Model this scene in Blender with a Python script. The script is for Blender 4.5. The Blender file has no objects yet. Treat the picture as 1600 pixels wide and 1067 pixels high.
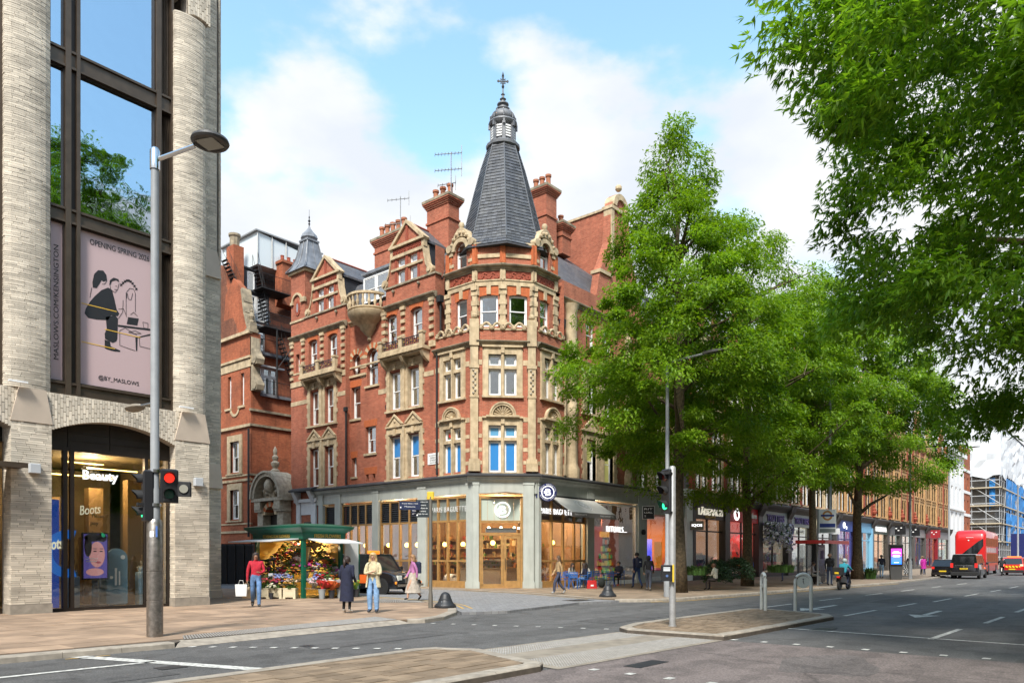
import bpy,math,random
import numpy as np
from mathutils import Vector,Matrix
RD=math.radians
rnd=random.Random(11)
S=bpy.context.scene
C=S.collection
cam_d=bpy.data.cameras.new('camera')
cam=bpy.data.objects.new('camera',cam_d);C.objects.link(cam)
cam.location=(0,0,1.6)
cam.rotation_euler=(RD(90),0,RD(40.25-90))
cam_d.sensor_width=36.0
cam_d.lens=36.0*1170/1600
cam_d.shift_y=336.5/1600
cam_d.clip_end=3000
S.camera=cam
SUN_EL,SUN_AZ=50.0,210.0
w=bpy.data.worlds.new('World');S.world=w;w.use_nodes=True
nt=w.node_tree;nt.nodes.clear()
def _n(t,**k):
 n=nt.nodes.new(t)
 for a,b in k.items():setattr(n,a,b)
 return n
out=_n('ShaderNodeOutputWorld');bg=_n('ShaderNodeBackground')
sky=_n('ShaderNodeTexSky',sky_type='NISHITA',sun_disc=False)
sky.sun_elevation=RD(SUN_EL);sky.sun_rotation=RD(90-SUN_AZ);sky.air_density=1.0;sky.dust_density=0.6;sky.ozone_density=2.0
tc=_n('ShaderNodeTexCoord');sep=_n('ShaderNodeSeparateXYZ')
mp=_n('ShaderNodeMapping');mp.inputs['Scale'].default_value=(1.0,1.0,1.9);mp.inputs['Location'].default_value=(0.714,-0.711,0.781)
no=_n('ShaderNodeTexNoise');no.inputs['Scale'].default_value=2.0;no.inputs['Detail'].default_value=9;no.inputs['Roughness'].default_value=0.52
L=nt.links.new
L(tc.outputs['Generated'],mp.inputs['Vector']);L(mp.outputs[0],no.inputs['Vector']);L(tc.outputs['Generated'],sep.inputs[0])
el=_n('ShaderNodeMapRange');el.inputs['From Min'].default_value=0.25;el.inputs['From Max'].default_value=0.66
el.inputs['To Min'].default_value=0.27;el.inputs['To Max'].default_value=-0.085
L(sep.outputs['Z'],el.inputs['Value'])
ad=_n('ShaderNodeMath',operation='ADD');L(no.outputs['Fac'],ad.inputs[0]);L(el.outputs[0],ad.inputs[1])
cr=_n('ShaderNodeMapRange',interpolation_type='SMOOTHSTEP');cr.inputs['From Min'].default_value=0.525;cr.inputs['From Max'].default_value=0.60
L(ad.outputs[0],cr.inputs['Value'])
n2=_n('ShaderNodeTexNoise');n2 .inputs['Scale'].default_value=4.2;n2 .inputs['Detail'].default_value=6
L(mp.outputs[0],n2 .inputs['Vector'])
cc=_n('ShaderNodeMixRGB');cc.inputs[1].default_value=(3.1,3.3,3.6,1);cc.inputs[2].default_value=(3.85,3.9,3.98,1)
c2=_n('ShaderNodeMapRange');c2 .inputs['From Min'].default_value=0.38;c2 .inputs['From Max'].default_value=0.6
L(n2 .outputs['Fac'],c2 .inputs['Value']);L(c2 .outputs[0],cc.inputs[0])
gain=_n('ShaderNodeMixRGB',blend_type='MULTIPLY');gain.inputs[0].default_value=1.0;gain.inputs[2].default_value=(1.66,1.76,1.47,1)
L(sky.outputs[0],gain.inputs[1])
mx=_n('ShaderNodeMixRGB');L(cr.outputs[0],mx.inputs[0]);L(gain.outputs[0],mx.inputs[1]);L(cc.outputs[0],mx.inputs[2])
L(mx.outputs[0],bg.inputs['Color']);bg.inputs['Strength'].default_value=0.068
L(bg.outputs[0],out.inputs['Surface'])
sd=bpy.data.lights.new('sun','SUN');sun=bpy.data.objects.new('sun',sd);C.objects.link(sun)
sd.energy=1.5;sd.angle=RD(12);sd.color=(1.0,0.95,0.87)
a,e=RD(SUN_AZ),RD(SUN_EL)
sun.rotation_euler=Vector((math.cos(e)*math.cos(a),math.cos(e)*math.sin(a),math.sin(e))).to_track_quat('Z','Y').to_euler()
S.view_settings.view_transform='Standard';S.view_settings.look='None'
S.view_settings.gamma=1.0;S.view_settings.use_curve_mapping=False
S.view_settings.exposure=2.03
S.cycles.max_bounces=6;S.cycles.diffuse_bounces=3;S.cycles.glossy_bounces=3;S.cycles.transmission_bounces=4
S.cycles.transparent_max_bounces=10;S.cycles.use_denoising=True;S.cycles.sample_clamp_indirect=6.0
S.cycles.caustics_reflective=False;S.cycles.caustics_refractive=False
class MB:
 """collects primitives in a local frame M and links them as one mesh object"""
 def __init__(s,M=None):
  s.v=[];s.l=[];s.f=[];s.mi=[];s.M=M or Matrix();s.m=0
 def add(s,pts,faces,T=None):
  b=len(s.v)
  for p in pts:
   p=Vector(p)
   if T is not None:p=T@p
   s.l.append(p);s.v.append(s.M@p)
  for f in faces:s.f.append([b+i for i in f]);s.mi.append(s.m)
  return s
 def box(s,x0,x1,y0,y1,z0,z1,T=None):
  p=[(x,y,z)for z in(z0,z1)for y in(y0,y1)for x in(x0,x1)]
  return s.add(p,[(0,2,3,1),(4,5,7,6),(0,1,5,4),(2,6,7,3),(0,4,6,2),(1,3,7,5)],T)
 def cbox(s,x0,x1,y0,y1,z0,z1,c=.01,T=None):
  """box with chamfered vertical and top edges"""
  ring=[(x0+c,y0),(x1-c,y0),(x1,y0+c),(x1,y1-c),(x1-c,y1),(x0+c,y1),(x0,y1-c),(x0,y0+c)]
  mx_,my_=(x0+x1)/2,(y0+y1)/2
  def ins(q):return(q[0]+(c if q[0]<mx_ else-c),q[1]+(c if q[1]<my_ else-c))
  return s.loft([[(x,y,z0)for x,y in ring],[(x,y,z1-c)for x,y in ring],[ins(q)+(z1,)for q in ring]],T=T)
 def quad(s,a,b,c,d):return s.add([a,b,c,d],[(0,1,2,3)])
 def poly(s,pts):return s.add(pts,[tuple(range(len(pts)))])
 def loft(s,rings,cap=True,closed=True,T=None):
  n=len(rings[0]);pts=[p for r in rings for p in r];fs=[]
  for i in range(len(rings)-1):
   for j in range(n if closed else n-1):
    k=(j+1)%n
    fs.append((i*n+j,i*n+k,(i+1)*n+k,(i+1)*n+j))
  if cap and closed:
   fs.append(tuple(range(n))[::-1]);fs.append(tuple((len(rings)-1)*n+j for j in range(n)))
  return s.add(pts,fs,T)
 def prism(s,prof,y0,y1,T=None):
  """polygon in x,z extruded along y"""
  return s.loft([[(x,y0,z)for x,z in prof],[(x,y1,z)for x,z in prof]],T=T)
 def sweep(s,prof,x0,x1,T=None):
  """polygon in y,z extruded along x"""
  return s.loft([[(x0,y,z)for y,z in prof],[(x1,y,z)for y,z in prof]],T=T)
 def vprism(s,plan,z0,z1,T=None):
  return s.loft([[(x,y,z0)for x,y in plan],[(x,y,z1)for x,y in plan]],T=T)
 def lathe(s,prof,n=16,c=(0,0),sq=1.0,T=None,ph=0.0):
  return s.loft([[(c[0]+r*math.cos(ph+2*math.pi*i/n),c[1]+sq*r*math.sin(ph+2*math.pi*i/n),z)for i in range(n)]for r,z in prof],T=T)
 def tube(s,pts,r,n=8,T=None):
  pts=[Vector(p)for p in pts];rs=r if isinstance(r,(list,tuple))else[r]*len(pts);rings=[]
  for i,p in enumerate(pts):
   d=(pts[min(i+1,len(pts)-1)]-pts[max(i-1,0)])
   d=d.normalized()if d.length>1e-9 else Vector((0,0,1))
   up=Vector((0,0,1))if abs(d.z)<.9 else Vector((1,0,0))
   u=d.cross(up).normalized();v_=d.cross(u)
   rings.append([p+(u*math.cos(2*math.pi*k/n)+v_*math.sin(2*math.pi*k/n))*rs[i]for k in range(n)])
  return s.loft(rings,T=T)
 def ball(s,c,r,n=10,sz=1.0,T=None):
  m=max(4,n//2)
  return s.loft([[(c[0]+r*math.sin(math.pi*i/m)*math.cos(2*math.pi*j/n),c[1]+r*math.sin(math.pi*i/m)*math.sin(2*math.pi*j/n),c[2]-sz*r*math.cos(math.pi*i/m))for j in range(n)]for i in range(0,m+1)],cap=False,T=T)
 def disc(s,c,r,t,n=24,T=None):
  """disc facing -y"""
  return s.loft([[(c[0]+r*math.cos(2*math.pi*i/n),c[1]+y,c[2]+r*math.sin(2*math.pi*i/n))for i in range(n)]for y in(0,t)],T=T)
 def ring(s,c,r0,r1,t,n=24,a0=0,a1=2*math.pi,T=None):
  """flat ring (or part of one) in the x,z plane, t thick along +y"""
  full=abs(a1-a0)>6.28;k=n if full else n+1;R_=[]
  for i in range(k):
   A=a0+(a1-a0)*i/n;q=(math.cos(A),math.sin(A))
   R_.append([(c[0]+r*q[0],c[1]+y,c[2]+r*q[1])for r,y in((r0,0),(r1,0),(r1,t),(r0,t))])
  if full:R_.append(R_[0])
  return s.loft(R_,cap=not full,T=T)
 def wall(s,x0,x1,z0,z1,holes=(),dp=.28,y=0.0):
  """front face in the x,z plane with openings (x0,x1,z0,z1[,rise]) and their reveals"""
  xs=sorted({x0,x1,*[h[0]for h in holes],*[h[1]for h in holes]});zs=sorted({z0,z1,*[h[2]for h in holes],*[h[3]for h in holes]})
  xs=[q for q in xs if x0<=q<=x1];zs=[q for q in zs if z0<=q<=z1]
  for i in range(len(xs)-1):
   k=0
   while k<len(zs)-1:
    def hole(kk):
     cx,cz=(xs[i]+xs[i+1])/2,(zs[kk]+zs[kk+1])/2
     return any(h[0]<cx<h[1]and h[2]<cz<h[3]for h in holes)
    if hole(k):k+=1;continue
    k2=k
    while k2<len(zs)-1 and not hole(k2):k2+=1
    s.quad((xs[i],y,zs[k]),(xs[i+1],y,zs[k]),(xs[i+1],y,zs[k2]),(xs[i],y,zs[k2]));k=k2
  for h in holes:
   a,b,c,d=h[:4];r=h[4]if len(h)>4 else 0
   s.quad((a,y,c),(a,y+dp,c),(a,y+dp,d),(a,y,d));s.quad((b,y,c),(b,y,d),(b,y+dp,d),(b,y+dp,c))
   s.quad((a,y,c),(b,y,c),(b,y+dp,c),(a,y+dp,c))
   if not r:s.quad((a,y,d),(a,y+dp,d),(b,y+dp,d),(b,y,d))
   else:
    n=10;m=(a+b)/2;w_=(b-a)/2;cv=[(m-w_*math.cos(math.pi*t/n),d-r+r*math.sin(math.pi*t/n))for t in range(n+1)]
    for t in range(n):
     p,q=cv[t],cv[t+1]
     s.quad((p[0],y,p[1]),(q[0],y,q[1]),(q[0],y,d),(p[0],y,d));s.quad((p[0],y,p[1]),(p[0],y+dp,p[1]),(q[0],y+dp,q[1]),(q[0],y,q[1]))
  return s
 def mesh(s,name,mats,off=None,smooth=False):
  me=bpy.data.meshes.new(name)
  me.from_pydata([tuple(p+off)if off is not None else tuple(p)for p in s.v],[],s.f)
  uv=me.uv_layers.new(name='UVMap');co=[]
  for f in s.f:
   a=s.l[f[0]];nr=Vector()
   for i in range(1,len(f)-1):nr+=(s.l[f[i]]-a).cross(s.l[f[i+1]]-a)
   ax,ay,az=abs(nr.x),abs(nr.y),abs(nr.z)
   for i in f:
    p=s.l[i]
    co+=(p.x,p.y)if az>1.6*max(ax,ay)else((p.y,p.z)if ax>ay else(p.x,p.z))
  uv.data.foreach_set('uv',co)
  for m in(mats if isinstance(mats,(list,tuple))else[mats]):me.materials.append(m)
  if any(s.mi):me.polygons.foreach_set('material_index',s.mi)
  if smooth:
   me.polygons.foreach_set('use_smooth',[True]*len(s.f))
   if smooth!='all':me.set_sharp_from_angle(angle=RD(40))
  me.update()
  return me
 def build(s,name,mats,parent=None,smooth=False,**props):
  if not s.f:return None
  off=None;r=parent
  while r is not None and r.parent:r=r.parent
  if r is not None and r.location.length>0:off=-r.location
  return link(name,s.mesh(name,mats,off,smooth),parent,**props)
def link(name,data,parent=None,**props):
 o=bpy.data.objects.new(name,data);C.objects.link(o)
 if parent is not None:o.parent=parent
 for k,v_ in props.items():o[k]=v_
 return o
def thing(name,label,cat,loc=(0,0,0),group=None,rz=0):
 o=link(name,None,None,label=label,category=cat)
 o.location=loc;o.rotation_euler.z=rz;o.empty_display_size=.2
 if group:o['group']=group
 return o
def copy_tree(o,parent=None):
 c=o.copy();C.objects.link(c)
 if parent is not None:c.parent=parent
 for ch in list(o.children):copy_tree(ch,c)
 return c
def place(o,loc,rz=0,label=None,cat=None,group=None,scale=None):
 o.location=loc;o.rotation_euler.z=rz
 if scale:o.scale=scale if isinstance(scale,tuple)else(scale,)*3
 if label:o['label']=label
 if cat:o['category']=cat
 if group:o['group']=group
 return o
def frame(ox_,oy_,sx,sy,oz=0):
 """facade frame: x along the wall, y into the building, z up"""
 l=math.hypot(sx,sy);sx/=l;sy/=l
 return Matrix(((sx,-sy,0,ox_),(sy,sx,0,oy_),(0,0,1,oz),(0,0,0,1)))
def Tr(x,y,z):return Matrix.Translation((x,y,z))
def Rz(a):return Matrix.Rotation(a,4,'Z')
def Rx(a):return Matrix.Rotation(a,4,'X')
def Ry(a):return Matrix.Rotation(a,4,'Y')
def child(name,me,parent,M):
 """shared mesh placed at world matrix M under a root that is only translated"""
 o=link(name,me,parent);r=parent
 while r.parent:r=r.parent
 o.matrix_local=Tr(*(-r.location))@M
 return o
FONT_CACHE={}
def text(name,body,mat,parent,M,height,width=None,ext=.012,bold=0.0,align='CENTER',spacing=1.0,shear=0.0,**props):
 """lettering standing on the x,z plane of frame M, centred on its origin"""
 key=(body,bold,spacing,shear)
 if key not in FONT_CACHE:
  cu=bpy.data.curves.new(name,'FONT');cu.body=body;cu.size=1.0;cu.align_x='CENTER';cu.align_y='CENTER';cu.extrude=.5;cu.offset=bold;cu.space_character=spacing;cu.resolution_u=3;cu.shear=shear
  t=bpy.data.objects.new('text',cu);C.objects.link(t)
  bpy.context.view_layer.update()
  me=bpy.data.meshes.new_from_object(t.evaluated_get(bpy.context.evaluated_depsgraph_get()))
  bpy.data.objects.remove(t);bpy.data.curves.remove(cu);FONT_CACHE[key]=me
 me=FONT_CACHE[key].copy();n=len(me.vertices);co=np.empty(n*3);me.vertices.foreach_get('co',co);co=co.reshape(-1,3)
 w_,h_=np.ptp(co[:,0]),np.ptp(co[:,1]);sy=height/h_;sx=width/w_ if width else sy
 co[:,0]=(co[:,0]-co[:,0].min()-w_/2)*sx;co[:,1]=(co[:,1]-co[:,1].min()-h_/2)*sy;co[:,2]*=ext*2
 P=np.stack([co[:,0],-co[:,2]-ext,co[:,1]],1)
 off=Vector((0,0,0));r=parent
 while r is not None and r.parent:r=r.parent
 if r is not None:off=-r.location
 Mn=np.array(Tr(*off)@M);P=P@Mn[:3,:3].T+Mn[:3,3]
 me.vertices.foreach_set('co',P.ravel().astype('f4'));me.update();me.materials.clear();me.materials.append(mat);me.name=name
 return link(name,me,parent,**props)
MATS={}
def mat(name,col,rough=.7,metal=0.0,noise=0.0,nscale=6.0,bump=0.0,bscale=40.0,emit=None,es=1.0,rand=0.0,isl=0.0,spec=.5,col2=None,coat=0.0,streak=None):
 if name in MATS:return MATS[name]
 m=bpy.data.materials.new(name);m.use_nodes=True;MATS[name]=m
 t=m.node_tree;b=t.nodes['Principled BSDF'];l=t.links.new
 b.inputs['Base Color'].default_value=(*col,1);b.inputs['Roughness'].default_value=rough;b.inputs['Metallic'].default_value=metal
 b.inputs['Specular IOR Level'].default_value=spec
 if coat:b.inputs['Coat Weight'].default_value=coat;b.inputs['Coat Roughness'].default_value=.05
 src=None
 if noise or bump:
  g=t.nodes.new('ShaderNodeNewGeometry')
 if noise:
  n=t.nodes.new('ShaderNodeTexNoise');n.inputs['Scale'].default_value=nscale;n.inputs['Detail'].default_value=7;l(g.outputs['Position'],n.inputs['Vector'])
  r=t.nodes.new('ShaderNodeMapRange');r.inputs['From Min'].default_value=.3;r.inputs['From Max'].default_value=.7;l(n.outputs['Fac'],r.inputs['Value'])
  x=t.nodes.new('ShaderNodeMixRGB');l(r.outputs[0],x.inputs[0])
  c2_=col2 if col2 else tuple(c*(1-noise)for c in col)
  x.inputs[1].default_value=(*c2_,1);x.inputs[2].default_value=(*(tuple(min(1,c*(1+noise*.45))for c in col)if not col2 else col),1);src=x.outputs[0]
 if streak:
  n=t.nodes.new('ShaderNodeTexNoise');n.inputs['Scale'].default_value=2.4;n.inputs['Detail'].default_value=8;n.inputs['Roughness'].default_value=.65;mp_=t.nodes.new('ShaderNodeMapping');mp_.inputs['Scale'].default_value=(1,1,.12);l(g.outputs['Position'],mp_.inputs['Vector']);l(mp_.outputs[0],n.inputs['Vector'])
  r=t.nodes.new('ShaderNodeMapRange');r.inputs['From Min'].default_value=.48;r.inputs['From Max'].default_value=.8;r.inputs['To Max'].default_value=.75;l(n.outputs['Fac'],r.inputs['Value']);x=t.nodes.new('ShaderNodeMixRGB');l(r.outputs[0],x.inputs[0]);l(src,x.inputs[1]);x.inputs[2].default_value=(*streak,1);src=x.outputs[0]
 if rand or isl:
  hs=t.nodes.new('ShaderNodeHueSaturation');v_=t.nodes.new('ShaderNodeMapRange');am=rand or isl
  v_.inputs['To Min'].default_value=1-am;v_.inputs['To Max'].default_value=1+am
  if rand:oi=t.nodes.new('ShaderNodeObjectInfo');l(oi.outputs['Random'],v_.inputs['Value'])
  else:gi=t.nodes.new('ShaderNodeNewGeometry');l(gi.outputs['Random Per Island'],v_.inputs['Value'])
  hs.inputs['Color'].default_value=(*col,1)
  if src:l(src,hs.inputs['Color'])
  l(v_.outputs[0],hs.inputs['Value']);src=hs.outputs[0]
 if src:l(src,b.inputs['Base Color'])
 if bump:
  n=t.nodes.new('ShaderNodeTexNoise');n.inputs['Scale'].default_value=bscale;n.inputs['Detail'].default_value=5;l(g.outputs['Position'],n.inputs['Vector'])
  bp=t.nodes.new('ShaderNodeBump');bp.inputs['Strength'].default_value=bump;bp.inputs['Distance'].default_value=.02;l(n.outputs['Fac'],bp.inputs['Height']);l(bp.outputs[0],b.inputs['Normal'])
 if emit:b.inputs['Emission Color'].default_value=(*emit,1);b.inputs['Emission Strength'].default_value=es*(.33 if es<3 else .5)
 return m
def brickmat(name,c1,c2,mortar,bw=.225,bh=.075,ms=.01,dirt=.25,dcol=(.05,.03,.02),rough=.85):
 m=bpy.data.materials.new(name);m.use_nodes=True;MATS[name]=m
 t=m.node_tree;b=t.nodes['Principled BSDF'];l=t.links.new;b.inputs['Roughness'].default_value=rough;b.inputs['Specular IOR Level'].default_value=.25
 u=t.nodes.new('ShaderNodeUVMap');k=t.nodes.new('ShaderNodeTexBrick')
 k.inputs['Scale'].default_value=1.0;k.inputs['Brick Width'].default_value=bw;k.inputs['Row Height'].default_value=bh;k.inputs['Mortar Size'].default_value=ms*.5
 k.inputs['Mortar Smooth'].default_value=.3;k.inputs['Bias'].default_value=0
 for i,c in zip(('Color1','Color2','Mortar'),(c1,c2,mortar)):k.inputs[i].default_value=(*c,1)
 l(u.outputs[0],k.inputs['Vector'])
 g=t.nodes.new('ShaderNodeNewGeometry')
 prev=k.outputs['Color']
 for sc,am,lo,hi,vz in((.7,dirt,.42,.75,1),(5.5,dirt*.8,.42,.78,1),(2.6,dirt*1.1,.5,.8,.1)):
  n=t.nodes.new('ShaderNodeTexNoise');n.inputs['Scale'].default_value=sc;n.inputs['Detail'].default_value=8;n.inputs['Roughness'].default_value=.62
  mp_=t.nodes.new('ShaderNodeMapping');mp_.inputs['Scale'].default_value=(1,1,vz);l(g.outputs['Position'],mp_.inputs['Vector']);l(mp_.outputs[0],n.inputs['Vector'])
  r=t.nodes.new('ShaderNodeMapRange');r.inputs['From Min'].default_value=lo;r.inputs['From Max'].default_value=hi;r.inputs['To Max'].default_value=am*1.6;l(n.outputs['Fac'],r.inputs['Value'])
  x=t.nodes.new('ShaderNodeMixRGB');l(r.outputs[0],x.inputs[0]);l(prev,x.inputs[1]);x.inputs[2].default_value=(*dcol,1);prev=x.outputs[0]
 l(prev,b.inputs['Base Color'])
 bp=t.nodes.new('ShaderNodeBump');bp.inputs['Strength'].default_value=.35;bp.inputs['Distance'].default_value=.01;bp.invert=True;l(k.outputs['Fac'],bp.inputs['Height']);l(bp.outputs[0],b.inputs['Normal'])
 return m
def glassmat(name,tint=(.85,.9,.9),refl=.08,edge=.6,rough=.01,gcol=(1,1,1)):
 """pane: reflection rising towards grazing angles over a tinted see-through sheet"""
 m=bpy.data.materials.new(name);m.use_nodes=True;MATS[name]=m
 t=m.node_tree;t.nodes.clear();l=t.links.new
 o=t.nodes.new('ShaderNodeOutputMaterial');x=t.nodes.new('ShaderNodeMixShader');tr=t.nodes.new('ShaderNodeBsdfTransparent');gl=t.nodes.new('ShaderNodeBsdfGlossy')
 tr.inputs[0].default_value=(*tint,1);gl.inputs['Roughness'].default_value=rough;gl.inputs['Color'].default_value=(*gcol,1)
 lw=t.nodes.new('ShaderNodeLayerWeight');lw.inputs[0].default_value=.35
 mr=t.nodes.new('ShaderNodeMapRange');mr.inputs['To Min'].default_value=refl;mr.inputs['To Max'].default_value=edge;l(lw.outputs['Facing'],mr.inputs['Value'])
 g=t.nodes.new('ShaderNodeNewGeometry');n=t.nodes.new('ShaderNodeTexNoise');n.inputs['Scale'].default_value=1.3;l(g.outputs['Position'],n.inputs['Vector'])
 bp=t.nodes.new('ShaderNodeBump');bp.inputs['Strength'].default_value=.12;bp.inputs['Distance'].default_value=.05;l(n.outputs['Fac'],bp.inputs['Height']);l(bp.outputs[0],gl.inputs['Normal'])
 l(mr.outputs[0],x.inputs[0]);l(tr.outputs[0],x.inputs[1]);l(gl.outputs[0],x.inputs[2]);l(x.outputs[0],o.inputs[0])
 return m
BRICK=brickmat('red_brick',(.47,.145,.082),(.34,.095,.055),(.46,.31,.21),dirt=.2)
BRICKM=brickmat('mansion_brick',(.46,.135,.062),(.34,.09,.042),(.32,.17,.10),dirt=.3)
BRICKW=brickmat('roof_tile_red',(.26,.10,.055),(.17,.06,.035),(.07,.04,.03),bw=.16,bh=.1,dirt=.35)
BRICKY=brickmat('yellow_brick',(.52,.33,.16),(.44,.26,.12),(.45,.36,.24),dirt=.2)
SLATE=brickmat('slate_roofing',(.115,.12,.135),(.075,.08,.095),(.03,.03,.035),bw=.34,bh=.17,ms=.012,dirt=.2,dcol=(.14,.12,.10),rough=.55)
SETTS=brickmat('granite_setts',(.27,.27,.27),(.19,.19,.2),(.12,.115,.11),bw=.22,bh=.11,ms=.014,dirt=.2,dcol=(.14,.13,.12))
TILEP=brickmat('pavement_far',(.30,.235,.175),(.24,.185,.135),(.13,.10,.08),bw=.9,bh=.6,ms=.012,dirt=.25,dcol=(.12,.095,.075))
RUBBED=mat('rubbed_brick',(.46,.115,.035),.85,noise=.25,nscale=9)
TERRA=mat('terracotta',(.30,.065,.032),.8,noise=.35,nscale=14,bump=.3,bscale=30)
STONE=mat('buff_stone',(.60,.47,.30),.85,noise=.38,nscale=3.5,bump=.2,bscale=25,col2=(.38,.285,.17),streak=(.13,.105,.075))
STONED=mat('weathered_stone',(.42,.34,.23),.9,noise=.4,nscale=2.5,bump=.3,bscale=18,col2=(.16,.135,.095),streak=(.09,.075,.055))
STONEW=mat('pale_stone',(.60,.52,.42),.85,noise=.2,nscale=4)
STONEG=mat('carved_stone',(.48,.42,.32),.9,noise=.4,nscale=5,bump=.5,bscale=14,col2=(.26,.22,.17))
LEAD=mat('lead_sheet',(.17,.175,.185),.55,noise=.35,nscale=3,metal=.2)
LEADL=mat('lead_roof',(.23,.24,.26),.5,noise=.4,nscale=2.2,metal=.3)
DARKLEAD=mat('dark_cladding',(.035,.038,.045),.6,noise=.3,nscale=2)
WHITE=mat('white_paint',(.78,.78,.77),.45,noise=.08,nscale=5)
SAGE=mat('sage_grey_paint',(.43,.45,.41),.6,noise=.10,nscale=2.0,streak=(.26,.27,.24))
WOOD=mat('oak_frame',(.36,.20,.065),.5,noise=.25,nscale=5)
BLACK=mat('black_paint',(.012,.012,.014),.4)
BLACKM=mat('black_matt',(.014,.014,.015),.75)
IRON=mat('cast_iron',(.02,.021,.024),.5,noise=.3,nscale=20)
GOLD=mat('gilt',(.45,.30,.07),.45,metal=.3)
STEEL=mat('brushed_steel',(.42,.40,.37),.35,metal=.9,noise=.2,nscale=30)
GREYP=mat('grey_column_paint',(.27,.28,.29),.5,noise=.12,nscale=4)
GALV=mat('galvanised',(.36,.36,.35),.5,metal=.5,noise=.2,nscale=15)
BRONZE=mat('bronze_frame',(.10,.073,.052),.42,metal=.55,noise=.2,nscale=3)
DBRONZE=mat('dark_bronze',(.035,.026,.021),.45,metal=.4,noise=.2,nscale=3)
POSTER=mat('mauve_film',(.50,.37,.375),.35)
INK=mat('poster_ink',(.016,.016,.018),.5)
REFLY=mat('yellow_reflection',(.75,.45,.05),.5)
PINKP=mat('poster_skin_tint',(.52,.385,.39),.5)
ROOM=mat('dim_interior',(.06,.048,.036),.9)  # dark colour stands for the shade of unlit rooms behind the windows
ROOMW=mat('warm_interior',(.34,.20,.10),.8,noise=.3,nscale=1.2)
BLIND=mat('window_blind',(.70,.71,.72),.8)
CURTAIN=mat('net_curtain',(.55,.56,.52),.9,noise=.15,nscale=12)
BLUEF=mat('blue_window_film',(.035,.21,.52),.3)
GREENK=mat('kiosk_green',(.006,.10,.058),.35,noise=.1,nscale=3)
GLASS=glassmat('window_glass',(.72,.76,.76),.20,.8)
GLASSB=glassmat('coated_glass',(.16,.20,.22),.52,.9,gcol=(.80,.90,1.0))
GLASSS=glassmat('shop_glass',(.90,.91,.90),.055,.5)
def asphalt(name,col,seed,crack):
 m=bpy.data.materials.new(name);m.use_nodes=True;t=m.node_tree;b=t.nodes['Principled BSDF'];l=t.links.new;b.inputs['Roughness'].default_value=.85
 g=t.nodes.new('ShaderNodeNewGeometry');prev=None
 def layer(scale,sx,lo,hi,dark,light,det=6):
  nonlocal prev
  mp_=t.nodes.new('ShaderNodeMapping');mp_.inputs['Scale'].default_value=(sx,1,1);mp_.inputs['Location'].default_value=(seed,seed*2,0);l(g.outputs['Position'],mp_.inputs['Vector'])
  n=t.nodes.new('ShaderNodeTexNoise');n.inputs['Scale'].default_value=scale;n.inputs['Detail'].default_value=det;l(mp_.outputs[0],n.inputs['Vector'])
  r=t.nodes.new('ShaderNodeMapRange');r.inputs['From Min'].default_value=lo;r.inputs['From Max'].default_value=hi;r.inputs['To Min'].default_value=dark;r.inputs['To Max'].default_value=light;l(n.outputs['Fac'],r.inputs['Value'])
  if prev is None:prev=r.outputs[0]
  else:k=t.nodes.new('ShaderNodeMath');k.operation='MULTIPLY';l(prev,k.inputs[0]);l(r.outputs[0],k.inputs[1]);prev=k.outputs[0]
 layer(.35,.25,.3,.7,.80,1.16);layer(1.5,.10,.35,.65,.82,1.12);layer(1.9,1,.54,.56,1.0,.80,2);layer(38,1,.35,.68,.70,1.45,2);layer(9,1,.62,.70,1.0,.72,4)
 v_=t.nodes.new('ShaderNodeTexVoronoi');v_.feature='DISTANCE_TO_EDGE';v_.inputs['Scale'].default_value=.32
 nz=t.nodes.new('ShaderNodeTexNoise');nz.inputs['Scale'].default_value=1.6;nz.inputs['Detail'].default_value=6;l(g.outputs['Position'],nz.inputs['Vector']);mxv=t.nodes.new('ShaderNodeMixRGB');mxv.inputs[0].default_value=.38;l(g.outputs['Position'],mxv.inputs[1]);l(nz.outputs['Color'],mxv.inputs[2]);l(mxv.outputs[0],v_.inputs['Vector'])
 r=t.nodes.new('ShaderNodeMapRange');r.inputs['From Max'].default_value=.008;r.inputs['To Min'].default_value=crack;r.inputs['To Max'].default_value=1;l(v_.outputs['Distance'],r.inputs['Value']);k=t.nodes.new('ShaderNodeMath');k.operation='MULTIPLY';l(prev,k.inputs[0]);l(r.outputs[0],k.inputs[1])
 h=t.nodes.new('ShaderNodeHueSaturation');h.inputs['Color'].default_value=(*col,1);l(k.outputs[0],h.inputs['Value']);l(h.outputs[0],b.inputs['Base Color'])
 n=t.nodes.new('ShaderNodeTexNoise');n.inputs['Scale'].default_value=90;l(g.outputs['Position'],n.inputs['Vector']);bp=t.nodes.new('ShaderNodeBump');bp.inputs['Strength'].default_value=.5;bp.inputs['Distance'].default_value=.01;l(n.outputs['Fac'],bp.inputs['Height']);l(bp.outputs[0],b.inputs['Normal']);MATS[name]=m;return m
ASPH=asphalt('asphalt',(.092,.089,.086),3.0,.7)
ASPHR=asphalt('buff_asphalt',(.135,.110,.102),8.0,.55)
PAINT=mat('road_paint',(.66,.65,.60),.75,noise=.35,nscale=14,col2=(.24,.235,.22))
PAINTY=mat('yellow_road_paint',(.62,.36,.05),.75,noise=.3,nscale=9,col2=(.38,.24,.06))
YORK=mat('york_stone',(.31,.215,.145),.85,noise=.3,nscale=1.6,bump=.25,bscale=22,rand=.2)
YORKS=mat('york_stone_far',(.30,.21,.14),.85,noise=.3,nscale=1.6,isl=.16)
MORTAR=mat('paving_joint',(.10,.08,.062),.95,noise=.3,nscale=8)
PAVER=mat('block_paver',(.24,.175,.115),.9,noise=.4,nscale=2.2,isl=.22,col2=(.15,.105,.065))
PAVERO=mat('block_paver_single',(.24,.175,.115),.9,noise=.4,nscale=2.2,rand=.22,col2=(.15,.105,.065))
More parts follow.
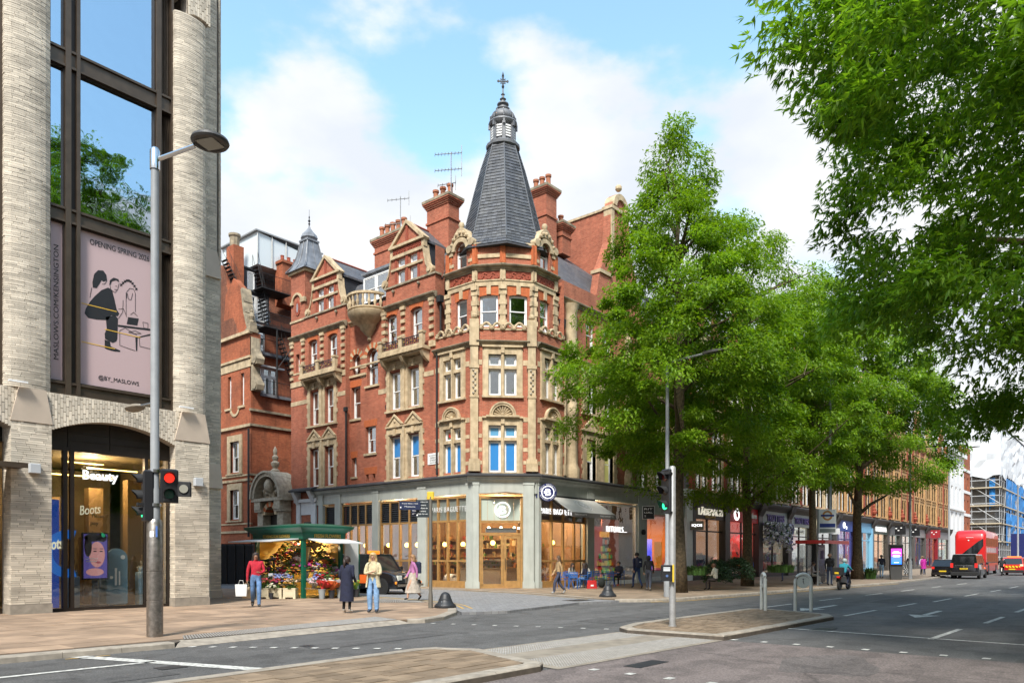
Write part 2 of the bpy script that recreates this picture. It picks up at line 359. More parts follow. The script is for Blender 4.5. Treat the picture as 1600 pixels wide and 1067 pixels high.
KERB=mat('granite_kerb',(.31,.27,.22),.85,noise=.3,nscale=6,bump=.3,bscale=60,rand=.1)
TACT=mat('tactile_steel',(.25,.24,.225),.55,noise=.25,nscale=9)
BARK=mat('plane_bark',(.16,.115,.065),.95,noise=.6,nscale=9,bump=.8,bscale=12,col2=(.05,.038,.022))
RED=mat('bus_red',(.52,.012,.012),.3,coat=.5)
SHOPW=mat('lit_interior_wall',(.62,.50,.36),.8,noise=.2,nscale=1)
GLOBE=mat('lamp_globe',(.9,.7,.3),.4,emit=(1.0,.62,.12),es=6.0)
DOWN=mat('ceiling_spot',(1,.9,.7),.4,emit=(1.0,.80,.50),es=14.0)
STRIP=mat('strip_light',(1,.9,.6),.4,emit=(1.0,.62,.15),es=5.0)
LETTERL=mat('lit_letter',(.9,.9,.9),.4,emit=(1,1,1),es=1.6)
LETTERW=mat('white_letter',(.85,.85,.85),.5)
CORTEN=mat('corten_steel',(.155,.058,.022),.8,noise=.45,nscale=4,col2=(.08,.03,.015))
TIMBER=mat('weathered_timber',(.19,.145,.10),.8,noise=.35,nscale=10,rand=.12)
NAVY=mat('navy_paint',(.012,.018,.10),.4)
SKIN=mat('skin',(.50,.27,.18),.6)
RUBBER=mat('rubber',(.012,.012,.012),.8)
CARBLK=mat('black_car_paint',(.010,.010,.013),.18,coat=1.0)
CARGLASS=mat('car_glass',(.012,.014,.016),.05,spec=.8)
CHROME=mat('chrome',(.6,.6,.6),.15,metal=1.0)
TAIL=mat('tail_lamp',(.35,.01,.01),.3,emit=(1,.03,.02),es=.6)
PLATEY=mat('number_plate',(.70,.48,.02),.5)
def plain(n,c,r=.7,**k):return mat(n,c,r,**k)
# ground, road, pavements
def sheet(name,poly,z,m,parent=None,**k):
 mb=MB();mb.poly([(x,y,z)for x,y in poly]);return mb.build(name,m,parent,**k)
sheet('road',[(-400,-500),(1200,-500),(1200,900),(-400,900)],-.10,ASPH,kind='structure')
cs=sheet('crossing_surface',[(-30,-6),(14.4,-6),(14.45,6.7),(9.5,7.3),(9.3,6.9),(-30,6.9)],-.096,ASPHR,kind='structure')
def area2(p):return sum(p[i][0]*p[(i+1)%len(p)][1]-p[(i+1)%len(p)][0]*p[i][1]for i in range(len(p)))
def clip(poly,x0,x1,y0,y1):
 for ax,v_,sg in((0,x0,1),(0,x1,-1),(1,y0,1),(1,y1,-1)):
  o=[]
  for i in range(len(poly)):
   a,b=poly[i],poly[(i+1)%len(poly)];da,db=(a[ax]-v_)*sg,(b[ax]-v_)*sg
   if da>=0:o.append(a)
   if da*db<0:t=da/(da-db);o.append((a[0]+(b[0]-a[0])*t,a[1]+(b[1]-a[1])*t))
  poly=o
  if not poly:return[]
 return poly
def pavement_base(name,poly,m,z=-.012):
 mb=MB();p=poly if area2(poly)>0 else poly[::-1]
 mb.vprism(p,-.14,z);return mb.build(name,m,None,kind='structure')
def slabs(parent,poly,x0,x1,y0,y1,rows,lens,m,single=True,gap=.007,name='paving_slab',tilt=.004,ztop=0.0):
 y=y0;st=MB();n=0
 while y<y1-.02:
  h=rnd.choice(rows);x=x0-rnd.random()*lens[1]
  while x<x1:
   l=rnd.uniform(*lens)
   p=clip(poly,max(x,x0)+gap/2,min(x+l,x1)-gap/2,y+gap/2,min(y+h,y1)-gap/2)
   if len(p)>2 and abs(area2(p))>.004:
    if area2(p)<0:p=p[::-1]
    dz=rnd.uniform(-tilt,tilt);mb=MB()if single else st
    top=ztop+dz
    mb.loft([[(a,b,ztop-.05)for a,b in p],[(a,b,top)for a,b in p]])
    if single:mb.build(name,m,parent);n+=1
   x+=l
  y+=h
 if not single:st.build(name,m,parent,kind='stuff')
 return n
def kerb_line(parent,pts,wd=.28,lens=.95,z0=-.13,z1=.006,name='kerb_stone'):
 """kerb stones laid along a polyline, road on the right-hand side of its direction"""
 P=[Vector((x,y,0))for x,y in pts]
 for a,b in zip(P[:-1],P[1:]):
  d=b-a;L_=d.length;d.normalize();nl=Vector((-d.y,d.x,0));k=max(1,round(L_/lens))
  for i in range(k):
   p=a+d*(L_*i/k+.004);q=a+d*(L_*(i+1)/k-.004);dz=rnd.uniform(-.004,.004)
   mb=MB();r=lambda u,o_,z:tuple(u+nl*o_+Vector((0,0,z)))
   mb.loft([[r(p,0,z0),r(p,.012,z1-.02+dz),r(p,.035,z1+dz),r(p,wd,z1+dz),r(p,wd,z0)],[r(q,0,z0),r(q,.012,z1-.02+dz),r(q,.035,z1+dz),r(q,wd,z1+dz),r(q,wd,z0)]])
   mb.build(name,KERB,parent)
LP=[(-40,14.15),(6.65,13.95),(6.9,14.2),(12.75,14.6),(13.3,14.3),(14.3,14.62),(15.7,15.55),(16.75,16.6),(17.7,17.8),(18.4,19.2),(18.9,21.5),(19.3,25),(19.7,31),(20.2,70),(-40,70)]
pav=pavement_base('pavement_west',LP,MORTAR)
slabs(pav,LP,2.2,19.6,14.45,24.6,(.62,.72,.82),(.75,1.25),YORK)
slabs(pav,LP,12.0,20.0,24.6,40,(.62,.72),(.75,1.1),YORKS,single=False)
slabs(pav,LP,-8,2.2,14.45,24.6,(.72,),(.8,1.2),YORKS,single=False)
kerb_line(pav,[(-6,14.0),(0,13.97),(6.62,13.86)])
kerb_line(pav,[(12.9,14.42),(13.3,14.2),(14.3,14.5),(15.75,15.45),(16.82,16.5),(17.8,17.7),(18.5,19.1),(19.0,21.4),(19.4,25),(19.8,31)],lens=.8)
mb=MB();mb.poly([(6.6,13.82,-.094),(12.95,14.36,-.094),(12.75,14.62,.001),(6.9,14.25,.001)]);mb.build('dropped_kerb',KERB,pav)
mb=MB();mb.poly([(6.95,14.22,.006),(12.7,14.62,.006),(12.95,15.75,.006),(7.3,14.95,.006)]);mb.build('warning_base',MORTAR,pav)
mb=MB()
for i in range(92):
 t=i/91;a=Vector((7.0+5.7*t,14.24+.38*t,.006));b=Vector((7.3+5.6*t,14.93+.8*t,.006));d=(b-a);sdv=Vector((1,.06,0))*.019
 mb.loft([[tuple(a-sdv),tuple(a+sdv),tuple(b+sdv),tuple(b-sdv)],[tuple(a-sdv*.5+Vector((0,0,.008))),tuple(a+sdv*.5+Vector((0,0,.008))),tuple(b+sdv*.5+Vector((0,0,.008))),tuple(b-sdv*.5+Vector((0,0,.008)))]])
mb.build('warning_ribs',TACT,pav,kind='stuff')
def studs(name,parent,quadp,nx,ny,z,r=.022):
 mb=MB();A,B,D,E_=[Vector((*q,0))for q in quadp]
 for i in range(nx):
  for j in range(ny):
   u,v_=(i+.5)/nx,(j+.5)/ny
   p=(A*(1-u)+B*u)*(1-v_)+(E_*(1-u)+D*u)*v_
   mb.loft([[(p.x+q*r*math.cos(k*1.047),p.y+q*r*math.sin(k*1.047),z+h)for k in range(6)]for q,h in((1,0),(.6,.008))])
 mb.build(name,TACT,parent,kind='stuff')
mb=MB();mb.poly([(15.9,21.6,.006),(18.3,19.4,.006),(18.75,20.6,.006),(18.6,22.5,.006)]);mb.build('warning_base',MORTAR,pav)
studs('warning_studs',pav,[(16.6,20.9),(18.2,19.4),(18.7,20.6),(18.5,22.4)],24,18,.006)
SE=[(15.85,15.35),(17.2,14.75),(22,15.5),(23.9,15.0),(24.1,16.2),(24.9,18.2),(25.8,21.0),(26.2,25),(26.4,40),(20.0,40),(19.6,30),(19.2,25),(18.8,21.5),(18.3,19.2),(17.6,17.8),(16.8,16.6)]
SEp=SE if area2(SE)>0 else SE[::-1]
mb=MB();mb.vprism(SEp,-.12,-.02);setts=mb.build('raised_crossing',SETTS,None,kind='structure')
FP=[(26.6,80),(26.4,40),(26.2,25),(25.8,21.0),(24.9,18.2),(24.2,16.2),(24.3,15.1),(25.2,14.35),(26.6,13.95),(33,13.5),(42.3,13.0),(52.5,12.3),(64.6,12.6),(80,13.8),(100,15),(160,17),(240,20),(240,26),(60,26),(47,26),(28.5,26),(28.5,80)]
pav2=pavement_base('pavement_east',FP,TILEP)
FPn=FP[:9]+[(33,13.5),(46,12.75),(46,25.9),(28.0,25.9),(28.0,30)]
slabs(pav2,[(24.2,16.2),(24.3,15.1),(25.2,14.35),(26.6,13.95),(33,13.5),(42,13.05),(42,24.1),(30.2,24.1),(28.1,26.2),(28.1,34),(26.35,34),(26.2,25),(25.8,21.0),(24.9,18.2)],24,42,13,34,(.6,.75),(.75,1.1),mat('york_stone_mid',(.235,.175,.12),.85,noise=.3,nscale=1.6,isl=.15),single=False)
kerb_line(pav2,[(26.55,40),(26.35,25),(25.95,21.1),(25.0,18.2),(24.25,16.3)],lens=.9)
kerb_line(pav2,[(24.1,15.3),(24.6,14.6),(25.3,14.2),(26.6,13.85),(33,13.4),(42.3,12.9),(52.5,12.2),(64.6,12.5),(80,13.7)],lens=1.0)
sheet('pavement_south',[(-60,-40),(300,-40),(300,-1.2),(-60,-1.2)],-.01,TILEP,kind='structure')
def island(name,poly,kerbpoly,inner,singles):
 b=pavement_base(name,poly,MORTAR,z=-.02)
 kerb_line(b,kerbpoly,wd=.27,lens=.95)
 xs=[p[0]for p in inner];ys=[p[1]for p in inner]
 if singles:
  slabs(b,inner,max(4.2,min(xs)),max(xs),min(ys),max(ys),(.21,),(.34,.5),PAVERO,name='paver',gap=.01,tilt=.005)
  if min(xs)<4.2:slabs(b,inner,min(xs),4.2,min(ys),max(ys),(.21,),(.42,.6),PAVER,single=False,name='paver_field',gap=.01)
 else:slabs(b,inner,min(xs),max(xs),min(ys),max(ys),(.11,),(.21,.23),PAVER,single=False,name='paver_field',gap=.008,tilt=.005)
 return b
I1=[(14.35,8.8),(14.4,6.55),(21.1,6.45),(21.9,6.8),(22.9,9.1),(22.6,9.5),(15.9,9.55),(14.75,9.25)]
I1i=[(14.62,8.75),(14.68,6.84),(21.05,6.73),(21.7,7.0),(22.58,9.05),(22.45,9.23),(15.95,9.28),(14.9,9.0)]
island('crossing_island',I1,I1[::1]+[I1[0]],I1i,False)
I2=[(-14,6.85),(8.75,6.85),(9.0,7.0),(9.65,8.9),(9.3,9.65),(8.9,9.8),(-14,9.55)]
I2i=[(-14,7.13),(8.6,7.13),(8.78,7.22),(9.35,8.85),(9.08,9.42),(8.8,9.52),(-14,9.28)]
island('crossing_island',I2,[(0,6.85),(8.75,6.85),(9.0,7.0),(9.65,8.9),(9.3,9.65),(8.9,9.8),(0,9.6)],I2i,True)
mb=MB();mb.poly([(9.05,6.75,-.088),(14.5,6.55,-.088),(14.45,9.1,-.088),(9.6,9.3,-.088)]);walkb=mb.build('crossing_path',mat('crossing_paving',(.25,.215,.17),.9,noise=.3,nscale=3),None,kind='structure')
studs('crossing_studs',walkb,[(9.25,6.85),(14.3,6.7),(14.3,7.55),(9.45,7.8)],78,13,-.088,.021)
studs('crossing_studs',walkb,[(9.6,8.5),(14.3,8.25),(14.35,9.0),(9.7,9.2)],74,11,-.088,.021)
PATCH=asphalt('asphalt_repair',(.076,.073,.071),5.0,.9)
for q,(x0,x1,y0,y1)in enumerate(((16.2,19.6,10.4,11.6),(24.0,29.5,11.0,11.7),(8.2,11.6,11.6,12.2),(30,36,6.9,8.0),(20.5,22.4,1.2,2.6),(40,52,10.1,10.7),(2.5,5.2,10.6,11.3))):
 sheet('road_repair',[(x0,y0),(x1,y0+.1),(x1-.1,y1),(x0+.05,y1-.06)],-.094,PATCH,kind='structure')
bq=[(12.2+1.25*(1+.22*math.sin(3*a+1))*math.cos(a),3.8+.75*(1+.25*math.sin(2*a))*math.sin(a))for a in[i*.3491 for i in range(18)]]
sheet('road_repair',bq,-.0935,asphalt('asphalt_scar',(.105,.090,.085),2.0,.8),kind='structure')
mk=MB();my=MB()
def stripe(mb,pts,wd,z=-.092):
 P=[Vector((x,y,0))for x,y in pts];Lf=[];Rt=[]
 for i,p in enumerate(P):
  d=(P[min(i+1,len(P)-1)]-P[max(i-1,0)]).normalized();nn=Vector((-d.y,d.x,0))*wd/2
  Lf.append(p+nn);Rt.append(p-nn)
 for i in range(len(P)-1):mb.quad((Rt[i].x,Rt[i].y,z),(Rt[i+1].x,Rt[i+1].y,z),(Lf[i+1].x,Lf[i+1].y,z),(Lf[i].x,Lf[i].y,z))
stripe(mk,[(4.9,14.1),(6.28,9.9)],.26);stripe(mk,[(-20,12.5),(5.55,12.3)],.13)
stripe(mk,[(17.85,6.5),(17.2,-1)],.12)
for a,b,y in[(17.4,20.3,3.4),(22.5,25.2,3.15),(27.6,30.3,3.05),(33,36,2.9),(39,42,2.8),(46,49,2.7),(53,56,2.6),(60,63,2.5),(68,71,2.4),(22.7,25.8,6.65),(28.2,30.5,6.5),(32,35,6.15),(37.5,40.5,6.0),(43,46,5.8),(49,52,5.7),(56,59,5.6),(63,66,5.5),(24.6,27.3,9.85),(30,32.6,9.7),(35.5,38,9.5),(41,43.5,9.3),(47,49,9.1),(53,56,8.9)]:
 stripe(mk,[(a,y),(b,y-.06)],.12)
def arrow(x,y,L_):
 stripe(mk,[(x+.9,y),(x+L_,y)],.16)
 mk.poly([(x,y,-.092),(x+1.15,y-.42,-.092),(x+1.15,y+.42,-.092)])
arrow(23.35,4.95,3.4);arrow(24.0,8.35,3.6)
for i in range(14):stripe(mk,[(14.66,6.5-.63*i),(14.66,6.38-.63*i)],.17,-.0885)
for i in range(12):stripe(mk,[(9.4,6.4-.63*i),(9.4,6.28-.63*i)],.17,-.0885)
for i in range(11):
 t=i/10;x,y=6.9+2.3*t,13.75-3.2*t;stripe(mk,[(x-.03,y+.05),(x+.03,y-.05)],.15,-.0885)
for i in range(9):
 t=i/8;x,y=13.3+1.6*t,13.9-4.2*t;stripe(mk,[(x-.02,y+.05),(x+.02,y-.05)],.15,-.0885)
for k in range(5):stripe(mk,[(38+k*1.5,8.3),(39.2+k*1.5,4.0)],.12)
mk.build('road_markings',PAINT,None,kind='structure')
for o_ in(.0,.22):stripe(my,[(16.95+o_,16.35-o_*.8),(17.95+o_,17.6-o_*.5),(18.7+o_,19.0-o_*.3),(19.3+o_,21.3),(19.7+o_,25),(20.1+o_,31)],.07,-.014)
stripe(my,[(25.95,25),(25.6,21.2),(24.65,18.4),(23.9,16.4)],.07,-.014);stripe(my,[(25.2,13.9),(26.6,13.6),(33,13.15),(42,12.65),(52,11.95)],.09)
stripe(my,[(24.9,14.25),(25.5,14.05)],.12);stripe(my,[(4.7,13.7),(5.4,13.68)],.05)
my.build('yellow_lines',PAINTY,None,kind='structure')
mb=MB();mb.box(22.5,23.6,15.9,16.6,-.02,-.012);mb.box(8.3,8.5,12.1,12.35,-.1,-.09);mb.box(5.2,5.6,11.3,11.6,-.1,-.09);mb.box(17.8,18.6,5.6,6.0,-.1,-.09);mb.box(10.0,10.9,5.9,6.2,-.1,-.088)
mb.build('manhole_covers',IRON,None,kind='structure')
# brick-clad store on the west corner
FL=frame(0,24,1,0)
store=thing('department_store','pale brick store with rounded piers, big bronze windows and a mauve poster','building',(12,24,0))
LBR=mat('roman_brick',(.60,.53,.43),.85,noise=.25,nscale=1.4,isl=.22)
LBRO=mat('roman_brick_single',(.58,.505,.405),.85,noise=.25,nscale=1.4,rand=.22)
LJOINT=mat('roman_brick_joint',(.44,.385,.32),.95,noise=.2,nscale=4)
PRECAST=mat('precast_stone',(.55,.46,.37),.7,noise=.1,nscale=2)
class Path:
 def __init__(s,pts):
  s.p=[Vector((x,y))for x,y in pts];s.d=[0]
  for a,b in zip(s.p[:-1],s.p[1:]):s.d.append(s.d[-1]+(b-a).length)
  s.L=s.d[-1]
 def at(s,t):
  t=min(max(t,0),s.L)
  for i in range(len(s.p)-1):
   if t<=s.d[i+1]+1e-9:return s.p[i]+(s.p[i+1]-s.p[i])*((t-s.d[i])/max(1e-9,s.d[i+1]-s.d[i]))
ONE_BRICK=None
def courses(parent,path,z0,z1,M,single=False,ch=.060,lens=(.22,.52),out_=.05,corners=()):
 global ONE_BRICK
 st=MB(M);z=z0;n=0
 if ONE_BRICK is None:
  b=MB();b.add([(x,y,z_)for z_ in(0,1)for y in(0,1)for x in(0,1)],[(4,5,7,6),(0,1,5,4),(0,4,6,2),(1,3,7,5),(0,2,3,1)]);ONE_BRICK=b.mesh('brick',LBRO)
 while z<z1-.02:
  t=-rnd.random()*lens[1]*.8;stops=[0,*corners,path.L]
  while t<path.L-.02:
   l=rnd.uniform(*lens);a=max(t,0);b=min(t+l,path.L)
   for c in corners:
    if a<c-.01<b-.02:b=c
   if path.L-b<.06:b=path.L
   t=b
   if b-a<.03:continue
   pa,pb=path.at(a+.004),path.at(b-.004);d=(pb-pa);ln=d.length;d.normalize();nn=Vector((d.y,-d.x));o_=rnd.uniform(-.005,.005);h=min(ch-.008,z1-z)
   if single:
    Mx=M@Matrix(((d.x,-nn.x,0,pa.x+nn.x*o_),(d.y,-nn.y,0,pa.y+nn.y*o_),(0,0,1,z),(0,0,0,1)))
    ob=child('brick',ONE_BRICK,parent,Mx@Matrix.Diagonal((ln,out_,h,1)))
   else:
    ts=[a+.004]+[v_ for v_ in path.d if a+.02<v_<b-.02]+[b-.004];q=[path.at(v_)+nn*o_ for v_ in ts];r=[path.at(v_)-nn*out_ for v_ in ts]
    st.loft([[(*u,z),(*u,z+h),(*v_,z+h),(*v_,z)]for u,v_ in zip(q,r)])
   n+=1
  z+=ch
 if not single:st.build('brick_facing',LBR,parent,kind='stuff')
 return n
def pier_core(parent,plan,z0,z1):
 mb=MB(FL);pl=plan if area2(plan)>0 else plan[::-1];mb.vprism(pl,z0,z1);return mb.build('pier',LJOINT,parent)
def bulge(s0,s1,b,back=.35):
 n=8;return[(s0-.0,back),(s0,.06)]+[(s0+(s1-s0)*i/n,.06-b*math.sin(math.pi*i/n)**.7)for i in range(1,n)]+[(s1,.06),(s1,back)]
def inset(pl,k=.045):
 p=Path(pl);cx=sum(q.x for q in p.p)/len(p.p);cy=sum(q.y for q in p.p)/len(p.p)+.4
 return[(q.x+(k if q.x<cx else-k),q.y+k)for q in p.p]
for s0,s1,zt in((2.3,3.6,21),(6.72,7.86,21.5),(11.47,12.52,19.35)):
 pl=bulge(s0,s1,.14);pc=pier_core(store,inset(pl)+[(s1-.05,.9),(s0+.05,.9)],6.3,zt);courses(pc,Path(pl),6.34,zt,FL)
for s0,s1,single in((2.1,3.75,False),(6.86,7.88,True),(11.46,12.62,True)):
 pl=[(s0,.62),(s0,.0),(s1,.0),(s1,.62)];pc=pier_core(store,[(s0+.045,.9),(s0+.045,.045),(s1-.045,.045),(s1-.045,.9)],0,5.4)
 c=(.62,.62+s1-s0)
 fr=Path([(s0,0),(s1,0)]);sl=Path([(s0,.62),(s0,.003)]);sr=Path([(s1,.003),(s1,.62)])
 mb=MB(FL);mb.box(s0-.015,s1+.015,-.015,.63,0,.27);mb.build('plinth',mat('store_plinth',(.30,.26,.21),.85,noise=.25,nscale=5),pc)
 if single:
  courses(pc,fr,.28,3.16,FL,True,lens=(.28,.64));courses(pc,fr,3.165,5.38,FL)
 else:courses(pc,fr,.28,5.38,FL)
 courses(pc,sl,.28,5.38,FL);courses(pc,sr,.28,5.38,FL)
 m=(s0+s1)/2;hw=(s1-s0)/2
 mb=MB(FL);mb.loft([[(m-hw-.02,-.025,5.4),(m+hw+.02,-.025,5.4),(m+hw+.02,.6,5.4),(m-hw-.02,.6,5.4)],[(m-hw*.66,-.10,6.33),(m+hw*.66,-.10,6.33),(m+hw*.66,.6,6.33),(m-hw*.66,.6,6.33)]]);mb.build('impost_stone',PRECAST,store)
FK=frame(12.72,24.32,.50,.866)
pk=[(12.64,24.25),(12.95,24.75),(13.5,27.9),(15.25,27.9),(15.9,29),(15.9,40),(8,40),(8,24.9),(12.55,24.9)]
mb=MB();mb.vprism([(12.5,25.2),(12.75,25.2),(13.65,28.0),(15.05,28.0),(15.7,29),(15.7,44),(9,44),(9,30.5),(12.5,30.5)],0,26);cpier=mb.build('corner_pier',LJOINT,store)
I4=Matrix()
courses(cpier,Path([(13.55,27.93),(15.12,27.93)]),5.25,12.55,I4);courses(cpier,Path([(13.55,27.93),(15.18,27.93)]),.28,4.3,I4);courses(cpier,Path([(13.55,27.93),(14.98,27.93)]),13.6,26,I4)
mb=MB();mb.loft([[(13.5,27.86,4.3),(15.22,27.86,4.3),(15.22,28.3,4.3),(13.5,28.3,4.3)],[(13.5,27.88,5.25),(15.12,27.88,5.25),(15.12,28.3,5.25),(13.5,28.3,5.25)]]);mb.build('impost_stone',PRECAST,store);mb=MB();mb.loft([[(13.5,27.86,12.55),(15.16,27.86,12.55),(15.16,28.3,12.55),(13.5,28.3,12.55)],[(13.5,27.88,13.6),(15.0,27.88,13.6),(15.0,28.3,13.6),(13.5,28.3,13.6)]]);mb.build('impost_stone',PRECAST,store);mb=MB();mb.box(13.5,15.2,27.88,28.3,0,.27);mb.build('plinth',PRECAST,store)
courses(cpier,Path([(12.66,24.3),(13.0,25.6),(13.55,27.85)]),0.05,26,I4)
courses(cpier,Path([(15.15,27.98),(15.75,29.0),(15.75,33)]),0.05,26,I4)
def arch_band(s0,s1,z0,z1,rise,y=.0):
 m=(s0+s1)/2;hw=(s1-s0)/2
 def und(s_):return z0+rise*(1-((s_-m)/hw)**2)
 st=MB(FL);x=s0;k=0
 while x<s1:
  z=und(x+.04)-(k%2)*.14
  while z<z1:
   a,b=max(z,und(x+.04)),min(z+.27,z1)
   if b-a>.03:st.box(x,x+.068,y+rnd.uniform(-.005,.005),y+.08,a,b-.008)
   z+=.28
  x+=.076;k+=1
 core=MB(FL);n=14
 for i in range(n):
  a,b=s0+(s1-s0)*i/n,s0+(s1-s0)*(i+1)/n
  core.loft([[(a,y+.04,und(a)),(b,y+.04,und(b)),(b,y+.04,z1),(a,y+.04,z1)],[(a,y+.55,und(a)),(b,y+.55,und(b)),(b,y+.55,z1),(a,y+.55,z1)]])
 c=core.build('brick_arch',LJOINT,store);st.build('soldier_bricks',LBR,c,kind='stuff')
arch_band(7.5,11.75,5.05,6.33,.62);arch_band(3.3,7.15,5.05,6.33,.62);arch_band(11.9,12.6,19.4,24,.1,-.02);arch_band(7.6,11.7,19.9,21.4,.6)
def bars(name,parent,M,rects,y0,y1,m):
 mb=MB(M)
 for r in rects:mb.box(r[0],r[1],y0,y1,r[2],r[3])
 return mb.build(name,m,parent)
sp=MB(FL)
for a,b in((7.86,8.42),(8.44,9.6),(9.62,11.5)):
 sp.box(a,b,.38,.5,4.86,5.75)
 for k in range(3):sp.box(a,b,.365,.38,5.06+k*.22,5.08+k*.22)
sp.build('spandrel_panel',DBRONZE,store)
shopw=MB(FL)
for a,b in((7.86,7.93),(8.30,8.42),(8.5,8.6),(10.66,10.76),(11.4,11.5)):shopw.box(a,b,.36,.52,0,4.86)
shopw.box(7.86,11.5,.365,.5,4.74,4.86);shopw.box(7.86,11.5,.365,.5,0,.09)
sw=shopw.build('shop_window',DBRONZE,store)
for a,b in((7.93,8.3),(8.6,10.66),(10.76,11.4)):
 mb=MB(FL);mb.box(a,b,.43,.445,.09,4.74);mb.build('pane',GLASSS,sw)
for(z0,z1)in((.09,4.0),):bars('store_door_post',store,FL,[(6.2,6.35,0,4.9),(3.9,4.05,0,4.9),(4.05,6.2,4.0,4.9)],.4,.55,DBRONZE)
mb=MB(FL);mb.box(4.05,6.2,.47,.48,0,4.0);mb.build('pane',GLASSS,store)
mb=MB(FL);mb.box(3.2,7.05,-.75,.35,4.05,4.12);mb.box(3.2,7.05,-.77,-.72,4.02,4.16);mb.build('entrance_canopy',BRONZE,store)
for s_,z_ in((7.42,4.1),(12.2,4.08)):
 mb=MB(FL);mb.cbox(s_-.14,s_+.14,-.16,0,z_-.13,z_+.13,.015);mb.build('wall_lamp',mat('grey_box',(.42,.44,.46),.5),store)
for s_ in(7.0,11.75):
 mb=MB(FL);mb.box(s_-.25,s_+.2,-.28,-.16,6.42,6.47);mb.build('security_camera',WHITE,store)
rm=MB(FL);rm.box(7.5,12.4,.6,6.5,-.02,0);rm.quad((7.5,6.5,0),(12.4,6.5,0),(12.4,6.5,4.8),(7.5,6.5,4.8));rm.quad((12.4,.6,0),(12.4,6.5,0),(12.4,6.5,4.8),(12.4,.6,4.8));rm.quad((3,.6,4.86),(12.4,.6,4.86),(12.4,6.5,4.86),(3,6.5,4.86));rm.quad((3,6.45,0),(12,6.45,0),(12,6.45,4.8),(3,6.45,4.8))
rm.build('shop_floor',mat('store_interior',(.30,.235,.13),.8,noise=.35,nscale=.9),store)
mb=MB(FL)
for a,b,c,d in((8.7,9.9,1.6,4.55),(9.7,11.3,2.4,4.5),(8.9,11.2,4.2,4.4)):mb.box(a,b,c,c+.06,d,d+.03)
mb.build('strip_light',STRIP,store)
mb=MB(FL)
for a,b,c,d,e_,f_ in((9.9,10.35,2.8,3.2,0,3.9),(8.75,9.3,3.6,4.0,0,3.6),(10.9,11.35,2.2,2.6,0,4.2),(9.2,9.75,5.4,5.8,.0,2.4),(10.3,11.0,4.4,4.8,.0,2.3)):mb.box(a,b,c,d,e_,f_)
mb.build('display_wall',mat('display_ochre',(.30,.19,.075),.7),store)
for a,c,h in((8.75,1.5,1.0),(9.9,1.9,1.25),(10.5,2.3,1.05),(11.0,1.5,1.1)):
 mb=MB(FL);mb.cbox(a,a+.42,c,c+.4,0,h,.02)
 for k in range(5):mb.lathe([(0,h),(.035,h),(.035,h+.14),(.012,h+.16),(.012,h+.2)],6,(a+.05+k*.08,c+.15))
 mb.build('display_counter',mat('display_blue',(.20,.30,.38),.4),store)
mb=MB(FL);n=10
pts=[(9.95,.9)]+[(9.95,.0)]
prof=[(9.85,.1),(10.5,.1)]+[(10.175+.325*math.cos(math.pi*i/n),1.55+.33*math.sin(math.pi*i/n))for i in range(n+1)]
mb.prism(prof,1.25,1.33);mb.build('display_arch',mat('display_arch',(.15,.27,.36),.5),store)
mb=MB(FL);mb.disc((10.35,1.24,1.6),.07,.012,14);mb.disc((10.0,1.24,.95),.05,.012,10);mb.box(10.1,10.16,1.22,1.25,.7,1.25);mb.box(10.22,10.26,1.22,1.25,.7,1.15);mb.build('display_emblem',LETTERW,store)
mb=MB(FL);mb.box(7.9,8.28,.62,.68,.1,3.3);bp=mb.build('backlit_panel',mat('backlit_blue',(.01,.04,.25),.4,emit=(.01,.05,.30),es=.55),store)
mb=MB(FL);mb.ring((8.55,.61,1.7),.45,.72,.006,20,1.3,5.0);mb.build('panel_swirl',mat('backlit_blue_light',(.02,.16,.55),.4,emit=(.02,.16,.6),es=.5),bp)
text('lettering','Boots',mat('cream_letter',(.8,.76,.55),.5,emit=(.9,.85,.6),es=.6),store,FL@Tr(8.06,.57,1.98)@Ry(-.14),.33,.62,shear=.3,bold=.02)
text('lettering','Boots',mat('dim_letter',(.6,.6,.5),.5,emit=(.8,.8,.6),es=.5),store,FL@Tr(9.75,2.3,3.15)@Ry(-.14),.3,.65,shear=.3)
text('lettering','Beauty',LETTERL,store,FL@Tr(9.43,.62,4.06),.37,1.02,ext=.02,bold=.012)
for i,wd in enumerate(('Please','pay','here')):text('lettering',wd,INK,store,FL@Tr(9.95-(.1 if i==1 else .05)*(i>0),2.2,2.95-.28*i),.13,.34-.1*(i>0))
scr=thing('display_screen','upright screen with a close-up portrait standing behind the shop glass','screen',(9.4,24.9,0))
FS_=FL@Tr(9.0,.85,0)
mb=MB(FS_);mb.cbox(0,.76,.02,.1,.9,2.36,.01);mb.build('screen_case',BLACK,scr)
mb=MB(FS_);mb.box(.04,.72,.01,.02,.95,2.31);mb.build('screen_face',mat('screen_violet',(.05,.04,.16),.3,emit=(.07,.055,.20),es=.9),scr)
SKL=mat('screen_skin',(.36,.17,.16),.4,emit=(.36,.17,.17),es=.8)
mb=MB(FS_);mb.disc((0,0,0),1,.003,22,T=Tr(.42,.005,1.68)@Matrix.Diagonal((.23,1,.40,1)));mb.disc((0,0,0),1,.003,16,T=Tr(.36,.005,1.14)@Matrix.Diagonal((.26,1,.12,1)));mb.build('portrait_face',SKL,scr)
mb=MB(FS_)
for cx,cz,rx,rz_ in((.16,1.95,.11,.34),(.3,2.2,.26,.12),(.56,2.2,.15,.13)):mb.disc((0,0,0),1,.003,14,T=Tr(cx,.001,cz)@Matrix.Diagonal((rx,1,rz_,1)))
for cx,cz,rx,rz_ in((.36,1.78,.055,.018),(.54,1.78,.05,.018),(.36,1.86,.07,.012),(.55,1.86,.06,.012)):mb.disc((0,0,0),1,.003,10,T=Tr(cx,0,cz)@Matrix.Diagonal((rx,1,rz_,1)))
mb.build('portrait_hair',mat('screen_dark',(.02,.015,.03),.4),scr)
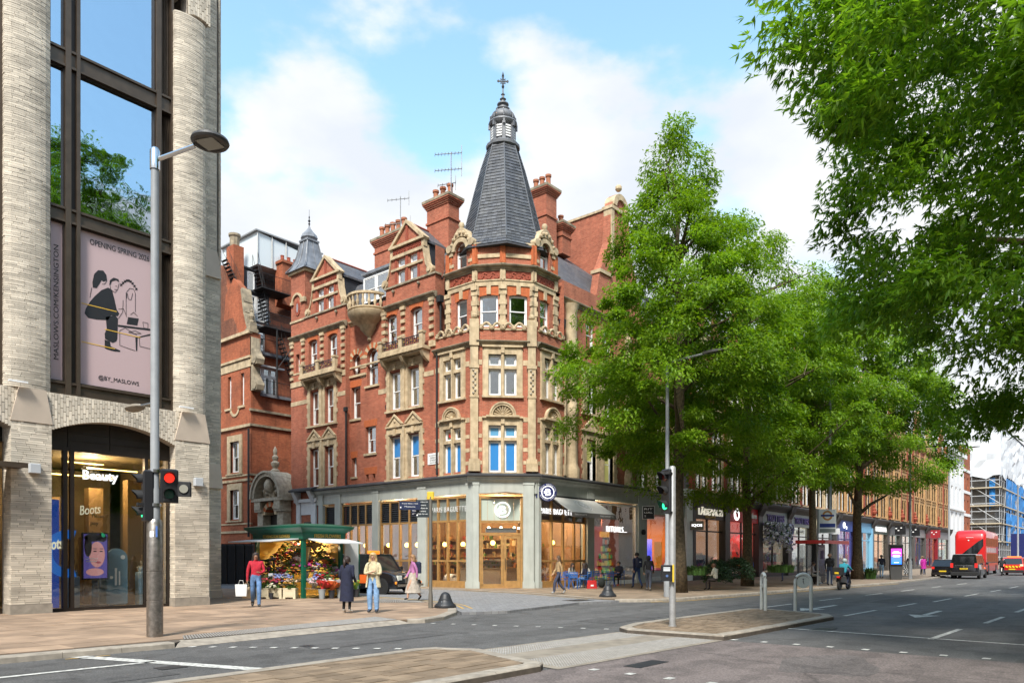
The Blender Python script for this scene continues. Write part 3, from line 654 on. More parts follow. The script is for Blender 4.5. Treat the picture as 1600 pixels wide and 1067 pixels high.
mb=MB(FS_);mb.disc((0,0,0),1,.003,12,T=Tr(.46,0,1.44)@Matrix.Diagonal((.085,1,.035,1)));mb.build('portrait_lips',mat('screen_lips',(.30,.07,.09),.4,emit=(.28,.07,.1),es=.5),scr)
text('screen_caption','DRAMATICALLY',LETTERW,scr,FS_@Tr(.25,0,1.55),.045,.36);text('screen_caption','RADIANT SKIN',LETTERW,scr,FS_@Tr(.25,0,1.47),.04,.3)
mb=MB(FS_);mb.cbox(.0,.76,.0,.25,0,.14,.02);mb.box(.3,.46,.05,.1,.14,.9);mb.build('stand',DARKLEAD,scr)
mb=MB(FL);mb.cbox(10.98,11.16,.48,.56,.72,1.5,.01);mb.build('notice_panel',mat('orange_notice',(.65,.26,.02),.5),store)
fw=[]
Y0,Y1=.24,.5
for z0,z1 in((20.6,21.2),(15.98,16.52),(11.42,11.86),(6.34,6.74)):
 fw.append((7.86,11.5,z0,z1));
for r in fw:
 fr_=MB(FL);fr_.box(r[0],r[1],Y0,Y1,r[2],r[3]);fr_.box(r[0],r[1],Y0-.06,Y0,r[2],r[2]+.07);fr_.box(r[0],r[1],Y0-.06,Y0,r[3]-.07,r[3]);fr_.build('transom',BRONZE,store)
mu=MB(FL)
for a,b in((8.30,8.45),(8.60,8.70),(10.95,11.10),(11.42,11.5),(7.86,7.9)):mu.box(a,b,Y0-.08,Y1,6.3,21)
mu.build('mullion',BRONZE,store)
mb=MB(FL);mb.box(8.45,8.60,Y0+.04,Y1,6.3,21);mb.build('mullion_recess',DBRONZE,store)
levels=((16.52,20.6),(11.86,15.98),(6.74,11.42))
for li,(z0,z1)in enumerate(levels):
 wn=MB(FL)
 for a,b in((7.9,8.30),(8.70,10.95)):
  wn.box(a,a+.035,Y0+.02,Y1-.02,z0,z1);wn.box(b-.035,b,Y0+.02,Y1-.02,z0,z1);wn.box(a,b,Y0+.02,Y1-.02,z0,z0+.035);wn.box(a,b,Y0+.02,Y1-.02,z1-.035,z1)
 wo=wn.build('window',DBRONZE,store)
 for a,b in((7.9,8.30),(8.70,10.95)):
  mb=MB(FL)
  if li<2:mb.box(a+.035,b-.035,.36,.37,z0+.035,z1-.035);mb.build('pane',GLASSB,wo)
  else:mb.box(a+.035,b-.035,.335,.35,z0+.035,z1-.035);mb.build('poster',POSTER,wo)
for z0,z1 in levels:
 mb=MB(FL);mb.box(3.6,3.7,.2,.5,z0,z1);mb.box(4.9,5.05,.2,.5,z0,z1);mb.box(3.6,6.2,.2,.5,z1,z1+.5);wo=mb.build('window',BRONZE,store)
 for a,b in((3.7,4.9),(5.05,6.2)):mb=MB(FL);mb.box(a,b,.36,.37,z0,z1);mb.build('pane',GLASSB,wo)
mb=MB(FL);mb.box(3.5,6.7,1.2,1.25,6.3,21);mb.build('dark_room_sheet',mat('office_dim',(.05,.055,.06),.9),store)  # dark sheet painted as the shade of the rooms behind the glass
mb=MB(FL);mb.box(7.86,11.5,1.2,1.25,11.5,21);mb.build('dark_room_sheet',mat('office_dim',(.05,.055,.06),.9),store)
rb=MB(FL)
for z0,z1 in((16.6,20.5),(11.95,15.9),(6.8,11.35)):
 for z2,z3 in((z0,z0+(z1-z0)*.3),(z0+(z1-z0)*.3+.01,z0+(z1-z0)*.72),(z0+(z1-z0)*.72+.01,z1)):
  rb.box(11.10,11.42,.38,.45,z2,z3)
 for k in range(5):
  x=11.11+k*.062
  rb.loft([[(x,.38,z0),(x+.025,.36,z0),(x+.05,.38,z0)],[(x,.38,z1-.9),(x+.025,.35,z1-.9),(x+.05,.38,z1-.9)],[(x,.38,z1-.02),(x+.025,.27,z1-.02),(x+.05,.38,z1-.02)]])
rb.build('ribbed_panel',BRONZE,store)
rb=MB(FL)
for z0,z1 in((16.6,20.5),(11.95,15.9),(6.8,11.35)):
 rb.box(6.2,6.72,.38,.45,z0,z1)
 for k in range(6):rb.box(6.22+k*.085,6.26+k*.085,.33,.38,z0,z1)
rb.box(6.0,6.75,.22,.45,15.98,16.55);rb.box(6.0,6.75,.22,.45,11.42,11.9);rb.box(6.0,6.75,.22,.45,6.34,6.74);rb.box(6.62,6.72,.2,.45,6.3,21);rb.build('ribbed_panel',BRONZE,store)
def ink(name,polys,m,y=.330):
 mb=MB(FL)
 for p in polys:
  if area2(p)<0:p=p[::-1]
  mb.poly([(a,y,b)for a,b in p])
 return mb.build(name,m,store)
PS=[[(9.09,9.92),(9.14,10.17),(9.25,10.32),(9.4,10.35),(9.49,10.24),(9.51,10.08),(9.4,10.01),(9.35,10.04),(9.29,9.91),(9.21,9.76),(9.1,9.75)],[(9.54,9.87),(9.65,9.83),(9.72,9.58),(9.79,9.26),(9.87,9.15),(9.82,9.06),(9.62,9.04),(9.54,8.87),(9.21,8.81),(8.97,8.8),(8.87,8.91),(8.9,9.06),(9.02,9.3),(9.16,9.51),(9.35,9.74)],[(9.47,8.95),(9.74,9.07),(9.83,8.99),(9.81,8.36),(9.78,8.27),(9.67,8.2),(9.45,8.28),(9.44,8.43),(9.5,8.6)],[(9.44,8.25),(9.59,8.23),(9.62,8.08),(9.9,8.01),(9.89,7.97),(9.72,7.95),(9.5,7.97),(9.44,7.99)],[(9.57,9.96),(9.59,10.11),(9.7,10.22),(9.84,10.21),(9.87,10.12),(9.77,10.16),(9.65,10.09),(9.61,9.97)],[(10.13,9.11),(10.46,9.14),(10.41,8.91),(10.09,8.88)],[(9.83,8.8),(10.82,8.9),(10.82,8.84),(9.83,8.74)],[(10.35,8.52),(10.82,8.74),(10.82,8.69),(10.42,8.52),(10.41,8.11),(10.37,8.1)]]
ink('poster_print',PS,INK)
ls=MB(FL)
def stroke(pts,wd,y=.328):
 for(a,b),(c,d)in zip(pts[:-1],pts[1:]):
  u=Vector((c-a,d-b));u.normalize();n_=Vector((-u.y,u.x))*wd/2
  ls.quad((a-n_.x,y,b-n_.y),(c-n_.x,y,d-n_.y),(c+n_.x,y,d+n_.y),(a+n_.x,y,b+n_.y))
for p in([(9.02,9.42),(9.07,9.74)],[(10.07,9.86),(10.07,9.15)],[(9.98,9.6),(9.97,9.23),(9.84,8.99)],[(9.88,8.63),(9.88,8.17),(10.35,8.1)],[(9.88,8.63),(10.04,8.75),(10.4,8.6)],[(10.47,8.53),(10.49,8.27),(10.82,8.26)],[(10.58,9.06),(10.61,8.88),(10.74,8.89),(10.74,9.06),(10.58,9.06)],[(10.14,8.64),(10.35,8.73),(10.53,8.68),(10.29,8.63),(10.14,8.64)],[(9.59,9.96),(9.62,9.82),(9.74,9.77),(9.82,9.89),(9.86,10.09)],[(10.11,9.84),(10.14,9.67),(10.22,9.67),(10.27,9.89)],[(9.84,9.28),(9.99,9.34),(10.09,9.1)],[(10.09,9.68),(10.09,9.89),(10.18,10.02),(10.3,10.03),(10.35,9.91),(10.35,9.32)],[(9.51,10.08),(9.44,9.95),(9.36,9.93)],[(10.2,9.2),(10.3,9.3),(10.42,9.2)],[(9.75,9.98),(9.8,9.98)],[(9.72,9.86),(9.8,9.88)]):stroke(p,.014)
for i in range(9):
 t=i/8;x=9.92+.46*t;z=10.05+.2*math.sin(math.pi*t);stroke([(x-.03,z-.03),(x+.03,z+.04)],.03);stroke([(x-.03,z+.04),(x+.03,z-.02)],.024)
ls.build('poster_lines',INK,store)
ls=MB(FL);stroke([(8.78,9.2),(9.79,9.19)],.022,.325);stroke([(9.44,8.57),(10.5,8.55)],.022,.325);stroke([(8.78,8.05),(9.74,8.03)],.022,.325);ls.build('poster_lines',REFLY,store)  # yellow strokes are reflections painted across the poster
text('poster_lettering','OPENING SPRING 2026',INK,store,FL@Tr(9.9,.33,11.12),.17,1.76,ext=.002)
text('poster_lettering','@BY_MASLOWS',INK,store,FL@Tr(9.86,.33,7.06),.16,1.2,ext=.002)
text('poster_lettering','MASLOWS.COM/KENSINGTON',INK,store,FL@Tr(8.10,.33,9.05)@Ry(-math.pi/2),.13,3.35,ext=.002)
mb=MB();mb.quad((-30,24.5,0),(2,24.5,0),(2,24.5,22),(-30,24.5,22));mb.box(-30,12.4,30.5,44,0,21.4);mb.box(-30,12.5,24.6,44,21.4,21.6);mb.build('rear_wall',LJOINT,store)
# windows shared by all old buildings
WC={}
def wpart(key,fn):
 if key not in WC:WC[key]=fn()
 return WC[key]
def win(parent,M,x,z,w_,h,y=.22,kind='sash',glass=None,blind=0.0,paint=None,curtain=False,name='window',film=None,simple=False):
 """a window standing in its opening: frame > sashes and panes"""
 g=glass or GLASS;p=paint or WHITE;k=(round(w_,2),round(h,2),kind,g.name,p.name)
 def ring(mb,x0,x1,z0,z1,b,y0,y1):
  mb.box(x0,x0+b,y0,y1,z0,z1);mb.box(x1-b,x1,y0,y1,z0,z1);mb.box(x0+b,x1-b,y0+.001,y1,z0,z0+b);mb.box(x0+b,x1-b,y0+.001,y1,z1-b,z1)
 def fr():
  mb=MB();ring(mb,-w_/2,w_/2,0,h,.065,0,.12);return mb.mesh('window',p)
 Mx=M@Tr(x,y,z)
 f=child(name,wpart((k,'f'),fr),parent,Mx)
 def sub(nm,me):
  o=link(nm,me,f);return o
 a,b=-w_/2+.065,w_/2-.065
 if kind=='sash':
  def s1():mb=MB();ring(mb,a,b,h/2-.03,h-.065,.05,.02,.06);return mb.mesh('sash',p)
  def s2():mb=MB();ring(mb,a,b,.065,h/2+.03,.055,.06,.10);return mb.mesh('sash',p)
  def p1():mb=MB();mb.box(a+.05,b-.05,.035,.04,h/2+.02,h-.115);return mb.mesh('pane',g)
  def p2():mb=MB();mb.box(a+.055,b-.055,.078,.083,.12,h/2-.025);return mb.mesh('pane',g)
  sub('sash',wpart((k,'s1'),s1));sub('sash',wpart((k,'s2'),s2));sub('pane',wpart((k,'p1'),p1));sub('pane',wpart((k,'p2'),p2))
 else:
  def s1():mb=MB();ring(mb,a,b,.065,h-.065,.045,.02,.06);return mb.mesh('casement',p)
  def p1():mb=MB();mb.box(a+.045,b-.045,.035,.04,.11,h-.11);return mb.mesh('pane',g)
  if not simple:sub('casement',wpart((k,'s1'),s1))
  sub('pane',wpart((k,'p1'),p1))
 if blind:
  def bl():mb=MB();mb.box(a,b,.14,.145,h*(1-blind),h-.06);return mb.mesh('blind',BLIND)
  sub('blind',wpart((k,'b',blind),bl))
 if curtain:
  def cu():
   mb=MB();n=10
   for i in range(n):
    x0,x1=a+(b-a)*i/n,a+(b-a)*(i+1)/n
    if .3<(i+.5)/n<.7:continue
    mb.quad((x0,.16+.03*(i%2),.07),(x1,.16+.03*((i+1)%2),.07),(x1,.16+.03*((i+1)%2),h-.07),(x0,.16+.03*(i%2),h-.07))
   return mb.mesh('curtain',CURTAIN)
  sub('curtain',wpart((k,'c'),cu))
 if film:
  def fi():mb=MB();mb.box(a+.05,b-.05,.026,.03,h*film[0],h*film[1]);return mb.mesh('window_film',film[2])
  sub('window_film',wpart((k,'fi',film[0],film[1],film[2].name),fi))
 return f
def band(mb,x0,x1,z0,z1,o_=.03,d=.1):mb.box(x0,x1,-o_,d,z0,z1)
CORN=[(.1,0),(-.04,0),(-.05,.06),(-.10,.09),(-.11,.16),(-.2,.2),(-.23,.26),(-.23,.30),(-.05,.36),(.1,.36)]
def cornice(mb,x0,x1,z,h=.34,o_=.23):mb.sweep([(y*o_/.23,z+q*h/.36)for y,q in CORN],x0,x1)
def quoins(mb,x,z0,z1,w_=.34,bh=.26,o_=.05,proud=.02):
 z=z0;k=0
 while z<z1-.05:
  t=min(z+bh,z1);e=.06 if k%2 else 0
  mb.box(x-w_/2-e,x+w_/2+e,-o_-proud*(k%2),.1,z,t-.012);z=t;k+=1
def tri_ped(mb,x,z,w_,h,o_=.12):
 prof=[(x-w_/2,z),(x+w_/2,z),(x+w_/2+.04,z+.09),(x,z+h),(x-w_/2-.04,z+.09)]
 mb.prism(prof,-.05,.1)
 for sg in(-1,1):
  a=Vector((x+sg*(w_/2+.08),z+.07));b=Vector((x,z+h+.05));c=Vector((0,.1))
  mb.prism([tuple(a),tuple(b),tuple(b-Vector((0,.13))),tuple(a+Vector((-sg*.16,0)))],-o_,-.03)
 mb.box(x-w_/2-.1,x+w_/2+.1,-o_-.02,.05,z-.09,z)
 mb.lathe([(.02,0),(.10,.02),(.03,.06),(0,.07)],8,T=Tr(x,-.05,z+h*.42)@Rx(math.pi/2))
def shell_ped(mb,x,z,r):
 n=14
 mb.ring((x,-.16,z),r-.16,r,.3,n,0,math.pi);mb.ring((x,-.20,z),r-.06,r+.02,.1,n,0,math.pi)
 mb.prism([(x+(r-.1)*math.cos(math.pi*i/n),z+(r-.1)*math.sin(math.pi*i/n))for i in range(n+1)],-.02,.1)
 for i in range(9):
  A=math.pi*(i+.5)/9;c,s_=math.cos(A),math.sin(A)
  mb.tube([(x+c*.1,-.05,z+s_*.1+.02),(x+c*(r-.2),-.06,z+s_*(r-.2)+.02)],[.015,.06],5)
 mb.ball((x,-.07,z+.06),.09,8)
 mb.box(x-r-.18,x+r+.18,-.24,.1,z-.1,z)
def wave(mb,x0,x1,z,n,amp=.17,t=.07):
 """scrolled parapet crest"""
 L_=(x1-x0)/n
 for k in range(n):
  c=x0+L_*(k+.5);pts=[]
  for i in range(13):
   u=i/12;pts.append((c-L_/2+L_*u,-.06,z+amp*math.sin(math.pi*u)**1.0*1.6))
  mb.tube(pts,t,6)
  for sg in(-1,1):
   cx=c+sg*L_*.47;mb.tube([(cx+.10*math.cos(a),-.07,z+.06+.10*math.sin(a))for a in[i*.7 for i in range(9)]],.05,5)
   # corner building
FS=frame(28.1,42.75,0,-1);FC=frame(28.1,26.2,1,-1);FH=frame(30.3,24.0,1,0)
cb=thing('corner_building','red brick and stone corner building with a slate spire over a bakery','building',(31,26,0))
holesA=[(2.15,3.08,6.05,8.45),(3.7,4.62,6.05,8.45),(2.15,3.08,9.95,12.1),(3.7,4.62,9.95,12.1),(1.95,2.85,13.7,15.38,.12),(4.0,4.9,13.7,15.38,.12),(.55,.95,13.6,14.75,.06)]
holesB=[(x+7.68,y+7.7,z,t,*r)for x,y,z,t,*r in holesA[:4]]+[(9.48,10.42,13.7,15.38,.12),(11.58,12.52,13.7,15.38,.12)]
holesT=[(14.2,15.52,6.05,8.45),(14.2,15.52,9.9,12.05)]
holesA.append((2.9,5.74,.001,5.6))
mb=MB(FS);mb.wall(0,5.75,0,16.85,holesA);mb.wall(9.5,13.55,5.6,16.85,holesB);mb.quad((5.75,0,5.5),(5.75,.36,5.5),(5.75,.36,16.85),(5.75,0,16.85));mb.quad((9.5,0,5.5),(9.5,.36,5.5),(9.5,.36,16.85),(9.5,0,16.85));mb.quad((13.55,0,12.6),(13.55,.7,12.6),(13.55,.7,18.4),(13.55,0,18.4))
mb.wall(13.55,16.38,5.6,13.3,holesT);mb.quad((0,0,0),(0,9,0),(0,9,16.85),(0,0,16.85));mb.box(0.02,5.72,.03,.35,16.6,16.849);mb.box(9.52,13.53,.03,.35,16.6,16.849)
mb.build('brick_wall',BRICK,cb)
FR=FS@Tr(0,.36,0)
holesR=[(5.95,6.72,12.6,13.85,.38),(7.35,8.35,11.75,13.95,.5),(5.85,6.72,9.95,11.95,.08),(7.2,8.15,7.75,9.4,.08),(5.9,6.35,6.45,7.65,.06),(7.25,7.5,6.1,6.55,.05),(7.85,8.1,6.1,6.55,.05)]
mb=MB(FR);mb.wall(5.75,9.5,5.5,16.5,holesR);mb.build('brick_wall',BRICK,cb)
mb=MB(FS);mb.box(.3,13.5,1.4,1.45,5.8,16.5);mb.box(13.6,16.2,1.0,1.05,5.9,16);mb.build('dark_room_sheet',ROOM,cb)
for x in(2.615,4.16):win(cb,FS,x,6.05,.92,2.38);win(cb,FS,x,9.95,.92,2.13,blind=.5)
for x in(10.3,11.86):
 win(cb,FS,x,6.05,.92,2.38,film=(.52,.97,BLUEF));win(cb,FS,x,9.95,.92,2.13)
for x in(2.4,4.45,9.95,12.05):win(cb,FS,x,13.7,.9,1.66,blind=.48 if x<12 else .92)
win(cb,FS,.75,13.6,.4,1.12)
for x,z,w_,h in((6.335,12.6,.77,1.25),(7.85,11.75,1.0,2.2),(6.285,9.95,.87,2.0),(7.675,7.75,.95,1.65),(6.125,6.45,.45,1.18),(7.375,6.1,.25,.43),(7.975,6.1,.25,.43)):
 win(cb,FR,x,z,w_,h,kind='sash' if w_>.3 else 'light')
for k,x0 in enumerate((0,7.7)):
 mb=MB(FS)
 for a,b,z0,z1 in((2.02,4.78,5.98,8.95),(2.02,4.78,9.88,12.66)):
  for s0,s1 in((a-.12,a+.12),(3.09,3.69),(b-.16,b+.12)):mb.box(x0+s0,x0+s1,-.06,.2,z0,z1)
  mb.box(x0+3.3,x0+3.48,-.12,-.05,z0,z1)
  mb.box(x0+a+.12,x0+3.09,-.055,.2,z1-.48,z1);mb.box(x0+3.69,x0+b-.16,-.055,.2,z1-.48,z1)
  for c in(2.615,4.16):mb.box(x0+c-.55,x0+c+.55,-.10,-.05,z1-.42,z1-.34);mb.box(x0+c-.09,x0+c+.09,-.14,-.05,z1-.5,z1-.12)
  mb.box(x0+a-.2,x0+b+.2,-.15,.1,z0-.11,z0)
  z=z0+.3;j=0
  while z<z1-.4:
   if j%2:mb.box(x0+a-.22,x0+a-.12,-.05,.1,z,z+.24);mb.box(x0+b+.12,x0+b+.22,-.05,.1,z,z+.24)
   z+=.3;j+=1
 mb.build('stone_surround',STONE,cb)
 pd=MB(FS)
 for c in(2.615,4.16):tri_ped(pd,x0+c,9.0,1.3,.62)
 pd.build('pediment',STONE,cb)
 bl=MB(FS);bl.box(x0+1.75,x0+5.5,-.62,0,12.82,13.0);bl.box(x0+1.85,x0+5.4,-.5,0,12.7,12.82);bl.box(x0+1.8,x0+5.45,-.58,-.42,13.0,13.14)
 for c in(1.95,5.3,3.6):
  bl.loft([[(x0+c-.1,-.55,12.7),(x0+c+.1,-.55,12.7),(x0+c+.1,0,12.7),(x0+c-.1,0,12.7)],[(x0+c-.1,-.4,12.45),(x0+c+.1,-.4,12.45),(x0+c+.1,0,12.45),(x0+c-.1,0,12.45)],[(x0+c-.1,-.12,12.25),(x0+c+.1,-.12,12.25),(x0+c+.1,0,12.2),(x0+c-.1,0,12.2)]])
 for c in(1.93,3.62,5.32):bl.box(x0+c-.13,x0+c+.13,-.58,-.36,13.14,13.66);bl.box(x0+c-.17,x0+c+.17,-.62,-.32,13.66,13.78)
 bal=bl.build('balcony',STONE,cb)
 ri=MB(FS)
 for a,b in((2.06,3.49),(3.75,5.19)):
  ri.box(x0+a,x0+b,-.5,-.46,13.58,13.63);ri.box(x0+a,x0+b,-.5,-.46,13.16,13.2)
  n=9
  for i in range(n+1):x=x0+a+(b-a)*i/n;ri.box(x-.012,x+.012,-.49,-.47,13.2,13.58)
  for i in range(n):
   x=x0+a+(b-a)*(i+.5)/n
   for zc,r in((13.47,.06),(13.32,.06)):ri.ring((x,-.49,zc),r-.018,r,.02,8)
 ri.build('railing',IRON,bal)
 gi=MB(FS)
 for a,b in((2.06,3.49),(3.75,5.19)):
  for i in range(5):gi.disc((x0+a+(b-a)*(i+.5)/5,-.51,13.42-.09*(i%2)),.04,.015,8)
 gi.build('gilt_rosette',GOLD,bal)
 for c in((2.4,4.45)if k==0 else(2.25,4.35)):rb=MB(FS);rb.prism([(x0+c-.5,15.26),(x0+c-.45,15.26),(x0+c-.3,15.35),(x0+c,15.39),(x0+c+.3,15.35),(x0+c+.45,15.26),(x0+c+.5,15.26),(x0+c+.6,15.6),(x0+c-.6,15.6)],-.012,.05);rb.build('brick_arch',RUBBED,cb)
 for c in((1.4,3.42,5.55,.15)if k==0 else(1.68,3.3,5.6)):
  z=13.1 if c in(1.4,5.55,.15,1.68,5.6)else 13.85;j=0
  while z<15.4:qs=MB(FS);qs.box(x0+c-.16,x0+c+.16,-.10,.1,z,z+.19);qs.build('quoin_block',STONE,cb);z+=.42
  qs=MB(FS);qs.box(x0+c-.2,x0+c+.2,-.13,.1,15.42,15.6);qs.build('quoin_block',STONE,cb)
 st=MB(FS)
 st.box(x0+(0 if k==0 else 1.8),x0+1.88,-.02,.05,11.42,11.68);st.box(x0+4.95,x0+5.74,-.02,.05,11.42,11.68);st.box(x0+(0 if k==0 else 1.8),x0+1.75,-.03,.05,13.42,13.52)
 if k==0:st.box(0,1.7,-.05,.05,12.62,12.95);st.box(5.0,5.74,-.05,.05,12.62,12.95)
 st.build('stone_band',STONE,cb)
for a,b in((-.05,5.8),(9.45,13.6)):mb=MB(FS);cornice(mb,a,b,15.6);mb.build('cornice',STONED,cb)
mb=MB(FR);cornice(mb,5.75,9.5,15.6,.3,.18);mb.box(5.75,9.5,-.05,.1,13.02,13.12);mb.box(5.75,7.3,-.1,.1,12.45,12.58);mb.box(7.2,8.5,-.1,.1,11.62,11.75);mb.box(5.75,6.8,-.08,.05,9.82,9.95);mb.box(7.1,8.25,-.08,.05,7.62,7.75);mb.box(5.82,6.45,-.06,.05,6.34,6.45);mb.box(6.75,7.3,-.03,.05,12.9,13.1);mb.box(8.4,9.48,-.02,.05,11.1,11.38);mb.box(6.72,7.2,-.02,.05,12.35,12.62)
mb.build('stone_band',STONE,cb)
mb=MB(FR);m2=MB(FR)
for x,zc,r in((6.335,13.47,.385),(7.85,13.45,.5)):
 n=11
 for i in range(n):(m2 if i%2==0 else mb).ring((x,-.02,zc),r,r+.32,.1,2,math.pi*i/n+.01,math.pi*(i+1)/n-.01)
for x,z,w_ in((6.285,11.88,1.05),(7.675,9.34,1.15),(6.125,7.6,.6),(7.68,6.52,1.1)):mb.prism([(x-w_/2,z),(x+w_/2,z),(x+w_/2+.06,z+.4),(x-w_/2-.06,z+.4)],-.012,.02);mb.build('brick_arch',RUBBED,cb);mb=MB(FR)
m2 .build('arch_stones',STONE,cb)
mb=MB(FS)
mb.tube([(5.85,-.04,6),(5.85,-.04,10.4)],.06,8);mb.box(5.74,5.96,-.16,.02,10.4,10.65);mb.tube([(13.75,-.08,6),(13.75,-.08,12.6)],.055,8);mb.tube([(13.75,.2,13.2),(13.75,.2,15.3)],.055,8);mb.box(13.6,13.9,.02,.3,15.3,15.65);mb.tube([(9.42,.2,6.0),(9.42,.2,10.1)],.05,8);mb.box(9.3,9.54,.1,.32,10.1,10.35)
mb.build('downpipe',BLACKM,cb)
mb=MB(FS);mb.box(1.5,5.85,-.08,.4,16.85,16.95);mb.box(9.4,13.65,-.08,.4,16.85,16.95)
for x in(2.9,4.9,10.2,12.3):mb.ball((x,-.08,16.62),.1,8)
mb.build('coping',STONED,cb)
def gable(x,name='gable'):
 M=FS@Tr(x,.05,0)
 wl=[(-.82,-.2,16.97,17.75),(.2,.82,16.97,17.75),(-.82,-.2,17.95,18.42),(.2,.82,17.95,18.42)]
 mb=MB(M);mb.wall(-1.3,1.3,16.95,19.05,wl,dp=.2)
 for sg in(-1,1):
  pr=[(sg*1.3,16.95),(sg*2.0,16.95),(sg*1.75,17.2),(sg*1.5,17.65),(sg*1.36,18.2),(sg*1.3,18.6)]
  mb.prism(pr if sg>0 else pr[::-1],0,.3)
 mb.prism([(-1.25,19.1),(1.25,19.1),(0,20.35)],0,.3);mb.box(-1.3,1.3,.2,.3,16.95,19.05)
 g=mb.build(name,BRICK,cb)
 for a,b,c,d in wl:win(cb,M,(a+b)/2,c,b-a,d-c,y=.1,kind='light')
 st=MB(M);st.box(-1.05,1.05,-.06,.15,16.95,17.0);st.box(-1.3,1.3,-.08,.1,17.77,17.9);st.box(-1.32,1.32,-.10,.1,18.45,18.62)
 st.box(-1.45,1.45,-.16,.3,19.02,19.16)
 for sg in(-1,1):
  a=Vector((sg*1.5,19.1));b=Vector((0,20.42));st.prism([tuple(a),tuple(b),tuple(b-Vector((0,.2))),tuple(a-Vector((sg*.26,0)))][::sg],-.12,.35)
  pts=[(sg*1.32,18.7),(sg*1.38,18.2),(sg*1.52,17.65),(sg*1.76,17.25),(sg*2.0,17.08)]
  for(p,q),(r,s_)in zip(pts[:-1],pts[1:]):st.loft([[(p,-.08,q-.06),(p+sg*.02,-.08,q+.08),(p+sg*.02,.4,q+.08),(p,.4,q-.06)],[(r,-.08,s_-.06),(r+sg*.02,-.08,s_+.08),(r+sg*.02,.4,s_+.08),(r,.4,s_-.06)]])
  st.lathe([(.05,0),(.24,0),(.26,.1),(.24,.42),(.05,.42)],12,T=Tr(sg*1.86,-.1,17.2)@Rx(-math.pi/2))
  st.lathe([(.0,0),(.14,0),(.12,.05),(0,.06)],10,T=Tr(sg*1.86,-.16,17.2)@Rx(-math.pi/2))
  st.box(sg*1.3-.1,sg*1.3+.1,-.05,.2,18.62,19.02)
 st.build('gable_stonework',STONE,g)
 tc_=MB(M);
 for a,b in((-1.18,-.06),(.06,1.18)):
  tc_.box(a,b,-.03,.05,18.68,18.98)
  for i in range(5):tc_.ring((a+(b-a)*(i+.5)/5,-.06,18.83),.04,.09,.05,8)
 tc_.box(-.09,.09,-.05,.1,16.98,20.1);tc_.box(-1.02,-.86,-.03,.1,16.98,18.45);tc_.box(.86,1.02,-.03,.1,16.98,18.45)
 tc_.build('terracotta_panel',TERRA,g)
 rf=MB(M)
 for sg in(-1,1):rf.loft([[(sg*1.42,.3,19.0),(0,.3,20.28),(0,.3,20.16),(sg*1.42,.3,18.86)],[(sg*1.42,4.2,19.0),(0,4.6,20.28),(0,4.6,20.16),(sg*1.42,4.2,18.86)]])
 rf.build('gable_roof',SLATE,g)
 ck=MB(M);ck.box(-1.3,-1.22,.3,3.6,16.6,18.95);ck.box(1.22,1.3,.3,3.6,16.6,18.95);ck.build('lead_cheek',DARKLEAD,g)
 rd=MB(M);rd.tube([(0,.3,20.3),(0,4.6,20.3)],.07,6);rd.build('ridge',TERRA,g)
gable(3.68);gable(11.25)
mb=MB(FS);
mb.poly([(1.4,.45,16.7),(13.6,.45,16.7),(13.6,1.5,18.6),(1.4,1.5,18.6)]);mb.poly([(1.4,1.5,18.6),(13.6,1.5,18.6),(13.6,4.6,21.6),(6.5,4.6,21.6),(1.4,3.5,19.4)]);mb.poly([(6.5,4.6,21.6),(13.6,4.6,21.6),(13.6,9,19),(1.4,9,19),(1.4,3.5,19.4)])
mb.build('roof',SLATE,cb)
mb=MB(FS);mb.box(6.9,9.3,.55,3.0,16.6,18.45);mb.loft([[(6.75,.4,18.45),(9.45,.4,18.45),(9.45,3.2,18.55),(6.75,3.2,18.55)],[(6.75,.4,18.6),(9.45,.4,18.6),(9.45,3.2,18.9),(6.75,3.2,18.9)]]);dm=mb.build('dormer',LEADL,cb)
for x in(7.5,8.7):win(cb,FS,x,16.75,1.15,1.5,y=.42,blind=.9)
mb=MB(FR@Tr(7.62,-.02,0));hs=[(math.cos(math.pi+math.pi*i/14),math.sin(math.pi+math.pi*i/14))for i in range(15)]
prof=[(.06,14.35),(.16,14.45),(.10,14.6),(.28,14.78),(.55,15.05),(.6,15.22),(.72,15.3),(1.05,15.5),(1.25,15.75),(1.3,15.95),(1.22,16.0),(1.3,16.05),(1.3,16.12)]
mb.loft([[(r*c,r*s_,z)for c,s_ in hs]for r,z in prof],closed=False);mb.poly([(1.3*c,1.3*s_,16.12)for c,s_ in hs])
mb.loft([[(r*c,r*s_,z)for c,s_ in hs]for r,z in((1.14,16.82),(1.34,16.82),(1.34,16.95),(1.14,16.95))],closed=False)
for i in range(11):
 A=math.pi+math.pi*(i+.5)/11;mb.lathe([(.05,16.12),(.05,16.2),(.1,16.34),(.09,16.42),(.045,16.6),(.08,16.75),(.08,16.82)],8,(1.22*math.cos(A),1.22*math.sin(A)))
mb.build('round_balcony',STONE,cb,smooth=True)
mb=MB(FS);mb.box(.0,1.55,.0,1.7,16.85,19.95);tu=mb.build('turret',BRICK,cb)
st=MB(FS);st.box(-.05,1.62,-.06,1.75,16.82,16.95);st.build('turret_stonework',STONE,tu);st=MB(FS);st.box(-.12,1.7,-.14,1.85,19.95,20.12);st.build('turret_stonework',STONE,tu);st=MB(FS);st.ring((.72,-.10,18.15),.42,.56,.12,12,0,math.pi);st.box(.05,.3,-.12,.05,18.0,18.18);st.box(1.15,1.62,-.12,.05,18.0,18.3);st.build('turret_stonework',STONE,tu)
tr=MB(FS);tr.prism([(.78,16.95+.25),(.98,17.35),(1.0,17.75),(.95,18.0),(.78,18.25),(.6,18.0),(.55,17.75),(.58,17.35)],-.05,.02);tr.box(.5,1.06,-.04,.02,17.5,17.6);tr.build('terracotta_panel',TERRA,tu)
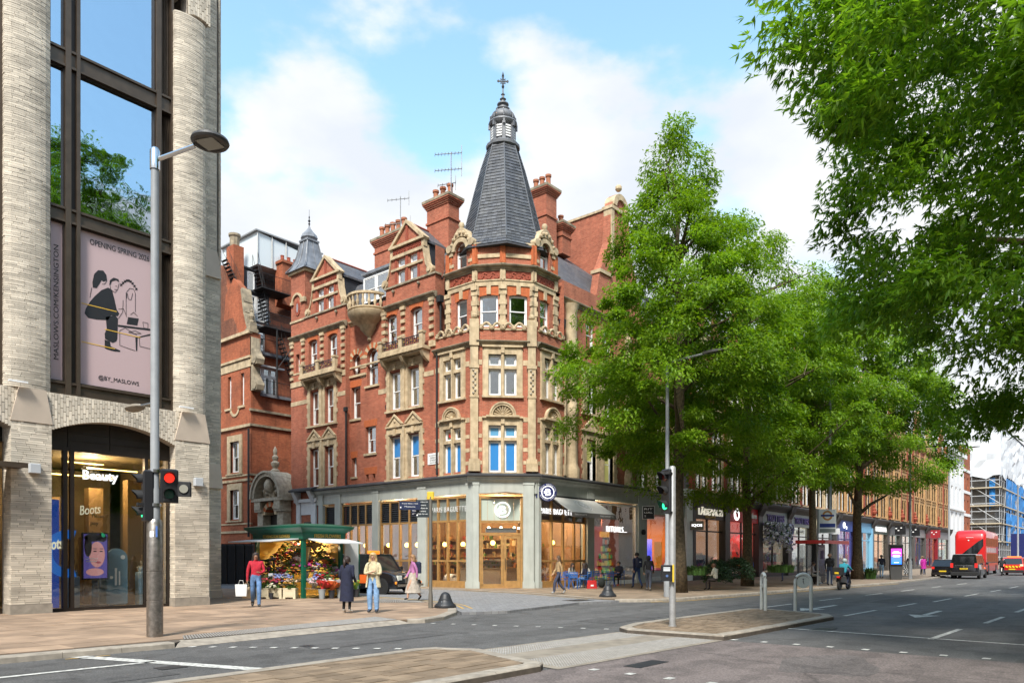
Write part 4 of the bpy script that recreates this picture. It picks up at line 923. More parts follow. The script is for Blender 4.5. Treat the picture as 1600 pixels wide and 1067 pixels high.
tr=MB(FS);tr.disc((0,0,0),1,.03,12,T=Tr(.78,-.07,17.72)@Matrix.Diagonal((.1,1,.3,1)));tr.build('pane',GLASS,tu)
Mt=FS@Tr(.78,.85,0)@Rz(math.pi/4)
rf=MB(Mt);q=1.4142
rf.lathe([(1.12*q,20.12),(.98*q,20.22),(.78*q,20.6),(.60*q,21.2),(.47*q,21.8),(.40*q,22.2),(.47*q,22.22),(.47*q,22.34)],4);rf.lathe([(.44,22.34),(.56,22.5),(.5,22.7),(.28,22.92),(.1,23.15),(.05,23.3)],8)
for k in range(4):
 for sx in(-.25,0,.25):
  T=Rz(math.pi/4+k*math.pi/2)
  rf.tube([(1.1,sx*4.2,20.18),(.8,sx*3,20.62),(.62,sx*2.3,21.2),(.42,sx*1.6,22.2)],.028,5,T=T)
rf.build('turret_roof',LEADL,tu)
fn=MB(Mt);fn.lathe([(.05,23.2),(.03,23.4),(.08,23.45),(.02,23.55),(.09,23.65),(.02,23.78),(.05,23.9),(.012,24.0),(.01,24.4)],8);fn.build('finial',IRON,tu)
cx=1.38
hc=[(cx-.76,cx+.72,5.95,8.36),(cx-.76,cx+.72,9.9,12.0)]
mb=MB(FC);mb.wall(-.1,2.9,5.6,13.3,hc);mb.build('brick_wall',BRICK,cb)
hh=[(.6,1.95,5.95,8.36),(.6,1.95,9.9,12.0)]
mb=MB(FH);mb.wall(-.1,2.4,5.6,13.3,hh);mb.quad((2.4,0,5.6),(2.4,.6,5.6),(2.4,.6,16.5),(2.4,0,16.5));mb.build('brick_wall',BRICK,cb)
mb=MB(FC);mb.box(0,2.7,.8,.85,5.9,16);mb.build('dark_room_sheet',ROOM,cb)
def stone_window(M,x,w_,panes,glass_films):
 """two-light window with a stone mullion and transom, on two storeys, shell pediment between"""
 mb=MB(M);hw=w_/2
 for z0,zt,z1 in((5.93,7.6,8.36),(9.88,11.28,12.0)):
  for a,b in((x-hw-.24,x-hw),(x+hw,x+hw+.24)):mb.box(a,b,-.07,.2,z0,z1+.35);
  mb.box(x-hw-.3,x-hw-.24,-.04,.1,z0,z1+.3);mb.box(x+hw+.24,x+hw+.3,-.04,.1,z0,z1+.3)
  mb.box(x-.085,x+.085,-.03,.3,z0,z1);mb.box(x-.05,x+.05,-.09,-.02,z0,z1+.1);mb.box(x-hw,x+hw,-.025,.3,zt-.02,zt+.14);mb.box(x-hw,x+hw,-.06,.2,z1,z1+.35)
  mb.box(x-hw-.34,x+hw+.34,-.14,.1,z0-.11,z0);mb.box(x-.09,x+.09,-.15,-.05,z1+.06,z1+.34)
  mb.box(x-hw-.32,x+hw+.32,-.16,.1,z1+.35,z1+.45)
 shell_ped(mb,x,8.86,hw*.92)
 mb.build('stone_surround',STONE,cb)
 for sg,ps in((-1,0),(1,1)):
  c=x+sg*(hw+.085)/2;ww=hw-.085
  for z,h,j in((5.95,1.62,0),(7.74,.62,1),(9.9,1.36,2),(11.42,.58,3)):
   win(cb,M,c,z,ww,h,y=.14,kind='light',film=glass_films.get(j),blind=.9 if(j==3 and glass_films.get('b'))else 0)
BF2=mat('pale_blue_film',(.10,.30,.50),.4)
stone_window(FC,cx-.02,1.46,None,{0:(.08,.94,BLUEF),1:(.1,.9,BF2),'b':1})
stone_window(FS,14.86,1.3,None,{0:(.08,.94,BLUEF)})
stone_window(FH,1.27,1.32,None,{})
mb=MB(FS);mb.disc((14.55,.15,8.05),.13,.01,12);mb.build('window_sticker',mat('red_sticker',(.55,.03,.03),.5),cb)
mb=MB(FS);m3=MB(FC);m4=MB(FH)
for z0,z1 in((8.55,8.8),(7.72,7.92),(7.02,7.22),(6.36,6.55),(11.45,11.72)):
 for m_,spans in((mb,((13.56,13.95),(15.78,16.1))),(m3,((.1,.30),(2.42,2.66))),(m4,((.1,.30),(2.22,2.42)))):
  for a,b in spans:m_.box(a,b,-.02,.05,z0,z1)
for m_ in(mb,m3,m4):m_.build('stone_band',STONE,cb)
def tower_pilaster(x):
 mb=MB(FC);mb.box(x-.2,x+.2,-.14,.1,6.55,12.4);mb.box(x-.3,x+.3,-.26,.1,5.98,6.4);mb.box(x-.27,x+.27,-.2,.1,6.4,6.62);mb.box(x-.25,x+.25,-.18,.1,11.25,11.42);mb.box(x-.23,x+.23,-.17,.1,9.75,9.85);mb.box(x-.24,x+.24,-.2,.1,12.4,13.75);mb.ball((x,-.06,13.9),.17,10)
 mb.build('stone_pilaster',STONE,cb)
 cv=MB(FC)
 for i in range(9):cv.ball((x+(.05 if i%2 else-.05),-.15,9.98+i*.145),.065,6,1.1)
 cv.build('carved_panel',STONEG,cb)
tower_pilaster(-.1);tower_pilaster(2.86)
def tower_strips(M,x0,x1,n):
 mb=MB(M);cornice(mb,x0-.1,x1+.1,12.42,.3,.26);mb.build('cornice',STONED,cb)
 w2=MB(M);wave(w2,x0+.15,x1-.15,13.32,n);w2 .box(x0,x1,-.04,.3,13.25,13.34);w2 .build('scrolled_parapet',STONE,cb,smooth=True)
 b=MB(M);b.box(x0,x1,.002,.25,12.72,13.25);b.build('parapet',BRICK,cb)
tower_strips(FC,.1,2.66,4);tower_strips(FS,13.6,16.3,4);tower_strips(FH,.15,2.4,3)
mb=MB(FS);mb.cbox(13.1,13.6,-.09,.1,12.95,13.25,.02);mb.build('stone_band',STONE,cb)
def fw(M,x,y):p=M@Vector((x,y,0));return(p.x,p.y)
TP=[fw(FS,14.25,.30),fw(FS,16.2,.30),fw(FC,cx,.12),fw(FH,.15,.30),fw(FH,2.0,.30)]
def face_frame(i):a,b=TP[i],TP[i+1];return frame(a[0],a[1],b[0]-a[0],b[1]-a[1]),math.hypot(b[0]-a[0],b[1]-a[1])
for i in range(4):
 Mf,L_=face_frame(i);m=L_/2;ww=.96 if i in(1,2)else .78
 hl=[(m-ww/2,m+ww/2,13.5,15.15,.05)]+([(m-.42,m+.42,16.79,17.749)]if i in(0,3)else[])
 mb=MB(Mf);mb.wall(0,L_,12.7,17.75,hl);mb.build('tower_brickwork',BRICK,cb)
 win(cb,Mf,m,13.5,ww,1.64,y=.12,blind=.5 if i==0 else 0)
 ib=MB(Mf);ib.box(.05,L_-.05,.9,.95,13,16.5);ib.build('dark_room_sheet',ROOM,cb)
 st=MB(Mf)
 for x in(0,L_):quoins(st,x,13.3,15.55,.30 if x in(0,)else .30);st.box(x-.2,x+.2,-.13,.1,15.38,15.6)
 st.box(0,L_,-.06,.1,15.6,15.84);st.box(m-.11,m+.11,-.08,.1,15.16,15.6);st.box(-.05,L_+.05,-.10,.1,15.84,15.9)
 for x in(0,L_):st.box(x-.13,x+.13,-.10,.1,15.9,16.4)
 for a,b in(((0,L_),)if i in(1,2)else((0,m-.66),(m+.66,L_))):st.box(a,b,-.055,.1,17.05,17.25);st.box(a-.05,b+.05,-.1,.35,17.72,17.84)
 st.build('stone_dressing',STONE,cb)
 cc_=MB(Mf);cornice(cc_,-.12,L_+.12,16.36,.34,.3);cc_.build('cornice',STONED,cb)
 fz=MB(Mf);fz.box(.13,L_-.13,-.02,.05,15.9,16.36)
 n=max(4,int(L_/.28))
 for k in range(n):
  x=.2+(L_-.4)*(k+.5)/n;fz.ring((x,-.06,16.13+(.05 if k%2 else-.05)),.055,.13,.05,9,(0 if k%2 else math.pi),(0 if k%2 else math.pi)+4.4)
 fz.build('terracotta_frieze',TERRA,cb)
 pr=MB(Mf)
 for x in(0,L_):pr.box(x-.14,x+.14,-.09,.1,16.75,17.75)
 pr.build('brick_pier',RUBBED,cb)
 rb=MB(Mf);rb.prism([(m-ww/2-.08,15.08),(m-ww/2,15.08),(m-ww/4,15.125),(m,15.14),(m+ww/4,15.125),(m+ww/2,15.08),(m+ww/2+.08,15.08),(m+ww/2+.15,15.55),(m-ww/2-.15,15.55)],-.012,.02);rb.build('brick_arch',RUBBED,cb)
Mf,L_=face_frame(1);mb=MB(Mf);mb.ball((L_,0,17.95),.16,10);mb.build('ball_finial',STONE,cb)
for i in(0,3):
 Mf,L_=face_frame(i);m=L_/2
 dm=MB(Mf);n=12;r=.40;zc=17.75
 dm.wall(m-.75,m+.75,16.72,18.2,[(m-r,m+r,16.8,18.15,r)],dp=.25,y=-.03);do=dm.build('dormer_front',BRICK,cb)
 win(cb,Mf,m,16.8,.8,1.36,y=.12,blind=.55)
 st=MB(Mf);st.ring((m,-.14,zc),r,r+.22,.5,n,0,math.pi)
 pr=[(m-.85,17.75),(m-.62,17.75),(m-.6,18.05),(m-.45,18.3),(m-.2,18.42),(m,18.45),(m+.2,18.42),(m+.45,18.3),(m+.6,18.05),(m+.62,17.75),(m+.85,17.75),(m+.82,18.0),(m+.62,18.3),(m+.42,18.62),(m+.2,18.85),(m,18.92),(m-.2,18.85),(m-.42,18.62),(m-.62,18.3),(m-.82,18.0)]
 st.prism(pr[::-1],-.12,.9)
 for sg in(-1,1):st.lathe([(.03,0),(.2,0),(.22,.06),(.2,.35),(.03,.35)],12,T=Tr(m+sg*.8,-.18,17.95)@Rx(-math.pi/2));st.box(m+sg*.7-.14,m+sg*.7+.14,-.1,.1,17.55,17.75);st.box(m+sg*.68-.16,m+sg*.68+.16,-.07,.1,16.95,17.12)
 for k in range(7):A=math.pi*(k+.5)/7;st.ball((m+.62*math.cos(A),-.13,17.95+.68*math.sin(A)),.1,7)
 st.ball((m,.0,19.05),.17,9,1.1);st.build('shell_pediment',STONE,do,smooth=True)
 tr=MB(Mf);tr.box(m-.78,m-.66,-.06,.1,16.75,17.5);tr.box(m+.66,m+.78,-.06,.1,16.75,17.5);tr.build('terracotta_jamb',RUBBED,do)
sc=Vector((30.95,26.85));ph=math.atan2(-1,-1);SQ=8
sp=MB(Tr(sc.x,sc.y,0))
prof=[(2.85,17.6),(2.5,18.1),(2.24,18.7),(2.0,19.6),(1.54,21.4),(1.18,22.7),(.80,23.85)]
sp.lathe(prof,8,ph=ph);spire=sp.build('spire',mat('slate_bed',(.03,.03,.034),.8),cb)
sl=MB();SLM=mat('spire_slate',(.062,.066,.078),.5,isl=.35,noise=.25,nscale=2,col2=(.085,.085,.085))
def prof_r(z):
 for(r0,z0),(r1,z1)in zip(prof[:-1],prof[1:]):
  if z0<=z<=z1:return r0+(r1-r0)*(z-z0)/(z1-z0)
 return prof[-1][0]
for k in range(8):
 a0,a1=ph+k*math.pi/4,ph+(k+1)*math.pi/4
 amid=(a0+a1)/2
 if math.cos(amid-ph)<-.35:continue
 z=17.75;row=0
 while z<23.75:
  h=.185;r0,r1=prof_r(z)+.012,prof_r(min(z+h*1.15,23.8))+.004
  p0,p1=Vector((math.cos(a0),math.sin(a0),0)),Vector((math.cos(a1),math.sin(a1),0));e=(p1-p0).length*r0;n=max(2,round(e/.26));nn=Vector((math.cos(amid),math.sin(amid),0));diag=(row%14)in(9,10,11)
  off_=.5*(row%2)/n
  for i in range(-1,n):
   u0,u1=max(0,(i+off_)/n+.003),min(1,(i+1+off_)/n-.003)
   if u1-u0<.02:continue
   lift=rnd.uniform(.0,.012);sk=(.5/n)*(1 if k%2 else-1)if diag else 0
   def pt(u,r,z_,o_):q=(p0*(1-min(1,max(0,u)))+p1*min(1,max(0,u)))*r+nn*o_;return(sc.x+q.x,sc.y+q.y,z_)
   sl.loft([[pt(u0,r0,z,.028+lift),pt(u1,r0,z,.028+lift),pt(u1+sk,r1,z+h*1.15,.006),pt(u0+sk,r1,z+h*1.15,.006)],[pt(u0,r0,z,.0),pt(u1,r0,z,.0),pt(u1,r1,z+h*1.1,-.01),pt(u0,r1,z+h*1.1,-.01)]],cap=True)
  z+=h;row+=1
sl.build('slate',SLM,spire,kind='stuff')
hp=MB()
for k in range(8):A=ph+k*math.pi/4;hp.tube([(sc.x+(r+.03)*math.cos(A),sc.y+(r+.03)*math.sin(A),z)for r,z in prof[1:]],.035,5)
hp.build('lead_hip',mat('lead_dark',(.10,.105,.115),.5),spire)
lt=MB(Tr(sc.x,sc.y,0))
lt.lathe([(.80,23.80),(.92,23.85),(.94,23.98),(.84,24.05),(.78,24.10),(.60,24.12),(.58,25.05),(.74,25.10),(.80,25.20),(.78,25.28),(.56,25.33),(.66,25.43),(.68,25.58),(.60,25.75),(.42,25.89),(.34,25.97),(.40,26.00),(.40,26.05),(.26,26.09),(.22,26.24),(.32,26.29),(.32,26.34),(.14,26.39),(.10,26.55),(.18,26.61),(.07,26.69),(.06,26.82),(.11,26.87),(.04,26.95),(.035,27.25)],16,ph=ph)
for k in range(8):
 A=ph+(k)*math.pi/4;lt.box(.58,.70,-.09,.09,24.1,25.1,T=Rz(A));lt.box(.66,.80,-.05,.05,24.9,25.15,T=Rz(A));lt.tube([(.7*math.cos(A),.7*math.sin(A),25.36),(.7*math.cos(A),.7*math.sin(A),25.58),(.45*math.cos(A),.45*math.sin(A),25.9)],.035,5)
lant=lt.build('lantern',LEAD,spire,smooth=True)
lv=MB(Tr(sc.x,sc.y,0))
for k in range(8):
 A=ph+(k+.5)*math.pi/4
 for j in range(5):lv.box(.56,.64,-.15,.15,24.3+j*.14,24.37+j*.14,T=Rz(A)@Tr(0,0,0))
lv.build('louvre',WHITE,lant)
Mx=frame(sc.x,sc.y,1,-1)
f2=MB(Mx);f2 .lathe([(.045,27.2),(.08,27.3),(.035,27.36),(.035,27.85),(.065,27.92),(.0,28.15)],8)
f2 .box(-.30,.30,-.025,.025,27.57,27.62);f2 .ring((0,-.02,27.6),.11,.15,.04,12)
for sx,sz in((-1,0),(1,0),(0,1),(0,-1)):f2 .ring((sx*.25,-.02,27.6+sz*.25),.03,.07,.04,8)
for A in(.785,2.36,3.93,5.5):f2 .tube([(.1*math.cos(A),0,27.6+.1*math.sin(A)),(.2*math.cos(A),0,27.6+.2*math.sin(A))],.02,5)
f2 .build('finial',IRON,lant)
FH2=FH@Tr(0,.5,0)
hz=[(5.2,6.2,5.95,8.35),(7.05,8.05,5.95,8.35),(5.2,6.2,9.9,12.0),(7.05,8.05,9.9,12.0),(5.2,6.2,13.6,15.3,.1),(7.05,8.05,13.6,15.3,.1)]
hz+=[(a+5.9,b+5.9,*r)for a,b,*r in hz]
mb=MB(FH2);mb.wall(2.4,17.1,5.5,16.85,hz);mb.quad((17.1,0,0),(17.1,8,0),(17.1,8,19),(17.1,0,19));mb.build('brick_wall',BRICK,cb)
mb=MB(FH2);mb.box(2.5,17,1.6,1.65,5.8,17);mb.build('dark_room_sheet',ROOM,cb)
GREENIN=mat('painted_room_glow',(.40,.38,.13),.8,emit=(.5,.48,.15),es=.25)  # glowing sheet on the panes stands in for light from the room
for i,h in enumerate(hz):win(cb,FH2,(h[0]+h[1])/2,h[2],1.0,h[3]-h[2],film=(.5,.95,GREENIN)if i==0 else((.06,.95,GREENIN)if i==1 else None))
for k in(0,5.9):
 mb=MB(FH2)
 for z0,z1 in((5.9,8.8),(9.85,12.4)):
  for a,b in((4.85,5.2),(6.2,7.05),(8.05,8.4)):mb.box(k+a,k+b,-.06,.25,z0,z1)
  mb.box(k+5.2,k+6.2,-.055,.2,z1-.42,z1);mb.box(k+7.05,k+8.05,-.055,.2,z1-.42,z1);mb.box(k+4.7,k+8.55,-.16,.1,z0-.11,z0);mb.box(k+4.7,k+8.55,-.16,.1,z1,z1+.1)
  z=z0+.2
  while z<z1-.3:mb.box(k+4.75,k+4.85,-.05,.1,z,z+.24);mb.box(k+8.4,k+8.5,-.05,.1,z,z+.24);z+=.55
 mb.build('stone_surround',STONE,cb)
 pd=MB(FH2)
 for c in(5.7,7.55):tri_ped(pd,k+c,8.98,1.35,.62)
 pd.build('pediment',STONE,cb)
mb=MB(FH2);cornice(mb,2.4,17.1,15.6);cornice(mb,2.4,17.1,12.5,.26,.2);mb.build('cornice',STONED,cb)
for x,r in((3.6,.42),(9.65,.26),(15.6,.26)):
 mb=MB(FH2@Tr(x,-.05,0));mb.lathe([(r*1.25,5.95),(r*1.25,6.5),(r*1.05,6.65),(r,6.8),(r*.94,9.4),(r*1.08,9.5),(r*1.08,9.75),(r*.92,9.85),(r*.9,11.9),(r*1.15,12.1),(r*1.2,12.5),(r,12.9),(r*.9,13.2),(r*.9,15.2),(r*1.2,15.6)],14);mb.build('stone_column',STONE,cb,smooth=True)
mb=MB(FH);mb.tube([(2.62,.3,6),(2.62,.3,13.9)],.06,8);mb.lathe([(.06,13.8),(.22,14.1),(.24,14.5),(.18,14.55)],10,(2.62,.3));mb.build('downpipe',BLACKM,cb)
mb=MB(FH);mb.tube([(2.44,-.05,6.2),(2.44,-.05,12.4)],.06,8);mb.box(2.34,2.54,-.14,.05,6.0,6.6);mb.build('stone_shaft',STONE,cb)
mb=MB(FH2);mb.poly([(2.2,.3,16.8),(17.1,.3,16.8),(17.1,1.6,18.9),(2.2,1.6,18.9)]);mb.poly([(2.2,1.6,18.9),(17.1,1.6,18.9),(17.1,5,21.6),(2.2,5,21.6)]);mb.poly([(2.2,5,21.6),(17.1,5,21.6),(17.1,9,18),(2.2,9,18)]);mb.build('roof',SLATE,cb)
GH=FH2@Tr(9.0,.1,0)
mb=MB(GH);mb.prism([(-2.6,16.85),(2.6,16.85),(2.2,18.5),(1.2,20.5),(1.0,22.8),(.5,23.6),(0,23.8),(-.5,23.6),(-1.0,22.8),(-1.2,20.5),(-2.2,18.5)],0,.5);mb.box(-.25,.2,.5,5.2,18.5,23.0);gb=mb.build('gable',BRICK,cb)
mb=MB(GH);mb.ring((0,-.12,22.9),.5,.85,.7,12,0,math.pi);mb.ball((0,.1,24.2),.22,10);mb.box(-1.1,1.1,-.12,.6,22.6,22.8);mb.box(-2.3,-1.0,-.1,.6,18.4,18.6);mb.box(1.0,2.3,-.1,.6,18.4,18.6);mb.box(-1.05,-.75,-.08,.5,19,22.6);mb.box(-.33,.28,.6,5.3,23.0,23.14)
mb.build('gable_stonework',STONE,gb)
def chimney(x,y,wx,wy,z0,z1,npots,ph_=.75,label=None):
 mb=MB(Tr(x,y,0));mb.box(-wx/2,wx/2,-wy/2,wy/2,z0,z1-.5);mb.box(-wx/2-.06,wx/2+.06,-wy/2-.06,wy/2+.06,z0+(z1-z0)*.55,z0+(z1-z0)*.55+.12)
 for k in range(4):o_=.05+.05*k;mb.box(-wx/2-o_,wx/2+o_,-wy/2-o_,wy/2+o_,z1-.5+k*.09,z1-.41+k*.09-.004)
 ch=mb.build('chimney',BRICK,cb)
 c2_=MB(Tr(x,y,0));c2_.box(-wx/2-.22,wx/2+.22,-wy/2-.22,wy/2+.22,z1-.14,z1);c2_.build('chimney_cap',STONED,ch)
 for i in range(npots):
  px=(-wx/2+wx*(i+.5)/npots)if wx>=wy else 0;py=(-wy/2+wy*(i+.5)/npots)if wy>wx else 0
  m_=MB(Tr(x+px,y+py,z1));m_.lathe([(.17,0),(.19,.05),(.15,.1),(.14,ph_*.8),(.19,ph_*.85),(.19,ph_),(.12,ph_)],10);m_.build('chimney_pot',mat('pot_clay',(.36,.13,.065),.8,noise=.3,nscale=4),ch,smooth=True)
chimney(30.2,30.75,.85,1.75,19.0,22.0,3);chimney(30.9,35.9,.8,2.6,19.5,21.6,5,.85);chimney(35.4,27.6,1.0,1.4,19.5,23.5,3,.8);chimney(37.0,27.4,.9,.9,20,21.9,1,.6)
def aerial(x,y,z0,z1,bars_):
 a_=thing('tv_aerial',bars_[0],'aerial',(x,y,z0));mb=MB(Tr(x,y,0));mb.tube([(0,0,z0),(0,0,z1)],.03,5);mb.build('mast',GALV,a_)
 m_=MB(Tr(x,y,0)@Rz(-.7))
 for zz,L_,n in bars_[1]:
  m_.tube([(-L_*.6,0,zz-.12),(L_*.4,0,zz+.12)],.025,5)
  for i in range(n):t=-L_*.6+L_*i/(n-1);m_.tube([(t,-.2,zz-.12+.24*i/(n-1)),(t,.2,zz-.12+.24*i/(n-1))],.012,4)
  m_.tube([(L_*.4,0,zz-.3),(L_*.4,0,zz+.55)],.02,5)
 m_.build('antenna',GALV,a_)
aerial(30.0,29.9,20.6,24.4,('tall rooftop aerial with two stacked antennas beside the chimney',((24.3,1.5,9),(23.4,1.5,9))))
aerial(30.2,30.3,20.6,22.9,('short rooftop aerial with a single small antenna behind the chimney',((22.8,1.0,5),)))
aerial(30.9,35.2,21.5,23.9,('rooftop aerial on a leaning double pole by the row of five pots',((23.7,1.3,6),(22.2,1.5,7))))
# bakery shopfront wrapped round the corner building
LEADR=mat('shop_roof_lead',(.045,.047,.052),.6,noise=.4,nscale=2)
shopframes=((FS,2.9,16.55),(FC,-.15,2.95),(FH,-.1,10.95))
for M,a,b in shopframes:
 mb=MB(M);mb.box(a,b,-.10,.3,4.86,5.42);mb.build('fascia',SAGE,cb)
 mb=MB(M);mb.sweep([(.2,5.42),(-.12,5.42),(-.16,5.48),(-.26,5.56),(-.28,5.66),(-.36,5.70),(.2,5.70)],a-(.3 if M is FC else 0),b+(.3 if M is FC else 0));mb.build('shop_cornice',SAGE,cb)
 mb=MB(M);mb.sweep([(.5,5.70),(-.40,5.70),(-.43,5.74),(-.43,5.80),(.1,5.97),(.5,5.97)],a-(.33 if M is FC else 0),b+(.33 if M is FC else 0));mb.build('shop_roof',LEADR,cb)
def pil(M,a,b,o_=.16):
 mb=MB(M);mb.cbox(a,b,-o_,.3,.0,5.42,.012);mb.box(a-.03,b+.03,-o_-.03,.3,0,.34);mb.box(a-.02,b+.02,-o_-.02,.3,5.3,5.42);mb.build('pilaster',SAGE,cb)
for a,b in((3.2,3.66),(4.87,5.42),(8.43,8.98),(12.3,12.95),(15.98,16.45)):pil(FS,a,b)
for a,b in((-.17,.14),(2.41,2.97)):pil(FC,a,b)
for a,b in((-.02,.22),(4.42,5.1),(9.95,10.85)):pil(FH,a,b)
def oak_window(M,x0,x1,cols,tiers,louvre=False,z0=.3,z1=4.72,frosted=False):
 """oak-framed shop window: posts, rails, panes and sometimes a louvred top"""
 mb=MB(M)
 for i in range(cols+1):
  x=x0+(x1-x0)*i/cols;k=.055 if 0<i<cols else .05;mb.box(x-k,x+k,-.02,.12,z0,z1)
 for z in(z0,*tiers,z1):mb.box(x0,x1,-.015,.115,z-.05,z+.05)
 mb.box(x0,x1,-.05,.2,0,z0-.05)
 wo=mb.build('shop_window',WOOD,cb)
 for i in range(cols):
  a,b=x0+(x1-x0)*i/cols+.05,x0+(x1-x0)*(i+1)/cols-.05
  zs=(z0,*tiers,z1)
  for j in range(len(zs)-1):
   top=j==len(zs)-2
   if top and louvre:
    lv=MB(M);lv.box(a,b,.10,.12,zs[j]+.05,zs[j+1]-.05)
    n=9
    for k in range(n):
     z=zs[j]+.08+(zs[j+1]-zs[j]-.14)*k/n;lv.loft([[(a,.0,z),(b,.0,z),(b,.09,z+.05),(a,.09,z+.05)],[(a,.0,z+.015),(b,.0,z+.015),(b,.09,z+.065),(a,.09,z+.065)]])
    lv.build('louvre',DARKLEAD,wo)
   else:
    p=MB(M);p.box(a,b,.05,.06,zs[j]+.05,zs[j+1]-.05);p.build('pane',GLASSS,wo)
    if top and frosted:
     p=MB(M);p.box(a,b,.10,.11,zs[j]+.05,zs[j+1]-.05);p.build('backing',mat('frosted_backing',(.55,.58,.53),.6),wo)
 return wo
oak_window(FS,3.76,4.84,1,(1.4,3.5),True);oak_window(FS,5.5,8.4,4,(1.4,3.5),True);oak_window(FS,9.05,12.28,4,(1.4,3.5),True)
oak_window(FS,13.02,15.95,4,(1.4,3.5),frosted=True);oak_window(FH,.28,4.4,4,(1.4,3.5))
text('shop_lettering','PARIS BAGUETTE',LETTERW,cb,FS@Tr(14.6,-.03,4.12),.27,2.6,ext=.01,spacing=1.25,bold=-.018)
text('shop_lettering','PARIS BAGUETTE',LETTERL,cb,FH@Tr(1.85,.02,4.02),.29,3.0,ext=.01,spacing=1.25,bold=-.018)
mb=MB(FH);mb.box(.3,4.4,.12,.14,3.55,4.7);mb.build('sign_board',mat('plum_board',(.10,.07,.085),.6),cb)
mb=MB(FC)
for a,b in((.14,.26),(2.28,2.40)):mb.box(a,b,-.05,.15,0,4.72)
for z in(2.78,3.42,4.66):mb.box(.26,2.28,-.045,.145,z-.06,z+.06)
mb.box(1.28,1.38,-.04,.14,0,2.72);mb.box(.26,.36,-.03,.12,.12,2.72);mb.box(.26,1.28,-.03,.12,0,.22)
en=mb.build('entrance_frame',WOOD,cb)
for a,b,z0,z1 in((.36,1.28,.22,2.72),(.26,2.28,2.84,3.36)):
 p=MB(FC);p.box(a,b,.05,.06,z0,z1);p.build('pane',GLASSS,en)
mb=MB(FC);mb.box(.5,2.1,.25,.55,2.88,3.1);mb.build('air_curtain',mat('steel_grey',(.30,.33,.36),.4,metal=.4),en)
d=MB(FC)
for a,b,z0,z1 in((1.4,1.56,.03,2.7),(2.1,2.27,.03,2.7),(1.56,2.1,.03,.38),(1.56,2.1,2.55,2.7)):d.box(a,b,-.02,.06,z0,z1)
do=d.build('door',WOOD,cb);p=MB(FC);p.box(1.56,2.1,.015,.025,.38,2.55);p.build('pane',GLASSS,do);p=MB(FC);p.tube([(1.49,-.08,.95),(1.49,-.08,1.55)],.018,6);p.build('handle',BLACKM,do)
mb=MB(FC)
for i in range(6):mb.box(.26+i*.337,.26+(i+1)*.337-.012,.03,.05,3.48,4.6)
mb.build('sign_panel',mat('pale_green_board',(.42,.47,.40),.5),cb)
def emblem(M,x,z,r,parent,m,name='roundel_emblem'):
 mb=MB(M);mb.ring((x,-.05,z),r*.88,r,.05,28)
 mb.build(name,m,parent)
 text('monogram','B',m,parent,M@Tr(x+.03*r,-.02,z),r*1.02,r*.86,ext=.015,bold=.0)
 mb=MB(M);mb.box(x-r*.55,x-r*.25,-.05,-.01,z+r*.02,z+r*.12);mb.box(x-r*.55,x-r*.25,-.05,-.01,z-r*.16,z-r*.06);mb.build('monogram',m,parent)
emblem(FC,1.36,4.03,.40,cb,LETTERL)
mb=MB();mb.box(28.75,34.9,24.6,39.4,.0,.03);mb.quad((34.9,24.5,0),(34.9,39.4,0),(34.9,39.4,4.85),(34.9,24.5,4.85));mb.quad((28.7,39.4,0),(34.9,39.4,0),(34.9,39.4,4.85),(28.7,39.4,4.85));mb.quad((28.4,24.4,4.86),(40.9,24.4,4.86),(40.9,39.4,4.86),(28.4,39.4,4.86));mb.quad((33.6,28,0),(33.6,36,0),(33.6,36,4.8),(33.6,28,4.8));mb.build('shop_floor',ROOMW,cb)
mb=MB()
for i in range(30):x,y=29.2+(i%5)*1.0,25.6+(i//5)*2.1;mb.lathe([(.0,4.6),(.05,4.6),(.05,4.68),(0,4.68)],8,(x,y))
for x,y in((29.7,25.9),(30.3,25.5),(30.9,25.7),(29.4,26.5),(30.0,27.0)):mb.lathe([(.0,3.1),(.05,3.1),(.05,3.2),(0,3.2)],8,(x,y))
mb.build('ceiling_spot',DOWN,cb)
gl=[(29.5,26.3,2.35),(30.6,25.15,2.35),(29.0,28.0,2.3),(29.2,29.6,2.3),(29.0,31.6,2.3),(29.1,32.6,2.3),(28.95,34.0,2.3),(31.2,24.9,2.4),(29.0,36.2,2.3),(33.0,25.0,2.4)]
for x,y,z in gl:
 lp=thing('globe_lamp','glowing amber globe lamp hanging inside the bakery','lamp',(x,y,z),group='globe lamps hanging in the bakery')
 mb=MB(Tr(x,y,z));mb.ball((0,0,0),.13,12);mb.build('globe',GLOBE,lp,smooth=True);mb=MB(Tr(x,y,z));mb.tube([(0,0,.12),(0,0,4.8-z)],.01,5);mb.build('flex',BLACKM,lp)
for x,y,z,e_ in((30.2,26.4,4.2,110),(30.0,30.0,4.2,120),(29.8,34.0,4.2,120),(33.2,25.6,4.0,110),(37.6,25.4,4.2,60),(9.8,26.4,4.5,70)):
 l=bpy.data.lights.new('shop_lamp','POINT');l.energy=e_;l.color=(1,.72,.42);l.shadow_soft_size=.25;o=bpy.data.objects.new('shop_lamp',l);C.objects.link(o);o.location=(x,y,z)
ctr=thing('bakery_counter','stone-fronted bakery counter with glass display seen through the corner door','counter',(31.2,28.0,0))
mb=MB(Tr(31.4,28.3,0)@Rz(RD(-45)));mb.box(-1.6,1.6,-.3,.5,0,.95);mb.box(-1.65,1.65,-.35,.55,.95,1.0);mb.build('counter',mat('terrazzo',(.36,.33,.29),.5,noise=.4,nscale=30),ctr)
mb=MB(Tr(31.4,28.3,0)@Rz(RD(-45)))
for z in(1.2,1.4):mb.box(-1.6,1.6,-.25,.3,z,z+.02)
mb.box(-1.6,1.6,.3,.33,1.0,1.5);mb.build('display_case',STEEL,ctr)
